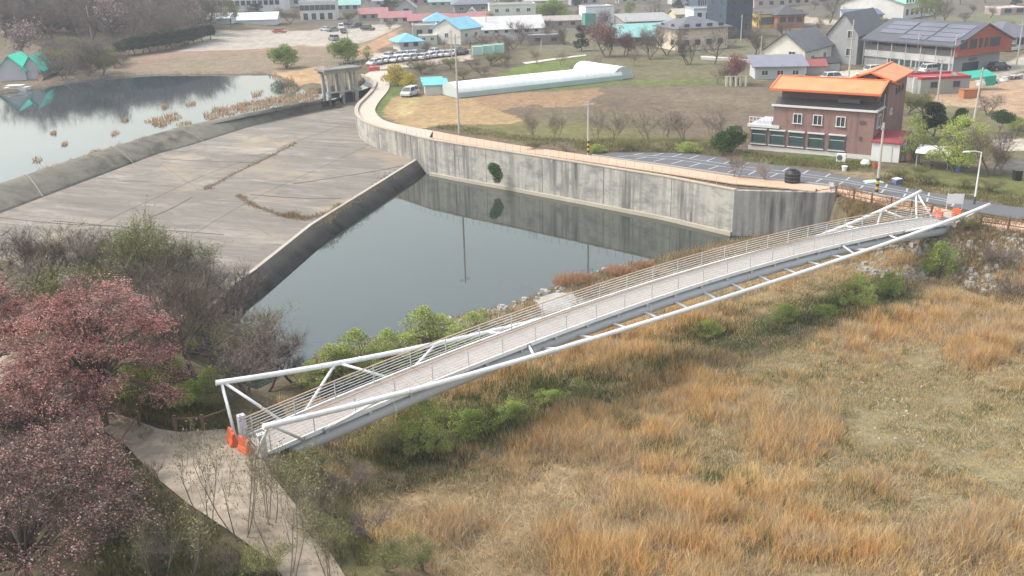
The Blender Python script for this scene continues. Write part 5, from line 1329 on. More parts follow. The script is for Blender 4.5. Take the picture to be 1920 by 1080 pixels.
# ------------------------------------------------------------------ buildings
glass = M('window_glass', (0.045, 0.060, 0.070), 0.12, 0.3, 0.8, 0.5)
glass_teal = M('tinted_window_glass', (0.050, 0.085, 0.085), 0.12, 0.3, 0.8, 0.5)
frame_w = M('white_window_frame', (0.60, 0.60, 0.58), 0.5, 0.08, 3.0)
frame_d = M('dark_window_frame', (0.10, 0.10, 0.105), 0.5, 0.1, 3.0)
def wall_m(col, key=None):
    return M('wall_' + (key or '%02x%02x%02x' % tuple(int(c * 255) for c in col)), col, 0.85, 0.14, 0.7, 0.2, dirt=mul(col, 0.80))
def roof_m(col, key=None, rough=0.6):
    """ribbed sheet roof: fine seams in the material"""
    nm = 'roof_' + (key or '%02x%02x%02x' % tuple(int(c * 255) for c in col))
    if nm in MATS: return MATS[nm]
    m, n, l, b = new_mat(nm)
    v = coord(n, l)
    w = n.new('ShaderNodeTexWave'); w.inputs['Scale'].default_value = 1.1; w.inputs['Distortion'].default_value = 0.0
    l.new(v, w.inputs['Vector'])
    f = noise(n, l, v, 0.5, 5, 0.65)
    c = mixrgb(n, l, mul(col, 1.08), mul(col, 0.80), f)
    mr = n.new('ShaderNodeMapRange'); mr.inputs[1].default_value = 0.0; mr.inputs[2].default_value = 0.18; mr.inputs[3].default_value = 0.25; mr.inputs[4].default_value = 0.0
    l.new(w.outputs['Fac'], mr.inputs[0])
    c = mixrgb(n, l, c, mul(col, 0.55), mr.outputs[0])
    l.new(c, b.inputs['Base Color']); b.inputs['Roughness'].default_value = rough; b.inputs['Specular IOR Level'].default_value = 0.35
    MATS[nm] = m
    return m
def window(root, face, u, z, w, h, W_, D_, gm=None, fm=None, bars=1):
    """one window on a face: f front (-y), b back, l left (-x), r right (+x); u along the face from its middle"""
    gm, fm = gm or glass, fm or frame_w
    fr, pn = MB(), MB()
    t = 0.09
    def put(mb, u0, z0, w0, h0, out, dep):
        if face == 'f': mb.box((u0, -D_ / 2 - out, z0), (w0, dep, h0))
        elif face == 'b': mb.box((-u0, D_ / 2 + out, z0), (w0, dep, h0))
        elif face == 'l': mb.box((-W_ / 2 - out, -u0, z0), (dep, w0, h0))
        else: mb.box((W_ / 2 + out, u0, z0), (dep, w0, h0))
    put(fr, u, z + h / 2 - t / 2, w, t, 0.03, 0.12); put(fr, u, z - h / 2 + t / 2, w + 0.1, t, 0.05, 0.16)
    put(fr, u - w / 2 + t / 2, z, t, h - 2 * t, 0.03, 0.12); put(fr, u + w / 2 - t / 2, z, t, h - 2 * t, 0.03, 0.12)
    for k in range(bars): put(fr, u - w / 2 + w * (k + 1) / (bars + 1), z, t * 0.8, h - 2 * t, 0.02, 0.09)
    f = fr.build('window', fm, root)
    put(pn, u, z, w - 2 * t, h - 2 * t, 0.004, 0.06)
    pn.build('pane', gm, f)
    return f
def roof_gable(W_, D_, z, rise, ov, axis='x', th=0.18):
    mb = MB()
    if axis == 'x':
        y0, y1 = -D_ / 2 - ov, D_ / 2 + ov; zo = z - rise * ov / (D_ / 2)
        mb.extrx([(y0, zo), (0, z + rise), (y1, zo), (y1, zo + th), (0, z + rise + th), (y0, zo + th)], -W_ / 2 - ov, W_ / 2 + ov)
    else:
        x0, x1 = -W_ / 2 - ov, W_ / 2 + ov; zo = z - rise * ov / (W_ / 2)
        mb.extr([(x0, zo), (0, z + rise), (x1, zo), (x1, zo + th), (0, z + rise + th), (x0, zo + th)], -D_ / 2 - ov, D_ / 2 + ov)
    return mb
def roof_hip(W_, D_, z, rise, ov):
    mb = MB(); a, b_ = W_ / 2 + ov, D_ / 2 + ov; r = max(a - b_, 0.0); q = max(b_ - a, 0.0)
    vs = [(-a, -b_, z), (a, -b_, z), (a, b_, z), (-a, b_, z), (-r, -q, z + rise), (r, q, z + rise)]
    if r > 0: fs = [(0, 1, 5, 4), (1, 2, 5), (2, 3, 4, 5), (3, 0, 4), (3, 2, 1, 0)]
    else: fs = [(0, 1, 4), (1, 2, 5, 4), (2, 3, 5), (3, 0, 4, 5), (3, 2, 1, 0)]
    mb.add(vs, fs)
    mb.box((0, 0, z - 0.09), (2 * a, 2 * b_, 0.16))
    return mb
def house(name, label, px, py, wpx, hpx, D_, rot, roof, rise, wc, rc, wins=(), ov=0.4, chimney=False, door=None, corner='f', cat='house', z=None, wm=None, rm=None, win_kw=None):
    """px,py: middle of the front base in the photo; wpx,hpx: front width and eaves height in photo pixels; D_ depth in metres; rise of the roof in metres"""
    p = G(px, py) if z is None else P(px, py, z)
    s = mpp(p); W_, H_ = wpx * s / max(0.35, math.cos(R(rot))), hpx * s * 1.05
    rz = R(rot)
    c = p + np.array([-math.sin(rz) * D_ / 2, math.cos(rz) * D_ / 2, 0])
    root = thing(name, label, cat, (c[0], c[1], p[2] - 0.3), rz)
    H_ += 0.3
    wmat = wm or wall_m(wc)
    mb = MB()
    if roof == 'gable_x': mb.extrx([(-D_ / 2, 0), (-D_ / 2, H_), (0, H_ + rise), (D_ / 2, H_), (D_ / 2, 0)], -W_ / 2, W_ / 2)
    elif roof == 'gable_y': mb.extr([(-W_ / 2, 0), (-W_ / 2, H_), (0, H_ + rise), (W_ / 2, H_), (W_ / 2, 0)], -D_ / 2, D_ / 2)
    elif roof == 'shed': mb.extrx([(-D_ / 2, 0), (-D_ / 2, H_), (D_ / 2, H_ + rise), (D_ / 2, 0)], -W_ / 2, W_ / 2)
    else: mb.box((0, 0, H_ / 2), (W_, D_, H_))
    mb.build('wall', wmat, root)
    rmat = rm or roof_m(rc)
    if roof == 'gable_x': rb = roof_gable(W_, D_, H_ + 0.03, rise, ov, 'x')
    elif roof == 'gable_y': rb = roof_gable(W_, D_, H_ + 0.03, rise, ov, 'y')
    elif roof == 'hip': rb = roof_hip(W_, D_, H_ + 0.19, rise, ov)
    elif roof == 'shed':
        rb = MB(); k = rise / D_
        rb.extrx([(-D_ / 2 - ov, H_ - k * ov + 0.03), (D_ / 2 + ov, H_ + rise + k * ov + 0.03), (D_ / 2 + ov, H_ + rise + k * ov + 0.2), (-D_ / 2 - ov, H_ - k * ov + 0.2)], -W_ / 2 - ov, W_ / 2 + ov)
    else:
        rb = MB(); t = 0.25
        rb.box((0, 0, H_ + 0.06), (W_ + 0.1, D_ + 0.1, 0.12))
        rb.box((0, -D_ / 2 + t / 2 - 0.08, H_ + 0.12 + rise / 2), (W_ + 0.16, t, rise)); rb.box((0, D_ / 2 - t / 2 + 0.08, H_ + 0.12 + rise / 2), (W_ + 0.16, t, rise))
        rb.box((-W_ / 2 + t / 2 - 0.08, 0, H_ + 0.12 + rise / 2), (t, D_ - 2 * t + 0.16, rise)); rb.box((W_ / 2 - t / 2 + 0.08, 0, H_ + 0.12 + rise / 2), (t, D_ - 2 * t + 0.16, rise))
    ro_ = rb.build('roof', rmat, root)
    if chimney:
        cb = MB(); cb.box((W_ * 0.2, D_ * 0.15, H_ + rise * 0.7 + 0.6), (0.6, 0.6, 1.6)); cb.build('chimney', wall_m((0.40, 0.34, 0.30)), ro_)
    for spec in wins:
        face, cols_, rows_, w_, h_, z0, dz_ = spec[:7]
        kw = spec[7] if len(spec) > 7 else {}
        span = (W_ if face in 'fb' else D_)
        for i in range(cols_):
            for j in range(rows_):
                u = (i - (cols_ - 1) / 2) * span / max(cols_, 1) * 0.92 + kw.get('off', 0) * span
                window(root, face, u, 0.3 + z0 + j * dz_, w_, h_, W_, D_, kw.get('g'), kw.get('f'), kw.get('bars', 1))
    if door:
        face, u, w_, h_ = door
        db = MB()
        if face == 'f': db.box((u * W_, -D_ / 2 - 0.02, 0.3 + h_ / 2), (w_, 0.10, h_))
        elif face == 'r': db.box((W_ / 2 + 0.02, u * D_, 0.3 + h_ / 2), (0.10, w_, h_))
        else: db.box((-W_ / 2 - 0.02, u * D_, 0.3 + h_ / 2), (0.10, w_, h_))
        db.build('door', M('grey_door', (0.16, 0.15, 0.15), 0.5), root)
    return root, W_, D_, H_, p

# --- brick restaurant with orange roofs, built from three measured corners
def rect3(pl, pc, pr_):
    """left, near and right corner of a building footprint in photo pixels -> origin at the near corner, x along the front to the right"""
    A_, C_, B_ = G(*pl), G(*pc), G(*pr_)
    ux = (C_ - A_)[:2]; L = np.linalg.norm(ux); ux /= L
    return C_, A_, math.atan2(ux[1], ux[0]), L
cz, az_, rz0, FL = rect3((1447, 289), (1632, 300), (1700, 270)); rz0 -= R(10); FL *= 1.05
def brick_material(name, c1, c2, mo):
    m, n, l, b = new_mat(name)
    v = coord(n, l)
    # bricks on vertical faces: u runs along the wall whichever way it turns
    sx = n.new('ShaderNodeSeparateXYZ'); l.new(v, sx.inputs[0])
    ad = n.new('ShaderNodeMath'); ad.operation = 'ADD'; l.new(sx.outputs[0], ad.inputs[0]); l.new(sx.outputs[1], ad.inputs[1])
    cb = n.new('ShaderNodeCombineXYZ'); l.new(ad.outputs[0], cb.inputs[0]); l.new(sx.outputs[2], cb.inputs[1])
    br_ = n.new('ShaderNodeTexBrick'); br_.inputs['Scale'].default_value = 1.0; br_.inputs['Brick Width'].default_value = 0.40; br_.inputs['Row Height'].default_value = 0.13; br_.inputs['Mortar Size'].default_value = 0.012
    br_.inputs['Color1'].default_value = (*c1, 1); br_.inputs['Color2'].default_value = (*c2, 1); br_.inputs['Mortar'].default_value = (*mo, 1)
    l.new(cb.outputs[0], br_.inputs['Vector'])
    f = noise(n, l, v, 0.35, 5, 0.6, 0.3, 0.75); f2 = noise(n, l, coord(n, l, (1.4, 1.4, .15)), 1.0, 4, 0.6, 0.5, 0.8)
    c = mixrgb(n, l, br_.outputs['Color'], mul(c1, 0.78), f)
    c = mixrgb(n, l, c, mul(c2, 0.60), f2)
    l.new(c, b.inputs['Base Color']); b.inputs['Roughness'].default_value = 0.9; b.inputs['Specular IOR Level'].default_value = 0.2
    return m
brick = brick_material('red_brown_brick', (0.290, 0.175, 0.155), (0.235, 0.140, 0.126), (0.30, 0.22, 0.20))
bh = thing('brick_restaurant', 'three storey red brown brick building with two orange sheet roofs', 'restaurant', cz, rz0)
px_m = 1 / mpp(cz)
ST = 5.75                              # top of the second storey
SD = 9.6                               # depth of the side wall
mb = MB(); mb.span((-FL, 0, -0.3), (0, SD, ST)); mb.build('wall', brick, bh)
AN = float(np.linalg.norm(G(1402, 287)[:2] - az_[:2]))
mb = MB(); mb.span((-FL - AN, 0.012, -0.3), (-FL, 6.5, 2.95)); mb.build('annex_wall', brick, bh)
mb = MB(); mb.span((-FL - AN - 0.25, -0.25, 2.95), (-FL + 0.9, 0.05, 3.3)); mb.span((-FL - AN - 0.25, 0.05, 2.95), (-FL - 0.01, 6.7, 3.15)); mb.build('annex_cornice', frame_w, bh)
mb = MB()
for k in range(7): mb.box((-FL - AN - 0.1 + k * AN / 6.3, 0.0, 3.75), (0.08, 0.08, 0.95))
mb.box((-FL - AN / 2 - 0.05, 0.0, 4.18), (AN, 0.07, 0.07)); mb.box((-FL - AN / 2 - 0.05, 0.0, 3.75), (AN, 0.05, 0.05))
mb.build('terrace_railing', frame_w, bh)
mb = MB(); mb.span((-FL - AN + 0.6, 1.0, 3.15), (-FL - 0.5, 3.2, 3.6)); mb.build('terrace_box', M('pale_blue_panel', (0.55, 0.60, 0.70), 0.6), bh)
mb = MB(); mb.span((-FL - AN - 0.03, -0.05, -0.3), (0.05, -0.001, 0.55)); mb.build('plinth', M('pale_plinth', (0.58, 0.56, 0.52), 0.9, .15, 1.0), bh)
mb = MB(); mb.span((-FL - 0.25, -0.28, ST), (0.28, 0.0, ST + 0.22)); mb.span((0.0, 0.0, ST), (0.28, SD * 0.42, ST + 0.22)); mb.build('cornice', frame_w, bh)
darkm = M('dark_terrace_cladding', (0.085, 0.078, 0.078), 0.8, .2, 1.0)
mb = MB(); mb.add([(-FL, 0.02, ST + 0.02), (0, 0.02, ST + 0.02), (0, 1.5, ST + 0.95), (-FL, 1.5, ST + 0.95)], [(0, 1, 2, 3)]); mb.add([(0.01, 0.02, ST + 0.02), (0.01, SD * .42, ST + 0.02), (0.01, SD * .42, ST + .95), (0.01, 1.5, ST + .95)], [(0, 1, 2, 3)])
mb.build('lower_roof', darkm, bh)
mb = MB(); mb.span((-FL + 0.4, 1.6, ST), (-0.25, SD - 0.3, ST + 2.0)); mb.build('upper_wall', M('upper_storey_wall', (0.15, 0.105, 0.115), 0.8, .2, 1.0), bh)
for k in range(6):
    mb = MB(); mb.box((-FL + 1.5 + k * (FL - 2.2) / 5, 1.25, ST + 1.5), (0.09, 0.09, 1.5)); mb.build('terrace_post', frame_d, bh)
mb = MB(); mb.box((-FL / 2 + 2.8, 0.75, ST + 1.05), (2.6, 0.1, 0.5)); mb.build('air_grille', frame_d, bh)
orange = roof_m((0.65, 0.250, 0.112), 'orange_sheet', 0.55)
orange_d = M('orange_verge', (0.62, 0.160, 0.060), 0.5, 0.1, 1.0)
rl_ = ST + 2.05; rh_ = 1.15; yr = 3.4
mb = MB()
mb.extrx([(-0.35, rl_), (yr, rl_ + rh_), (SD + 0.1, rl_ - 0.1), (SD + 0.1, rl_ + 0.06), (yr, rl_ + rh_ + 0.16), (-0.35, rl_ + 0.16)], -FL - 0.5, 0.45)
rf = mb.build('roof', orange, bh)
vb = MB()
for x in (-FL - 0.5, 0.45):
    vb.ribbon([(x, -0.4, rl_ + 0.17), (x, yr, rl_ + rh_ + 0.2), (x, SD + 0.1, rl_ + 0.08)], 0.22, 0.14)
vb.box((-FL / 2, -0.38, rl_ + 0.06), (FL + 1.1, 0.14, 0.26)); vb.box((-FL / 2, yr, rl_ + rh_ + 0.2), (FL + 0.9, 0.3, 0.08))
vb.build('verge', orange_d, rf)
# stair tower at the back right with its own roof
mb = MB(); mb.span((-4.0, SD * 0.45, -0.3), (0.35, SD + 5.2, ST + 3.0)); mb.build('stair_tower', brick, bh)
t0, t1, tz = SD * 0.42, SD + 5.9, ST + 3.05
mb = MB(); mb.extr([(-4.8, tz - 0.1), (-1.9, tz + 0.95), (1.0, tz - 0.05), (1.0, tz + 0.13), (-1.9, tz + 1.12), (-4.8, tz + 0.08)], t0, t1); tr_ = mb.build('tower_roof', orange, bh)
vb = MB(); vb.ribbon([(-4.8, t0 - .03, tz + 0.06), (-1.9, t0 - .03, tz + 1.1), (1.0, t0 - .03, tz + 0.1)], 0.2, 0.2); vb.ribbon([(-1.9, t0, tz + 1.15), (-1.9, t1, tz + 1.15)], 0.3, 0.08); vb.ribbon([(1.0, t0, tz + .1), (1.0, t1, tz + .1)], 0.14, 0.2); vb.build('tower_verge', orange_d, tr_)
mb = MB(); mb.box((-2.4, t0 + 0.6, tz + 0.35), (2.6, 0.1, 0.7)); mb.build('tower_gable', frame_d, bh)
def win3(xc, zc, w, h, face='f', fm=frame_w, gm=glass, bars=1, yc=0.0):
    fr, pn = MB(), MB(); t = 0.10
    def put(mb, u, z, w0, h0, o, d):
        if face == 'f': mb.box((u, -o, z), (w0, d, h0))
        else: mb.box((xc + o, u, z), (d, w0, h0))
    u = xc if face == 'f' else yc
    put(fr, u, zc + h / 2 - t / 2, w, t, .04, .16); put(fr, u, zc - h / 2 + t / 2, w + .16, t, .07, .22)
    put(fr, u - w / 2 + t / 2, zc, t, h - 2 * t, .04, .16); put(fr, u + w / 2 - t / 2, zc, t, h - 2 * t, .04, .16)
    for k in range(bars): put(fr, u - w / 2 + w * (k + 1) / (bars + 1), zc, .08, h - 2 * t, .03, .12)
    f = fr.build('window', fm, bh); put(pn, u, zc, w - 2 * t, h - 2 * t, .005, .08); pn.build('pane', gm, f)
    return f
TF = FL + AN
def fx(px): return -(1632 - px) / (1632 - 1402) * TF      # photo column on the front -> x on the facade
for px in (1493.5, 1531, 1573): win3(fx(px), 4.35, 1.15, 1.30)
for px in (1421, 1457, 1493.5, 1530.5, 1569.5):
    f = win3(fx(px), 1.75, 1.95, 1.75, fm=frame_d, gm=glass_teal, bars=0)
    sb = MB(); sb.box((fx(px), -0.10, 0.80), (2.1, 0.24, 0.12)); sb.build('sill', frame_w, f); sb = MB(); sb.box((fx(px), -0.10, 2.72), (2.1, 0.24, 0.16)); sb.build('lintel', frame_w, f)
    sb = MB(); sb.box((fx(px), -0.06, 2.05), (1.75, 0.04, 0.06)); sb.build('glazing_bar', frame_w, f)
mb = MB(); mb.box((fx(1612), -0.04, 4.5), (0.7, 0.12, 0.35)); mb.build('wall_vent', frame_d, bh)
mb = MB(); mb.box((fx(1610), -0.04, 2.55), (0.35, 0.12, 0.35)); mb.build('wall_vent', frame_d, bh)
win3(0.0, 4.35, 1.7, 1.6, 'r', yc=2.2); win3(0.36, 4.9, 0.9, 0.8, 'r', yc=SD * .45 + 2.4, bars=1)
for k in range(3): win3(0.36, 7.2, 0.55, 0.75, 'r', yc=SD * .45 + 4.6 + 1.7 * k, bars=0, fm=frame_d)
mb = MB(); mb.path([(0.12, SD * .4, 0.2), (0.12, SD * .4, 7.4)], 0.06, 6); mb.build('drainpipe', frame_w, bh)
# white shed with red roof against the side wall
def local(root_loc, rz, x, y): return (root_loc[0] + x * math.cos(rz) - y * math.sin(rz), root_loc[1] + x * math.sin(rz) + y * math.cos(rz), root_loc[2])
sh = thing('white_shed', 'small white shed with red mono pitch roof beside the brick restaurant', 'shed', local(cz, rz0, 1.8, 1.5), rz0)
mb = MB(); mb.span((-1.7, -1.9, -0.3), (1.5, 2.2, 2.3)); mb.build('wall', wall_m((0.72, 0.71, 0.69)), sh)
mb = MB(); mb.add([(-1.85, -2.1, 2.25), (1.75, -2.1, 2.25), (1.75, 2.4, 3.0), (-1.85, 2.4, 3.0), (-1.85, -2.1, 2.4), (1.75, -2.1, 2.4), (1.75, 2.4, 3.15), (-1.85, 2.4, 3.15)], [(3, 2, 1, 0), (4, 5, 6, 7), (0, 1, 5, 4), (1, 2, 6, 5), (2, 3, 7, 6), (3, 0, 4, 7)])
mb.build('roof', roof_m((0.26, 0.050, 0.060), 'crimson_sheet'), sh)
mb = MB(); mb.box((-0.1, -1.93, 1.0), (1.5, 0.08, 2.1)); mb.build('door', frame_w, sh)

# --- gallery: long two storey building, slatted grey roof, red gable
gc, ga, grz, GL = rect3((1606, 124), (1785, 139), (1855, 130))
gs = mpp(gc); grz -= R(7)
gd = thing('gallery_building', 'long grey two storey gallery with dark solar roof and red gable end', 'gallery', gc, grz)
GD = 16.5; H1, H2 = 33 * gs, 58 * gs
mb = MB(); mb.span((-GL, 0, -0.3), (0, GD * 0.9, H1)); mb.build('lower_wall', wall_m((0.30, 0.30, 0.31)), gd)
mb = MB(); mb.extrx([(1.0, H1), (1.0, H2 - 0.4), (GD / 2, H2 + 2.7), (GD, H2 - 0.4), (GD, H1)], -GL + 0.5, 0.2); mb.build('upper_wall', wall_m((0.155, 0.148, 0.142)), gd)
mb = MB(); mb.extrx([(-0.6, H1 - 0.1), (-0.6, H2 - 0.3), (GD / 2, H2 + 2.75), (GD + 0.6, H2 - 0.3), (GD + 0.6, H1 - 0.1)], 0.2, 0.9); mb.build('gable_end', wall_m((0.390, 0.100, 0.065), 'brick_red_panel'), gd)
mb = MB(); mb.span((-GL, -0.25, H1 - 1.5), (0.1, -0.001, H1 - 0.15)); mb.build('fascia_band', wall_m((0.46, 0.455, 0.45)), gd)
mb = MB(); mb.span((-GL * 0.72, -0.06, 0.6), (-0.8, -0.002, H1 - 1.7)); mb.build('shop_window', glass_teal, gd)
for k in range(6):
    mb = MB(); x = -GL * .72 + k * (GL * .72 - .8) / 5; mb.box((x, -0.12, H1 / 2 - .5), (0.25, 0.12, H1 - 1.9)); mb.build('pillar', wall_m((0.5, 0.5, 0.5)), gd)
mb = MB(); mb.extrx([(-1.3, H2 - 0.9), (GD / 2, H2 + 2.85), (GD + 1.2, H2 - 0.75), (GD + 1.2, H2 - 0.45), (GD / 2, H2 + 3.15), (-1.3, H2 - 0.6)], -GL - 0.4, 1.2)
grf = mb.build('roof', roof_m((0.085, 0.085, 0.100), 'dark_seam_roof', 0.45), gd)
sp_ = M('solar_panel', (0.105, 0.105, 0.130), 0.25, 0.12, 0.6, 0.6, dirt=(0.14, 0.14, 0.165))
kx = (3.75) / (GD / 2 + 1.3)
for r_ in range(4):
    y0 = 0.0 + r_ * 1.75
    for c_ in range(2 if r_ < 1 else 3):
        xs = -GL * (0.92 - 0.31 * c_); mb = MB(); zz = lambda y: H2 - 0.6 + (y + 1.3) * kx + 0.12
        if r_ == 0: xs += GL * 0.30
        mb.add([(xs, y0, zz(y0)), (xs + GL * .285, y0, zz(y0)), (xs + GL * .285, y0 + 1.55, zz(y0 + 1.55)), (xs, y0 + 1.55, zz(y0 + 1.55)), (xs, y0, zz(y0) - .06), (xs + GL * .285, y0, zz(y0) - .06), (xs + GL * .285, y0 + 1.55, zz(y0 + 1.55) - .06), (xs, y0 + 1.55, zz(y0 + 1.55) - .06)], [(0, 1, 2, 3), (0, 4, 5, 1), (1, 5, 6, 2), (2, 6, 7, 3), (3, 7, 4, 0)])
        mb.build('solar_panel', sp_, grf)
# upper terrace: dark recess openings, balcony rail, timber panels
for x0, x1, zc0, zc1, mt in ((-GL * .93, -GL * .80, H1 + .3, H2 - 1.0, frame_d), (-GL * .62, -GL * .52, H1 + .3, H2 - 1.0, glass), (-GL * .26, -GL * .02, H1 + 1.4, H2 - 1.3, glass), (-GL * .34, -GL * .29, H1 + 1.2, H2 - 1.3, glass)):
    mb = MB(); mb.span((x0, 0.90, zc0), (x1, 0.998, zc1)); mb.build('window', mt, gd)
timber = M('reddish_timber', (0.26, 0.135, 0.095), 0.8)
for x0, x1 in ((-GL * .78, -GL * .66), (-GL * .50, -GL * .40)):
    mb = MB(); mb.span((x0, 0.88, H1 + .4), (x1, 0.998, H2 - 1.2)); mb.build('timber_panel', timber, gd)
mb = MB(); mb.span((-GL, -0.2, H1 + 0.002), (0.15, -0.08, H1 + 1.0)); mb.build('balcony_parapet', wall_m((0.17, 0.165, 0.16)), gd)
for k in range(7):
    mb = MB(); x = -GL + .3 + k * (GL - .4) / 6; mb.path([(x, -0.9, 0), (x, -0.9, H2 - .75)], 0.09, 6); mb.build('veranda_post', wall_m((0.45, 0.45, 0.46)), gd)
for yy, ww in ((1.2, 2.0), (4.2, 2.0), (6.6, .8), (8.4, .8), (11.2, 3.0)):
    fr = MB(); fr.box((0.93, yy, H1 + 2.1), (0.12, ww + .2, 1.9)); f = fr.build('window', frame_d, gd); pn = MB(); pn.box((0.97, yy, H1 + 2.1), (0.1, ww, 1.7)); pn.build('pane', glass, f)
mb = MB(); mb.box((0.05, 5.5, H1 * .30), (0.12, 5.0, 1.7)); mb.build('lower_window', glass, gd)
mb = MB(); mb.box((0.05, 6.0, H1 * .70), (0.10, 2.6, 0.5)); mb.build('sign_plate', frame_d, gd)
# --- other houses: (front base middle, width, eaves height in photo pixels)
FW = dict(g=glass, f=frame_w); FD = dict(g=glass, f=frame_d)
house('gabled_house', 'cream white gabled house with dark slate roof beside the orange roof', 1469, 132, 62, 36, 15, -38, 'gable_y', 3.2, (0.72, 0.69, 0.60), (0.115, 0.115, 0.125), [('f', 1, 1, 1.5, 1.4, 3.2, 0, dict(off=.18)), ('r', 2, 1, 1.6, 1.3, 2.2, 0)], .5)
house('lean_to_shed', 'pale lean-to with flat grey blue roof in front of the cream gabled house', 1462, 148, 92, 22, 6, -4, 'shed', 1.2, (0.50, 0.51, 0.54), (0.20, 0.20, 0.24), [('f', 3, 1, 1.3, 1.0, 1.2, 0)], .7, cat='shed')
house('gabled_house', 'tall grey two storey gabled house left of the gallery', 1576, 120, 44, 52, 16, -40, 'gable_y', 4.2, (0.36, 0.36, 0.36), (0.105, 0.105, 0.115), [('f', 1, 2, 1.5, 1.6, 2.6, 3.6, dict(off=.25)), ('r', 2, 1, 1.6, 1.5, 4.6, 0)], .4)
house('canopy_shed', 'small shed with red roof and black canopy below the tall grey house', 1530, 140, 34, 14, 4, -10, 'shed', .8, (0.40, 0.38, 0.37), (0.25, 0.065, 0.060), [], .4, cat='shed')
house('canopy_shed', 'black roofed open shelter right of the red roofed shed', 1560, 134, 30, 14, 4, 12, 'shed', .6, (0.42, 0.42, 0.43), (0.035, 0.035, 0.04), [], .3, cat='shed')
house('workshop_shed', 'grey workshop shed with red edged roof under the gallery', 1770, 176, 96, 26, 6, 6, 'flat', .35, (0.34, 0.33, 0.31), (0.34, 0.05, 0.055), [('f', 2, 1, 1.2, 1.0, 1.6, 0, FD)], .3, cat='shed')
house('hipped_house', 'cream two storey house with dark hipped roof near the centre right', 1318, 93, 98, 37, 12, 18, 'hip', 2.4, (0.66, 0.56, 0.44), (0.135, 0.135, 0.150), [('f', 4, 2, 1.5, 1.3, 1.9, 3.8, FD), ('l', 2, 2, 1.4, 1.3, 1.9, 3.8, FD)], .9)
house('tower_block', 'dark navy blue multi storey block behind the cream hipped house', 1384, 72, 52, 74, 12, 14, 'flat', .6, (0.055, 0.075, 0.105), (0.06, 0.07, 0.09), [('f', 2, 4, 1.6, 1.4, 2.5, 3.5, FD), ('l', 2, 4, 1.4, 1.4, 2.5, 3.5, FD)], cat='building')
house('office_block', 'white upper block with small windows left of the navy tower', 1334, 60, 70, 38, 10, 4, 'flat', .5, (0.62, 0.64, 0.68), (0.40, 0.41, 0.43), [('f', 4, 1, 1.3, 1.9, 4.6, 0, FD)], cat='building')
house('office_block', 'dark blue building with window band behind the white upper block', 1338, 44, 62, 40, 12, 4, 'flat', .5, (0.075, 0.105, 0.145), (0.12, 0.13, 0.15), [('f', 5, 1, 1.2, 2.2, 6.6, 0, FW)], cat='building')
house('shop_house', 'yellow fronted shop with dark hipped roof right of the navy tower', 1440, 52, 32, 22, 9, 2, 'flat', .3, (0.62, 0.44, 0.09), (0.20, 0.17, 0.13), [('f', 3, 1, 1.6, 2.2, 2.0, 0, FD)], cat='shop')
house('shop_house', 'orange red house with dark overhanging roof beside the yellow shop', 1482, 52, 52, 22, 10, 8, 'hip', 2.4, (0.44, 0.17, 0.10), (0.075, 0.07, 0.08), [('f', 3, 1, 1.8, 1.6, 2.4, 0, FD)], .9, cat='shop')
house('long_shed', 'long shed with bright turquoise sheet roof in front of the hipped house', 1212, 84, 128, 15, 14, 12, 'gable_x', 2.6, (0.24, 0.23, 0.21), (0.21, 0.42, 0.40), [('f', 4, 1, 1.8, 1.3, 1.4, 0, FD)], .7, cat='shed')
house('white_box_building', 'white flat roofed box building with teal panel', 1124, 48, 52, 31, 9, 10, 'flat', .4, (0.70, 0.72, 0.76), (0.50, 0.50, 0.50), [('f', 2, 1, 1.4, 1.6, 2.2, 0, FD)], cat='building')
house('teal_shed', 'dark teal container shed at the foot of the white box building', 1107, 56, 20, 26, 4, 10, 'flat', .2, (0.10, 0.29, 0.25), (0.10, 0.26, 0.23), [], cat='shed')
house('low_row_house', 'low grey roofed row with pale gutter behind the turquoise shed', 1218, 56, 92, 15, 12, 8, 'shed', 1.4, (0.36, 0.32, 0.30), (0.30, 0.295, 0.29), [('f', 5, 1, 1.6, 1.3, 1.5, 0, FD)], .6)
house('low_row_house', 'low house with grey hipped roof between row house and hipped house', 1276, 66, 62, 14, 10, 10, 'hip', 2.0, (0.34, 0.32, 0.33), (0.20, 0.20, 0.23), [('f', 3, 1, 1.4, 1.2, 1.6, 0, FD)], .6)
house('cream_annex', 'pale yellow low house behind the grey hipped roof row', 1292, 44, 52, 16, 9, 6, 'gable_x', 1.4, (0.62, 0.52, 0.30), (0.40, 0.36, 0.30), [('f', 3, 1, 1.3, 1.1, 1.7, 0)], .5)
house('long_hall', 'long white hall with grey sheet roof above the car lot', 950, 76, 142, 20, 12, 9, 'gable_x', 3.0, (0.66, 0.65, 0.66), (0.50, 0.49, 0.48), [('f', 7, 1, 1.0, .8, 2.6, 0, FD)], .5, cat='hall')
house('mint_building', 'cream flat roofed building with mint green side behind the white hall', 962, 48, 86, 34, 10, 4, 'flat', .5, (0.62, 0.64, 0.56), (0.52, 0.52, 0.47), [('f', 4, 2, 1.3, 1.2, 2.0, 3.0)], cat='building')
house('mint_building', 'mint green lean-to along the cream flat roofed building', 980, 56, 56, 16, 5, 4, 'shed', .8, (0.42, 0.55, 0.48), (0.24, 0.42, 0.40), [], .4, cat='shed')
house('blue_roof_house', 'small pavilion with vivid sky blue roof above the car lot', 771, 94, 38, 14, 7, 22, 'hip', 1.8, (0.55, 0.52, 0.50), (0.17, 0.42, 0.54), [('f', 2, 1, 1.2, 1.0, 1.4, 0, FD)], .9)
house('blue_roof_house', 'off white house with sky blue gable roof right of the pavilion', 838, 82, 54, 26, 9, -36, 'gable_y', 2.4, (0.62, 0.60, 0.55), (0.20, 0.43, 0.55), [('f', 1, 1, 1.3, 1.2, 2.2, 0), ('r', 2, 1, 1.2, 1.1, 2.2, 0)], .5)
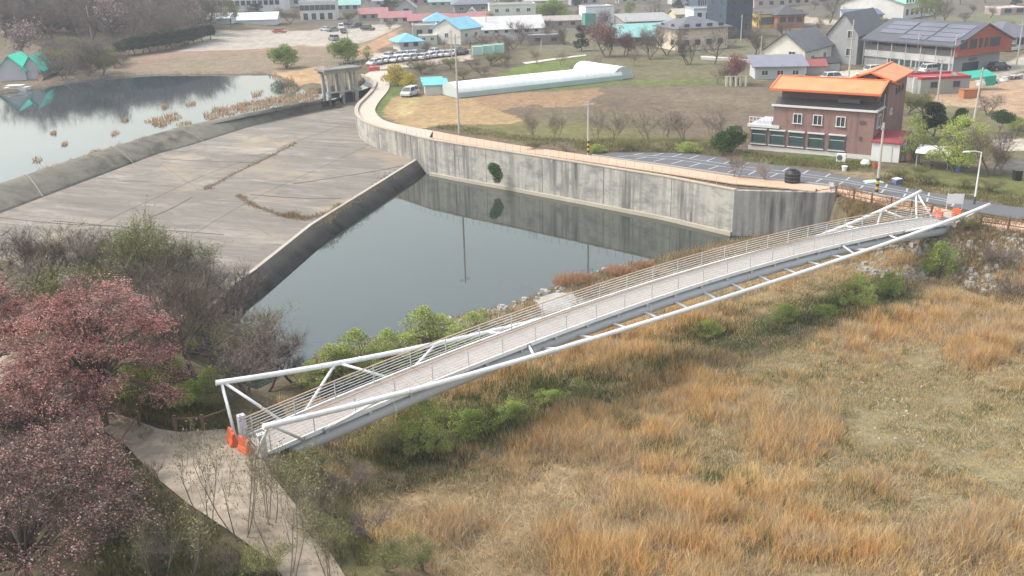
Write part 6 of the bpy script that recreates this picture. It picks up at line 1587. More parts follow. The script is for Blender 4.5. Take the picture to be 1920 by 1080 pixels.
house('blue_roof_house', 'low house with blue hip roof behind the off white one', 822, 56, 48, 14, 9, 6, 'hip', 2.4, (0.34, 0.34, 0.36), (0.17, 0.37, 0.46), [('f', 2, 1, 1.4, 1.1, 1.5, 0, FD)], .7)
house('grey_block', 'grey flat roofed block left of the sky blue gable', 798, 74, 46, 22, 8, 6, 'flat', .4, (0.46, 0.43, 0.41), (0.46, 0.44, 0.44), [('f', 2, 1, 1.6, 1.4, 2.0, 0, FD)], cat='building')
house('white_annex', 'low white annex in front of the grey flat roofed block', 803, 84, 34, 14, 5, 4, 'flat', .25, (0.60, 0.60, 0.54), (0.52, 0.52, 0.47), [('f', 2, 1, 1.0, .9, 1.5, 0)], cat='annex')
for i, (px, py, w_, lab) in enumerate(((742, 45, 58, 'red roofed house with white wall beside the upper car park'), (700, 38, 52, 'red roofed shed nearest the gravel lot entrance'), (804, 50, 74, 'long low red roof behind the blue hip roof'), (870, 50, 66, 'red roofed row touching the white hall'), (900, 46, 36, 'short red roofed shed by the utility pole'))):
    house('red_roof_house', lab, px, py, w_, 11, 8, 5, 'gable_x', 1.7, (0.58, 0.55, 0.53) if i == 0 else (0.40, 0.33, 0.31), (0.325, 0.145, 0.145), [('f', 3, 1, 1.4, 1.1, 1.3, 0, FD)], .5)
house('gabled_house', 'grey gabled house above the red roofs with one dark window', 762, 30, 34, 14, 10, 2, 'gable_y', 2.8, (0.42, 0.42, 0.44), (0.30, 0.29, 0.30), [('f', 1, 1, 2.0, 1.4, 2.0, 0, FD)], .4)
house('gabled_house', 'small white gabled hut in front of the red roofed row', 885, 38, 22, 9, 6, 0, 'gable_y', 2.2, (0.72, 0.72, 0.72), (0.60, 0.60, 0.60), [], .3, cat='hut')
house('traditional_house', 'large dark hipped roof house at the top centre', 886, 24, 66, 14, 12, 6, 'hip', 3.6, (0.30, 0.28, 0.27), (0.16, 0.165, 0.19), [('f', 3, 1, 1.8, 1.3, 1.6, 0)], 1.2)
house('two_storey_building', 'white two storey building with dark window bands above the gravel lot', 597, 38, 66, 28, 10, 3, 'flat', .9, (0.68, 0.66, 0.62), (0.55, 0.55, 0.55), [('f', 1, 1, 13.0, 2.0, 4.4, 0, dict(g=glass, f=frame_w, bars=6)), ('f', 4, 1, 1.6, 2.2, 1.4, 0, FD)], cat='building')
house('school_building', 'long pale white school with rows of windows behind the gravel lot', 452, 22, 160, 32, 14, 3, 'flat', .8, (0.60, 0.61, 0.63), (0.50, 0.50, 0.52), [('f', 14, 2, 1.5, 1.6, 3.0, 3.4, FD)], cat='school')
house('white_tent_hall', 'low white vaulted tent hall by the gravel lot', 482, 46, 74, 8, 10, 4, 'gable_x', 2.0, (0.62, 0.66, 0.70), (0.72, 0.73, 0.74), [], .3, cat='hall')
house('white_tent_hall', 'low pale blue tent beside the tall pale tree', 412, 44, 44, 8, 8, 4, 'gable_x', 1.4, (0.50, 0.60, 0.64), (0.66, 0.70, 0.72), [], .3, cat='tent')
house('green_boathouse', 'larger emerald roofed boathouse at the left lake shore', 24, 151, 48, 19, 9, 10, 'gable_y', 2.9, (0.52, 0.53, 0.58), (0.050, 0.62, 0.43), [], .6, cat='boathouse')
house('green_boathouse', 'smaller emerald roofed boathouse right of the larger one', 63, 149, 30, 19, 9, 10, 'gable_y', 2.6, (0.50, 0.51, 0.56), (0.050, 0.60, 0.42), [], .6, cat='boathouse')
house('hillside_house', 'white and pink hazy house on the hillside left of the school', 318, 16, 66, 12, 10, 4, 'gable_x', 2.2, (0.60, 0.60, 0.60), (0.50, 0.40, 0.40), [('f', 3, 1, 1.6, 1.3, 1.6, 0, FD)], .5)
house('farm_hall', 'white walled hall with mint green roof at the top right', 1632, 34, 84, 26, 22, -48, 'gable_y', 3.2, (0.66, 0.65, 0.61), (0.32, 0.60, 0.46), [('r', 10, 1, 1.3, 1.9, 5.6, 0, FD), ('r', 6, 1, 1.6, 1.9, 2.0, 0, FD)], .6, cat='hall')
house('blue_lean_to', 'low lean-to with navy roof in front of the mint roofed hall', 1622, 40, 66, 11, 6, 2, 'shed', 1.2, (0.30, 0.31, 0.34), (0.10, 0.135, 0.20), [], .5, cat='shed')
house('dark_roof_house', 'dark hipped roof house at the right edge behind the gallery', 1912, 92, 96, 20, 14, 10, 'hip', 3.0, (0.52, 0.51, 0.50), (0.125, 0.125, 0.15), [('f', 3, 1, 2.0, 1.5, 1.8, 0, FD)], 1.0)
house('pavilion_house', 'low house with pale pink roof edge at the top right corner', 1900, 28, 52, 11, 9, 6, 'flat', .3, (0.38, 0.30, 0.28), (0.60, 0.48, 0.47), [('f', 2, 1, 2.4, 1.4, 1.4, 0, FD)])
house('blue_shed', 'tiny shed with turquoise roof at the left end of the greenhouse', 818, 178, 40, 17, 3.5, 8, 'shed', .5, (0.62, 0.61, 0.58), (0.13, 0.44, 0.50), [], .4, cat='shed')
house('blue_shed', 'second tiny turquoise roofed shed behind the first by the greenhouse', 812, 168, 36, 13, 3, 8, 'shed', .4, (0.30, 0.30, 0.30), (0.12, 0.40, 0.44), [], .3, cat='shed')
house('brown_shed', 'low brown shed in the bare trees right of the white hall', 1024, 84, 66, 15, 7, 5, 'flat', .3, (0.27, 0.22, 0.20), (0.30, 0.28, 0.27), [('f', 2, 1, 1.6, 1.0, 1.4, 0, FD)], cat='shed')
house('brown_shed', 'long low brown roofed shed left of the white box building', 1050, 52, 80, 12, 8, 4, 'gable_x', 1.2, (0.42, 0.32, 0.26), (0.34, 0.29, 0.26), [('f', 3, 1, 1.4, 1.0, 1.3, 0, FD)], cat='shed')
# farthest rows along the top edge
FAR = [(1020, 14, 70, 12, (0.50, 0.48, 0.42), (0.40, 0.36, 0.34), 'pale house in the far row above the yellow green tree'), (1098, 10, 54, 12, (0.44, 0.40, 0.42), (0.34, 0.25, 0.27), 'far house with dull red roof above the white box building'), (1290, 8, 60, 16, (0.50, 0.49, 0.48), (0.30, 0.30, 0.32), 'far grey house left behind the navy tower'),
       (1446, 14, 66, 18, (0.46, 0.36, 0.35), (0.52, 0.50, 0.52), 'pinkish far house with white balcony right of the navy tower'), (1496, 10, 52, 16, (0.52, 0.42, 0.35), (0.30, 0.20, 0.18), 'salmon coloured far house above the dark roofed shop'), (780, 10, 60, 12, (0.48, 0.36, 0.34), (0.45, 0.16, 0.13), 'far house with orange red roof at the top centre left'),
       (726, 12, 52, 10, (0.42, 0.42, 0.44), (0.30, 0.31, 0.34), 'far grey house left of the orange red roof'), (652, 22, 46, 12, (0.42, 0.42, 0.44), (0.24, 0.42, 0.38), 'far house with teal roof right of the two storey building'), (830, 14, 50, 10, (0.40, 0.42, 0.42), (0.26, 0.36, 0.34), 'far house with greenish roof beside the large dark hipped roof'),
       (958, 8, 54, 14, (0.60, 0.60, 0.60), (0.55, 0.55, 0.55), 'far white block above the mint building'), (1190, 6, 60, 12, (0.44, 0.40, 0.38), (0.32, 0.28, 0.28), 'far brown house at the top, right of centre'), (540, 12, 50, 14, (0.44, 0.45, 0.48), (0.36, 0.36, 0.40), 'far grey house right of the school'), (690, 4, 50, 10, (0.40, 0.40, 0.42), (0.30, 0.28, 0.30), 'farthest grey house above the gravel lot entrance')]
for px, py, w_, h_, wc, rc, lab in FAR:
    house('village_house', lab, px, py, w_, h_, 9, 4, 'gable_x', 2.2, wc, rc, [('f', 3, 1, 1.6, 1.4, 1.7, 0, FD)], .6)

# --- plastic greenhouse: long low tunnel with a taller end bay
def tunnel(name, label, p0, p1, wid, hgt_, z, matl, label_parts=True):
    d = (p1 - p0)[:2]; L = float(np.linalg.norm(d)); rz = math.atan2(d[1], d[0])
    root = thing(name, label, 'greenhouse', (p0[0], p0[1], z), rz)
    sec = [(wid / 2 * math.cos(t) * (1 if True else 1), hgt_ * math.sin(t) ** 0.85) for t in np.linspace(math.pi, 0, 15)]
    mb = MB(); n = len(sec); xs = np.linspace(0, L, max(3, int(L / 3)))
    vs = [(x, y, zz) for x in xs for y, zz in sec]
    fs = [(i * n + k, i * n + k + 1, (i + 1) * n + k + 1, (i + 1) * n + k) for i in range(len(xs) - 1) for k in range(n - 1)]
    mb.add(vs, fs); mb.build('film', matl, root, smooth=True)
    for x in (0.0, L):
        mb = MB(); mb.add([(x, y, zz) for y, zz in sec], [tuple(range(n))]); e = mb.build('end_wall', M('greenhouse_end', (0.46, 0.52, 0.50), 0.5, .2, 1.0), root)
    mb = MB()
    for x in np.arange(0, L + .1, 1.8): mb.path([(x, y * 1.006, zz * 1.006 + .01) for y, zz in sec], 0.022, 4)
    mb.build('hoop_frame', M('hoop_steel', (0.58, 0.62, 0.60), 0.5), root)
    mb = MB(); mb.ribbon([(0, -wid / 2 - .02, .45), (L, -wid / 2 - .02, .45)], 0.05, 0.9); mb.build('side_skirt', M('blue_green_skirt', (0.40, 0.50, 0.50), 0.6, .2, 1.0), root)
    return root
film = M('greenhouse_film', (0.74, 0.76, 0.75), 0.35, 0.10, 0.6, 0.5, dirt=(0.62, 0.65, 0.64))
tunnel('greenhouse', 'long low white plastic tunnel greenhouse in the field', G(842, 181), G(1150, 147), 6.2, 2.5, TZ, film)
tunnel('greenhouse', 'short white tunnel bay crossing the far end of the long greenhouse', G(1092, 137), G(1168, 149), 5.0, 2.45, TZ, film)

# ------------------------------------------------------------------ vehicles
tyre = M('tyre_rubber', (0.025, 0.025, 0.026), 0.8)
hub = M('wheel_hub', (0.42, 0.42, 0.43), 0.4)
carglass = M('car_glass', (0.030, 0.036, 0.042), 0.08, 0.1, 1.0, 0.6)
lampw = M('head_lamp', (0.70, 0.70, 0.68), 0.2)
lampr = M('tail_lamp', (0.38, 0.03, 0.03), 0.3)
def car_meshes(kind):
    L_c, W_c = (4.4, 1.8) if kind == 'sedan' else (4.6, 1.85)
    hb, ht = (0.86, 1.42) if kind == 'sedan' else (1.0, 1.72)
    if kind == 'sedan': roofx = (-1.55, -0.85, 0.55, 1.25)
    elif kind == 'van': roofx = (-2.15, -2.0, 1.0, 1.75)
    else: roofx = (-2.05, -1.7, 0.55, 1.2)
    return L_c, W_c, hb, ht, roofx
def make_car(kind, paint, label):
    L_c, W_c, hb, ht, rx = car_meshes(kind)
    root = thing('parked_car', label, 'car' if kind != 'van' else 'van')
    mb = MB(); prof = [(-L_c / 2, .32), (-L_c / 2 - .0, hb * .82), (-L_c / 2 + .12, hb), (rx[0], hb + .02), (rx[3], hb + .02), (L_c / 2 - .25, hb * .86), (L_c / 2, hb * .66), (L_c / 2, .32), (L_c / 2 - .3, .24), (-L_c / 2 + .3, .24)]
    mb.extr(prof, -W_c / 2, W_c / 2); mb.build('body', paint, root, bevel=0.05)
    mb = MB()
    vs = [(rx[0], -W_c / 2 + .06, hb + .01), (rx[3], -W_c / 2 + .06, hb + .01), (rx[3], W_c / 2 - .06, hb + .01), (rx[0], W_c / 2 - .06, hb + .01), (rx[1], -W_c / 2 + .24, ht - .08), (rx[2], -W_c / 2 + .24, ht - .08), (rx[2], W_c / 2 - .24, ht - .08), (rx[1], W_c / 2 - .24, ht - .08)]
    mb.add(vs, [(3, 2, 1, 0), (4, 5, 6, 7), (0, 1, 5, 4), (1, 2, 6, 5), (2, 3, 7, 6), (3, 0, 4, 7)]); mb.build('windows', carglass, root)
    mb = MB(); mb.box(((rx[1] + rx[2]) / 2, 0, ht - .05), (rx[2] - rx[1] + .12, W_c - .42, .07))
    for x0, x1 in ((rx[0], rx[1]), (rx[3], rx[2])):
        for y in (-1, 1): mb.path([(x0, y * (W_c / 2 - .07), hb + .02), (x1, y * (W_c / 2 - .24), ht - .07)], .045, 4)
    for y in (-1, 1): mb.path([((rx[1] + rx[2]) / 2, y * (W_c / 2 - .06), hb + .02), ((rx[1] + rx[2]) / 2, y * (W_c / 2 - .235), ht - .07)], .045, 4)
    mb.build('roof', paint, root)
    for x in (-L_c / 2 + .82, L_c / 2 - .86):
        for y in (-1, 1):
            mb = MB(); mb.path([(x, y * (W_c / 2 - .2), .33), (x, y * (W_c / 2 + .02), .33)], .33, 14); w_ = mb.build('wheel', tyre, root)
            mb = MB(); mb.path([(x, y * (W_c / 2 - .0), .33), (x, y * (W_c / 2 + .035), .33)], .19, 10); mb.build('rim', hub, w_)
    for y in (-1, 1):
        mb = MB(); mb.box((L_c / 2 - .1, y * (W_c / 2 - .3), hb * .70), (.22, .42, .16)); mb.build('headlight', lampw, root)
        mb = MB(); mb.box((-L_c / 2 + .03, y * (W_c / 2 - .2), hb * .80), (.1, .26, .2)); mb.build('tail_light', lampr, root)
    return root
paints = {'white': M('white_car_paint', (0.55, 0.55, 0.55), .25, .03, 1, .5), 'silver': M('silver_car_paint', (0.48, 0.49, 0.50), .3, .03, 1, .5), 'black': M('black_car_paint', (0.03, 0.03, 0.033), .2, .03, 1, .5), 'blue': M('blue_car_paint', (0.08, 0.12, 0.22), .25, .03, 1, .5), 'red': M('red_car_paint', (0.40, 0.06, 0.05), .3, .03, 1, .5), 'grey': M('grey_car_paint', (0.20, 0.21, 0.22), .3, .03, 1, .5)}
CARS = {}
def car(kind, colr, px, py, rot, label, group=None, z=None):
    p = G(px, py)
    if (kind, colr) not in CARS:
        c = make_car(kind, paints[colr], label); CARS[(kind, colr)] = c
        c.location = p + np.array([0, 0, .03]); c.rotation_euler = (0, 0, R(rot))
        if group: c['group'] = group
    else:
        c = dup(CARS[(kind, colr)], p + np.array([0, 0, .03]), R(rot), 1.0, label, group)
        if not group and 'group' in c: del c['group']
    c['category'] = 'van' if kind == 'van' else 'car'; c.name = 'parked_van' if kind == 'van' else 'parked_car'
    return c
LOTG = 'cars packed in the village car lot'
lot_cars = [(702, 122, 'white'), (716, 119, 'silver'), (729, 117, 'white'), (742, 116, 'silver'), (755, 114, 'white'), (768, 113, 'white'), (781, 112, 'grey'), (794, 111, 'white'), (730, 109, 'white'), (750, 107, 'silver'), (764, 106, 'white'), (778, 105, 'white'), (792, 105, 'black'), (806, 109, 'white'), (818, 107, 'white'), (830, 106, 'silver'), (842, 105, 'white'), (815, 101, 'silver'), (850, 104, 'silver'), (858, 99, 'blue'), (868, 102, 'black')]
WORD = {'white': 'white', 'silver': 'silver', 'grey': 'grey', 'black': 'black', 'blue': 'dark blue', 'red': 'red'}
single = {'grey': 'only grey car in the village car lot, front row middle', 'blue': 'only dark blue car in the village car lot, right end'}
for i, (px, py, colr) in enumerate(lot_cars):
    lab = single.get(colr) or {'white': 'white car packed into the car lot above the dry bank', 'silver': 'silver car packed into the car lot above the dry bank', 'black': 'black car in the car lot above the dry bank'}[colr]
    car('sedan', colr, px, py, 62 + (i * 7) % 13 + (180 if i % 3 == 0 else 0), lab, LOTG)
car('van', 'silver', 769, 180, 250, 'pale silver van parked on the slope left of the tiny turquoise sheds')
car('suv', 'white', 1563, 152, 12, 'white car parked on the bright yard behind the orange roof')
for px, py, colr, k, lab in ((612, 58, 'silver', 'sedan', 'silver car at the left end of the upper gravel lot row'), (624, 59, 'grey', 'sedan', 'grey car second in the upper gravel lot row'), (645, 62, 'black', 'sedan', 'black car in front of the upper gravel lot row'), (640, 55, 'white', 'van', 'white van in the upper gravel lot row'), (652, 53, 'white', 'suv', 'white car right of the white van in the upper lot'),
        (626, 76, 'grey', 'suv', 'grey car alone near the edge of the gravel lot'), (525, 62, 'red', 'sedan', 'lone red car in the middle of the gravel lot'), (690, 57, 'black', 'suv', 'black car beside the white dome on the upper lot'), (668, 52, 'black', 'van', 'black van under the trees of the upper lot')):
    car(k, colr, px, py, (px * 37) % 360, lab)
for i, px in enumerate((1588, 1598, 1608, 1618, 1628, 1638, 1648)):
    car('suv', 'white', px, 47 - (i % 2) * 4, 100 + 9 * i, 'white car in the bright row below the mint roofed hall', 'white cars below the mint roofed hall')
for px, py, colr, lab in ((1640, 138, 'silver', 'silver car under the left end of the gallery'), (1745, 136, 'white', 'white car under the middle of the gallery'), (1872, 132, 'black', 'black car at the right gable of the gallery'), (1893, 96, 'white', 'white car by the dark roofed house at the right edge')):
    car('suv', colr, px, py, 20, lab)

# ------------------------------------------------------------------ poles and lamps
galv = M('galvanised_steel', (0.52, 0.53, 0.53), 0.45, .1, 2.0, .5)
conc_pole = M('pole_concrete', (0.46, 0.43, 0.38), 0.9, .15, 1.5)
yel = M('yellow_band', (0.62, 0.42, 0.03), .6); blk = M('black_band', (0.04, 0.04, 0.04), .6)
insul = M('insulator', (0.30, 0.26, 0.24), .4)
def hpole(p, px_top_len): return px_top_len * mpp(p) * 1.06
def utility_pole(px, py, hpx, label, arms=1, band=False, trans=False, tilt=0.0):
    p = G(px, py); h = hpole(p, hpx)
    root = thing('utility_pole', label, 'utility pole', p, R(20 + px % 50)); root.rotation_euler[1] = R(tilt)
    mb = MB(); mb.path([(0, 0, -.3), (0, 0, h)], [.17, .10], 10); mb.build('shaft', conc_pole, root)
    for k in range(arms):
        mb = MB(); mb.box((0, .12, h - .5 - .9 * k), (1.7, .09, .09)); a = mb.build('crossarm', galv, root)
        for x in (-.75, 0.0, .75):
            mb = MB(); mb.path([(x, .12, h - .46 - .9 * k), (x, .12, h - .24 - .9 * k)], [.05, .03], 6); mb.build('insulator', insul, a)
    if band:
        for k in range(5):
            mb = MB(); mb.path([(0, 0, .35 + .3 * k), (0, 0, .65 + .3 * k)], .178 - .003 * k, 10); mb.build('warning_band', yel if k % 2 else blk, root)
    if trans:
        mb = MB(); mb.path([(.35, 0, h - 2.6), (.35, 0, h - 1.8)], .24, 10); mb.build('transformer', galv, root)
    return root
utility_pole(861, 250, 170, 'tall concrete utility pole between tan mound and salmon walkway')
utility_pole(1103, 291, 96, 'utility pole with yellow black base beside the car park start', band=True)
utility_pole(1643, 366, 128, 'utility pole with yellow black band in front of the white shed', band=True)
utility_pole(1826, 226, 92, 'leaning bare pole beside the orange dirt field', tilt=6)
utility_pole(1757, 192, 78, 'grey pole standing before the workshop shed')
utility_pole(172, 72, 56, 'pale thin pole on the hillside, right of the dark evergreens', arms=0)
utility_pole(33, 62, 42, 'pale thin pole on the hillside at the left edge', arms=0)
utility_pole(655, 116, 56, 'thin pole behind the gate tower willow', arms=1)
utility_pole(848, 122, 60, 'utility pole rising out of the car lot right side')
utility_pole(912, 66, 46, 'utility pole before the mint building')
utility_pole(1389, 76, 44, 'utility pole left of the yellow shop beside the navy tower')
utility_pole(1425, 122, 52, 'thin pole left of the cream gabled house')
utility_pole(1590, 156, 108, 'thin grey pole on the bright yard behind the orange roof', arms=0)
utility_pole(1906, 122, 74, 'utility pole near the right edge beside the pale road', arms=1)
utility_pole(1716, 132, 64, 'pole in front of the gallery windows', arms=1)
utility_pole(1150, 62, 44, 'pole at the right corner of the white box building', arms=0)
utility_pole(1173, 64, 30, 'white stub pole left of the grey roofed row', arms=0)
utility_pole(1015, 96, 20, 'short pale pole by the brown sheds', arms=0)
def street_lamp(px, py, hpx, label, mat_, head=(-1.1, 0), rz=0.0, arm=1.2, dark_base=False, up=.12):
    p = G(px, py); h = hpole(p, hpx)
    root = thing('street_lamp', label, 'street lamp', p, R(rz))
    mb = MB(); mb.path([(0, 0, 0), (0, 0, h)], [.09, .06], 10); mb.build('pole', mat_, root)
    mb = MB(); mb.path([(0, 0, h - .02), (-arm * .5, 0, h + up), (-arm, 0, h + up)], .045, 8); mb.build('arm', mat_, root)
    mb = MB(); mb.box((-arm - .28, 0, h + up - .02), (.62, .24, .12), 0, .8); mb.build('lamp_head', mat_, root)
    if dark_base:
        mb = MB(); mb.path([(0, 0, -.1), (0, 0, .9)], .11, 10); mb.build('base_sleeve', frame_d, root)
    return root
street_lamp(1826, 385, 95, 'white street lamp with arm to the left beside the right bridge end', M('white_lamp_paint', (.78, .78, .77), .4, .05), dark_base=True)
for px, py, hp, lab in ((1607, 105, 38, 'white angled lamp post at the left end of the gallery front'), (1628, 108, 38, 'white angled lamp post second from the left on the gallery front'), (1659, 110, 40, 'white angled lamp post before the gallery timber panels'), (1784, 140, 66, 'tall white curved lamp post at the gallery corner')):
    street_lamp(px, py, hp, lab, galv, rz=200, arm=1.6, up=1.2 if px < 1700 else .4)
# small end-on street furniture of the orange barrier kind
orm = M('orange_plastic', (0.62, 0.115, 0.045), .45, .12, 2.0); whm = M('white_plastic', (0.72, 0.71, 0.69), .5, .1, 2.0)
def barrier(loc, rz, label, s=1.0, mat_=None):
    root = thing('traffic_barrier', label, 'barrier', loc, rz)
    mb = MB(); mb.extrx([(-.28 * s, 0), (-.26 * s, .18 * s), (-.14 * s, .4 * s), (-.10 * s, .95 * s), (.10 * s, .95 * s), (.14 * s, .4 * s), (.26 * s, .18 * s), (.28 * s, 0)], -.62 * s, .62 * s); mb.build('body', mat_ or orm, root, bevel=.03)
    mb = MB(); mb.box((0, -.115 * s, .72 * s), (1.0 * s, .05, .16 * s)); mb.build('reflector_stripe', whm, root)
    mb = MB(); mb.box((0, 0, .985 * s), (.3 * s, .14 * s, .07)); mb.build('cap', orm, root)
    return root
bz = math.atan2(bu[1], bu[0])
def on_bridge(s, y, h=0.0):
    q = bo + bu * s + bn * y; return (q[0], q[1], 5.0 + h)
barrier(on_bridge(-0.9, .85, .06), bz + 1.45, 'orange plastic barrier at the left bridge end, far side', .82)
barrier(on_bridge(-0.7, -.45, .06), bz + 1.7, 'orange plastic barrier at the left bridge end, near side', .82)
barrier(on_bridge(BL + .9, .7, -.1), bz + 1.3, 'orange plastic barrier closing the right bridge end, far side', .72)
barrier(on_bridge(BL + 1.4, -.7, -.1), bz + 1.8, 'orange red plastic barrier closing the right bridge end, near side', .68)
barrier(on_bridge(BL + 3.2, .2, -.2), bz + 1.5, 'second row orange barrier behind the right bridge end', .7)
for px, py, lab in ((697, 134, 'tiny red barrier at the car lot gate on the concrete path'), (706, 133, 'tiny red barrier right of the other at the car lot gate')):
    barrier(G(px, py) + np.array([0, 0, .15]), .4, lab, 1.2, M('red_plastic', (.55, .08, .07), .5))
sg = thing('notice_sign', 'white banner sign on posts behind the right bridge barriers', 'sign', on_bridge(BL + 5.0, 1.5, -.3), bz - .9)
mb = MB(); mb.box((0, 0, 1.15), (1.5, .06, .95)); mb.build('board', M('pale_sign', (.62, .64, .68), .5), sg)
for x in (-.7, .7):
    mb = MB(); mb.path([(x, .06, 0), (x, .06, 1.7)], .035, 6); mb.build('post', galv, sg)

# ------------------------------------------------------------------ wooden fence along the walkway and at the left path
wood = M('brown_fence_wood', (0.20, 0.125, 0.085), .85, .25, 3.0)
def post_fence(label, pts_px, z, h, spacing, rails=(.45, .85), mat_=wood, r=.075):
    pts = pp(pts_px, z); s = np.concatenate([[0], np.cumsum(np.linalg.norm(np.diff(pts, axis=0), axis=1))]); n = max(2, int(s[-1] / spacing) + 1)
    root = thing('wooden_fence', label, 'fence', (pts[0][0], pts[0][1], 0))
    q = [np.array([np.interp(t, s, pts[:, 0]) - pts[0][0], np.interp(t, s, pts[:, 1]) - pts[0][1]]) for t in np.linspace(0, s[-1], n)]
    q = [np.array([a[0], a[1], hz(a[0] + pts[0][0], a[1] + pts[0][1])]) for a in q]
    for a in q:
        mb = MB(); mb.box((a[0], a[1], a[2] + h / 2 - .2), (2 * r, 2 * r, h + .4)); mb.build('post', mat_, root)
    for k in rails:
        mb = MB(); mb.ribbon([a + np.array([0, 0, h * k]) for a in q], .05, .09); mb.build('rail', mat_, root)
post_fence('brown wooden post and rail fence along the walkway left of the bridge', [(1530, 364), (1576, 371), (1640, 386), (1700, 398), (1745, 408)], TZ, 1.25, 1.9)
post_fence('brown wooden post and rail fence along the walkway right of the bridge', [(1838, 426), (1870, 430), (1920, 438), (2050, 460)], TZ, 1.25, 2.1)
post_fence('low dark post fence beside the bridge end on the green slope', [(330, 806), (372, 808), (410, 800), (432, 790)], BZ, 1.0, 1.6, (.8,))
post_fence('short dark posts at the edge of the pale left path', [(222, 900), (226, 850), (262, 800)], BZ, 1.0, 2.0, (.75,))
mb = MB()
# ------------------------------------------------------------------ odds and ends around the restaurant and car park
def simple(name, label, cat, px, py, parts, rz=0.0, dzz=0.0):
    p = G(px, py); root = thing(name, label, cat, (p[0], p[1], p[2] + dzz), rz)
    for nm, mt, fn in parts:
        mb = MB(); fn(mb); mb.build(nm, mt, root)
    return root
blackp = M('black_plastic', (.022, .022, .024), .45, .2, 1.0)
s_ = simple('water_tank', 'black plastic tank standing at the car park kerb', 'tank', 1485, 345, [
    ('body', blackp, lambda m: m.path([(0, 0, 0), (0, 0, .15), (0, 0, 1.2), (0, 0, 1.45)], [.78, .84, .84, .6], 20)),
    ('lid', blackp, lambda m: m.path([(0, 0, 1.44), (0, 0, 1.58)], .3, 14)),
    ('hoop', frame_d, lambda m: [m.path([(0, 0, z), (0, 0, z + .07)], .865, 20) for z in (.35, .75, 1.1)])], dzz=.1)
simple('air_conditioner', 'white outdoor air conditioner unit at the brick wall foot', 'air conditioner', 1577, 303, [('case', whm, lambda m: m.box((0, 0, .5), (1.1, .45, .95))), ('fan_grille', frame_d, lambda m: m.path([(-.15, -.24, .5), (-.15, -.21, .5)], .34, 16))], rz0)
simple('storage_tank', 'off white round tank beside the white shed', 'tank', 1692, 300, [('body', M('ivory_plastic', (.66, .62, .54), .5), lambda m: m.path([(0, 0, 0), (0, 0, 1.5), (0, 0, 1.75)], [.62, .62, .4], 16)), ('lid', whm, lambda m: m.path([(0, 0, 1.73), (0, 0, 1.83)], .22, 10))])
simple('terracotta_jar', 'brown jar right of the off white round tank', 'jar', 1704, 303, [('body', M('terracotta', (.36, .22, .16), .7), lambda m: m.path([(0, 0, 0), (0, 0, .4), (0, 0, .9), (0, 0, 1.15)], [.36, .55, .52, .32], 14)), ('lid', M('terracotta_lid', (.28, .17, .12), .7), lambda m: m.path([(0, 0, 1.14), (0, 0, 1.22)], .38, 12))])
simple('canopy_tent', 'white sheeted canopy on thin legs by the pale willow', 'canopy', 1750, 312, [('sheet', whm, lambda m: m.extrx([(-1.5, 1.75), (-.6, 2.25), (.9, 2.3), (1.6, 1.95), (1.6, 1.88), (.9, 2.22), (-.6, 2.17), (-1.5, 1.68)], -1.9, 1.9))] +
       [('leg', galv, (lambda x, y: (lambda m: m.path([(x, y, 0), (x, y, 1.85)], .035, 6)))(x, y)) for x in (-1.7, 1.7) for y in (-1.3, 1.4)], rz0)
simple('wheelbarrow', 'dark wheelbarrow in front of the white canopy', 'wheelbarrow', 1736, 318, [('tray', blackp, lambda m: m.box((0, 0, .55), (1.1, .7, .35), 0, 1.15)), ('wheel', tyre, lambda m: m.path([(.75, -.06, .22), (.75, .06, .22)], .22, 12)), ('handle', wood, lambda m: [m.path([(.7, y * .2, .25), (-1.1, y * .35, .6)], .03, 6) for y in (-1, 1)])], .3)
simple('blue_drum', 'blue plastic drum under the pale willow', 'drum', 1797, 322, [('body', M('blue_plastic', (.10, .16, .34), .5), lambda m: m.path([(0, 0, 0), (0, 0, .95)], .33, 14)), ('lid', blackp, lambda m: m.path([(0, 0, .95), (0, 0, 1.0)], .35, 14))])
simple('blue_crate', 'small blue and white crate on the car park rear edge', 'crate', 1681, 346, [('body', M('blue_plastic', (.10, .2, .4), .5), lambda m: m.box((0, 0, .32), (.9, .7, .6))), ('lid', whm, lambda m: m.box((0, 0, .66), (.8, .75, .07)))], .4)
simple('tarpaulin', 'crumpled pale turquoise tarpaulin beside the pole in the car park', 'tarpaulin', 1634, 342, [('sheet', M('turquoise_sheet', (.48, .66, .64), .6), lambda m: m.add([(-1.3, -.7, .02), (1.2, -.8, .04), (1.4, .7, .03), (-1.0, .8, .02), (-.2, 0, .32), (.6, -.1, .22)], [(0, 1, 5, 4), (1, 2, 5), (2, 3, 4, 5), (3, 0, 4)]))], .3)
simple('flower_pot', 'orange pot in front of the white shed', 'pot', 1641, 315, [('pot', orm, lambda m: m.path([(0, 0, 0), (0, 0, .55)], [.3, .42], 12)), ('soil', M('pot_soil', (.08, .06, .045), .95), lambda m: m.path([(0, 0, .5), (0, 0, .57)], .36, 12))])
simple('white_bucket', 'white bucket on the verge below the air conditioner', 'bucket', 1583, 320, [('body', whm, lambda m: m.path([(0, 0, 0), (0, 0, .5)], [.24, .32], 12)), ('rim', whm, lambda m: m.path([(0, 0, .48), (0, 0, .54)], .35, 12))])
simple('white_bag', 'heap of white bags left of the white shed door', 'bag', 1622, 311, [('bag_body', whm, lambda m: m.path([(0, 0, 0), (0, 0, .3), (.05, 0, .65), (.05, 0, .8)], [.5, .6, .4, .12], 10)), ('tie', frame_d, lambda m: m.path([(.05, 0, .76), (.05, 0, .82)], .14, 8))])
simple('bin', 'black bin in the garden near the right frame edge', 'bin', 1906, 338, [('body', blackp, lambda m: m.box((0, 0, .5), (.7, .65, 1.0), 0, 1.1)), ('lid', blackp, lambda m: m.box((0, 0, 1.05), (.8, .75, .1)))])
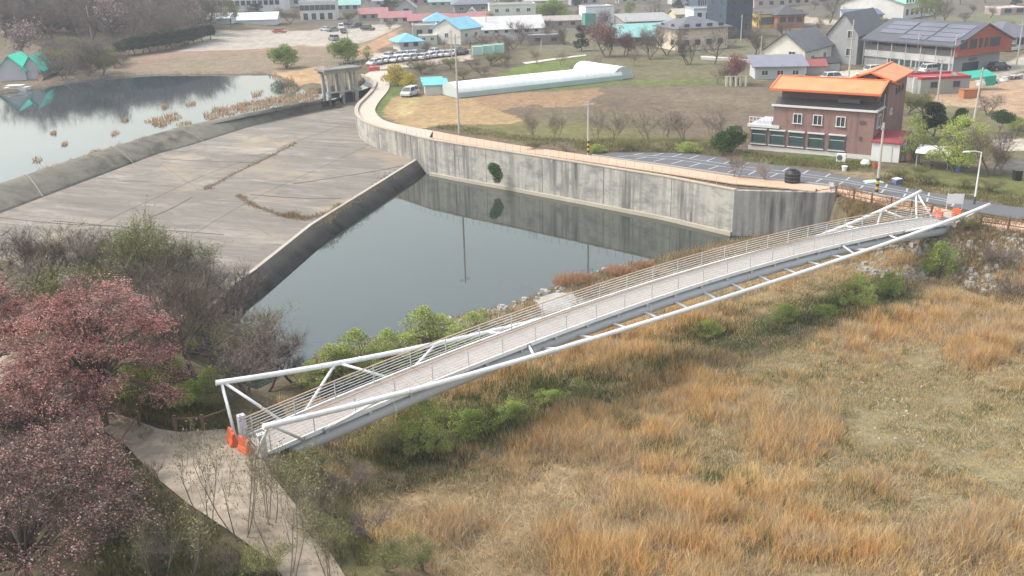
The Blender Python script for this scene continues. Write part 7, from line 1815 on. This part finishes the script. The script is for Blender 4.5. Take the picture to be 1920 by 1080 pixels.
simple('plank_stack', 'pale planks lying left of the street lamp foot', 'planks', 1808, 368, [('plank', M('pale_plank', (.55, .52, .46), .8), (lambda k: (lambda m: m.box((0, k * .24, .08 + .08 * (k % 2)), (1.9, .2, .07), .05 * k)))(k)) for k in range(3)], -.3)
simple('rust_box', 'rusty orange metal container on the orange dirt field', 'container', 1817, 183, [('body', M('rust_orange', (.42, .17, .075), .7, .2, 1.0), lambda m: m.box((0, 0, .7), (2.9, 1.6, 1.3))), ('rim', M('rust_rim', (.30, .12, .06), .7), lambda m: m.box((0, 0, 1.38), (3.05, 1.75, .1)))], .1)
simple('green_awning', 'green tarpaulin awning at the right end of the workshop shed', 'awning', 1822, 168, [('sheet', M('green_tarp', (.03, .33, .24), .6), lambda m: m.add([(-3.2, -1.4, 2.0), (3.2, -1.6, 2.5), (3.2, 1.6, 3.2), (-3.2, 1.6, 2.8), (-3.2, -1.4, 1.9), (3.2, -1.6, 2.4), (3.2, 1.6, 3.1), (-3.2, 1.6, 2.7)], [(0, 1, 2, 3), (7, 6, 5, 4), (0, 4, 5, 1), (1, 5, 6, 2), (2, 6, 7, 3), (3, 7, 4, 0)])), ('side_drape', M('green_tarp', (.03, .33, .24), .6), lambda m: m.add([(1.0, -1.55, 2.25), (3.2, -1.62, 2.42), (3.2, -1.62, .9), (1.6, -1.6, .7)], [(0, 1, 2, 3)]))] +
       [('pole', galv, (lambda x, y, h: (lambda m: m.path([(x, y, 0), (x, y, h)], .05, 6)))(x, y, h)) for x, y, h in ((-3, -1.3, 1.95), (3, -1.5, 2.4), (3, 1.5, 3.1), (-3, 1.5, 2.7))], .1)
simple('leaning_board', 'white leaning panel at the left end of the workshop shed', 'panel', 1730, 175, [('board', whm, lambda m: m.box((0, -.1, 1.4), (4.0, .15, 2.8))), ('stay', galv, lambda m: m.path([(0, .9, 0), (0, 0, 2.0)], .05, 6))], .1)
for i, (px, py) in enumerate(((1835, 160), (1852, 157), (1868, 155), (1884, 152), (1900, 149), (1914, 147))):
    simple('scrap_pile', 'pile of scrap along the far edge of the orange dirt field', 'scrap pile', px, py, [('scrap', (whm, frame_d, galv)[i % 3], lambda m: [m.box((random.Random(px * 9 + k).uniform(-1, 1), random.Random(px * 5 + k).uniform(-.6, .6), .3), (.9, .6, .5), k * .7, .8) for k in range(4)]), ('sheet', galv, lambda m: m.box((0, 0, .75), (1.2, .8, .1), .4))]).__setitem__('group', 'scrap piles by the dirt field')
simple('beehive_rack', 'pale wooden posts and frames at the edge of the brown field', 'rack', 1380, 162, [('post', M('pale_plank', (.55, .52, .46), .8), (lambda k: (lambda m: m.box((k * .9 - 1.8, (k % 2) * .4, .9), (.35, .3, 1.8), .2 * k)))(k)) for k in range(5)] + [('beam', M('pale_plank', (.55, .52, .46), .8), lambda m: m.box((0, .1, 1.85), (4.4, .2, .12)))])
for i, (px, py, lab) in enumerate(((895, 103, 'mint mesh pen left of the others beside the car lot'), (915, 101, 'mint mesh pen between two others beside the car lot'), (935, 99, 'mint mesh pen at the right end beside the car lot'))):
    simple('mesh_pen', lab, 'pen', px, py, [('net', M('mint_net', (.36, .56, .50), .7, .25, 1.5), lambda m: [m.box((0, -1.0, 1.0), (2.2, .05, 2.0)), m.box((-1.1, 0, 1.0), (.05, 1.95, 2.0)), m.box((1.1, 0, 1.0), (.05, 1.95, 2.0))]), ('top', M('mint_net', (.36, .56, .50), .7), lambda m: m.box((0, 0, 2.03), (2.3, 2.1, .05)))] +
           [('post', galv, (lambda x, y: (lambda m: m.path([(x, y, 0), (x, y, 2.2)], .05, 6)))(x, y)) for x in (-1.16, 1.16) for y in (-1.05, 1.0)], .1)
# boat and jetty at the boathouses
bp_ = P(33, 170, LZ)
bt = thing('flat_boat', 'small white flat boat moored below the boathouses', 'boat', bp_, .05)
mb = MB(); mb.add([(-2.2, -.8, .0), (2.0, -.8, .0), (2.6, 0, .1), (2.0, .8, 0), (-2.2, .8, 0), (-2.4, -1.0, .75), (2.2, -1.0, .75), (3.0, 0, .9), (2.2, 1.0, .75), (-2.4, 1.0, .75)], [(4, 3, 2, 1, 0), (5, 6, 7, 8, 9), (0, 1, 6, 5), (1, 2, 7, 6), (2, 3, 8, 7), (3, 4, 9, 8), (4, 0, 5, 9)]); mb.build('hull', whm, bt)
mb = MB(); mb.box((-.3, 0, 1.15), (3.4, 1.9, .1)); mb.build('canopy', whm, bt)
for x in (-1.8, 1.2):
    for y in (-.85, .85):
        mb = MB(); mb.path([(x, y, .7), (x, y, 1.12)], .04, 6); mb.build('canopy_post', galv, bt)
jt = P(76, 158, LZ)
jr = thing('jetty_ramp', 'narrow wooden ramp from the boathouses down to the water', 'jetty', jt, 1.9)
mb = MB(); mb.ribbon([(0, 0, .1), (4.5, 0, 2.0)], 1.0, .12); mb.build('deck', wood, jr)
for x, z in ((.3, .2), (2.4, 1.1), (4.2, 1.9)):
    mb = MB(); mb.path([(x, -.5, -.6), (x, -.5, z + .8)], .05, 6); mb.path([(x, .5, -.6), (x, .5, z + .8)], .05, 6); mb.build('post_pair', wood, jr)
# irrigation channel in the field
ch = strip('irrigation_channel', pp([(985, 120), (1040, 112), (1100, 104)], TZ + .12), pp([(980, 117), (1036, 109.5), (1098, 102)], TZ + .12), TZ + .12, M('channel_concrete', (.50, .48, .44), .9))
strip('yard_wall_cap', pp([(1314, 107), (1370, 110), (1432, 117)], TZ + .5), pp([(1314, 104.5), (1370, 107.5), (1432, 114.5)], TZ + .5), TZ + .5, M('channel_concrete', (.50, .48, .44), .9), .6)

# ------------------------------------------------------------------ unused prototypes go; then the air
for k_, pr in PROTO.items():
    if k_ not in USED: hide_proto(pr)
for o in bpy.data.objects:
    for key in ('_h', '_n'):
        if key in o: del o[key]
HAZE = 0.00042
if HAZE:
    hzm = bpy.data.materials.new('haze'); hzm.use_nodes = True
    nn, ll = hzm.node_tree.nodes, hzm.node_tree.links
    nn.remove(nn['Principled BSDF'])
    pv = nn.new('ShaderNodeVolumePrincipled'); pv.inputs['Density'].default_value = HAZE; pv.inputs['Color'].default_value = (0.86, 0.90, 0.97, 1); pv.inputs['Anisotropy'].default_value = 0.0
    ll.new(pv.outputs[0], nn['Material Output'].inputs['Volume'])
    mb = MB(); mb.span((-5400, -420, -3.5), (5400, 6900, 40.0)); hb_ = mb.build('haze', hzm); tag(hb_, kind='stuff')
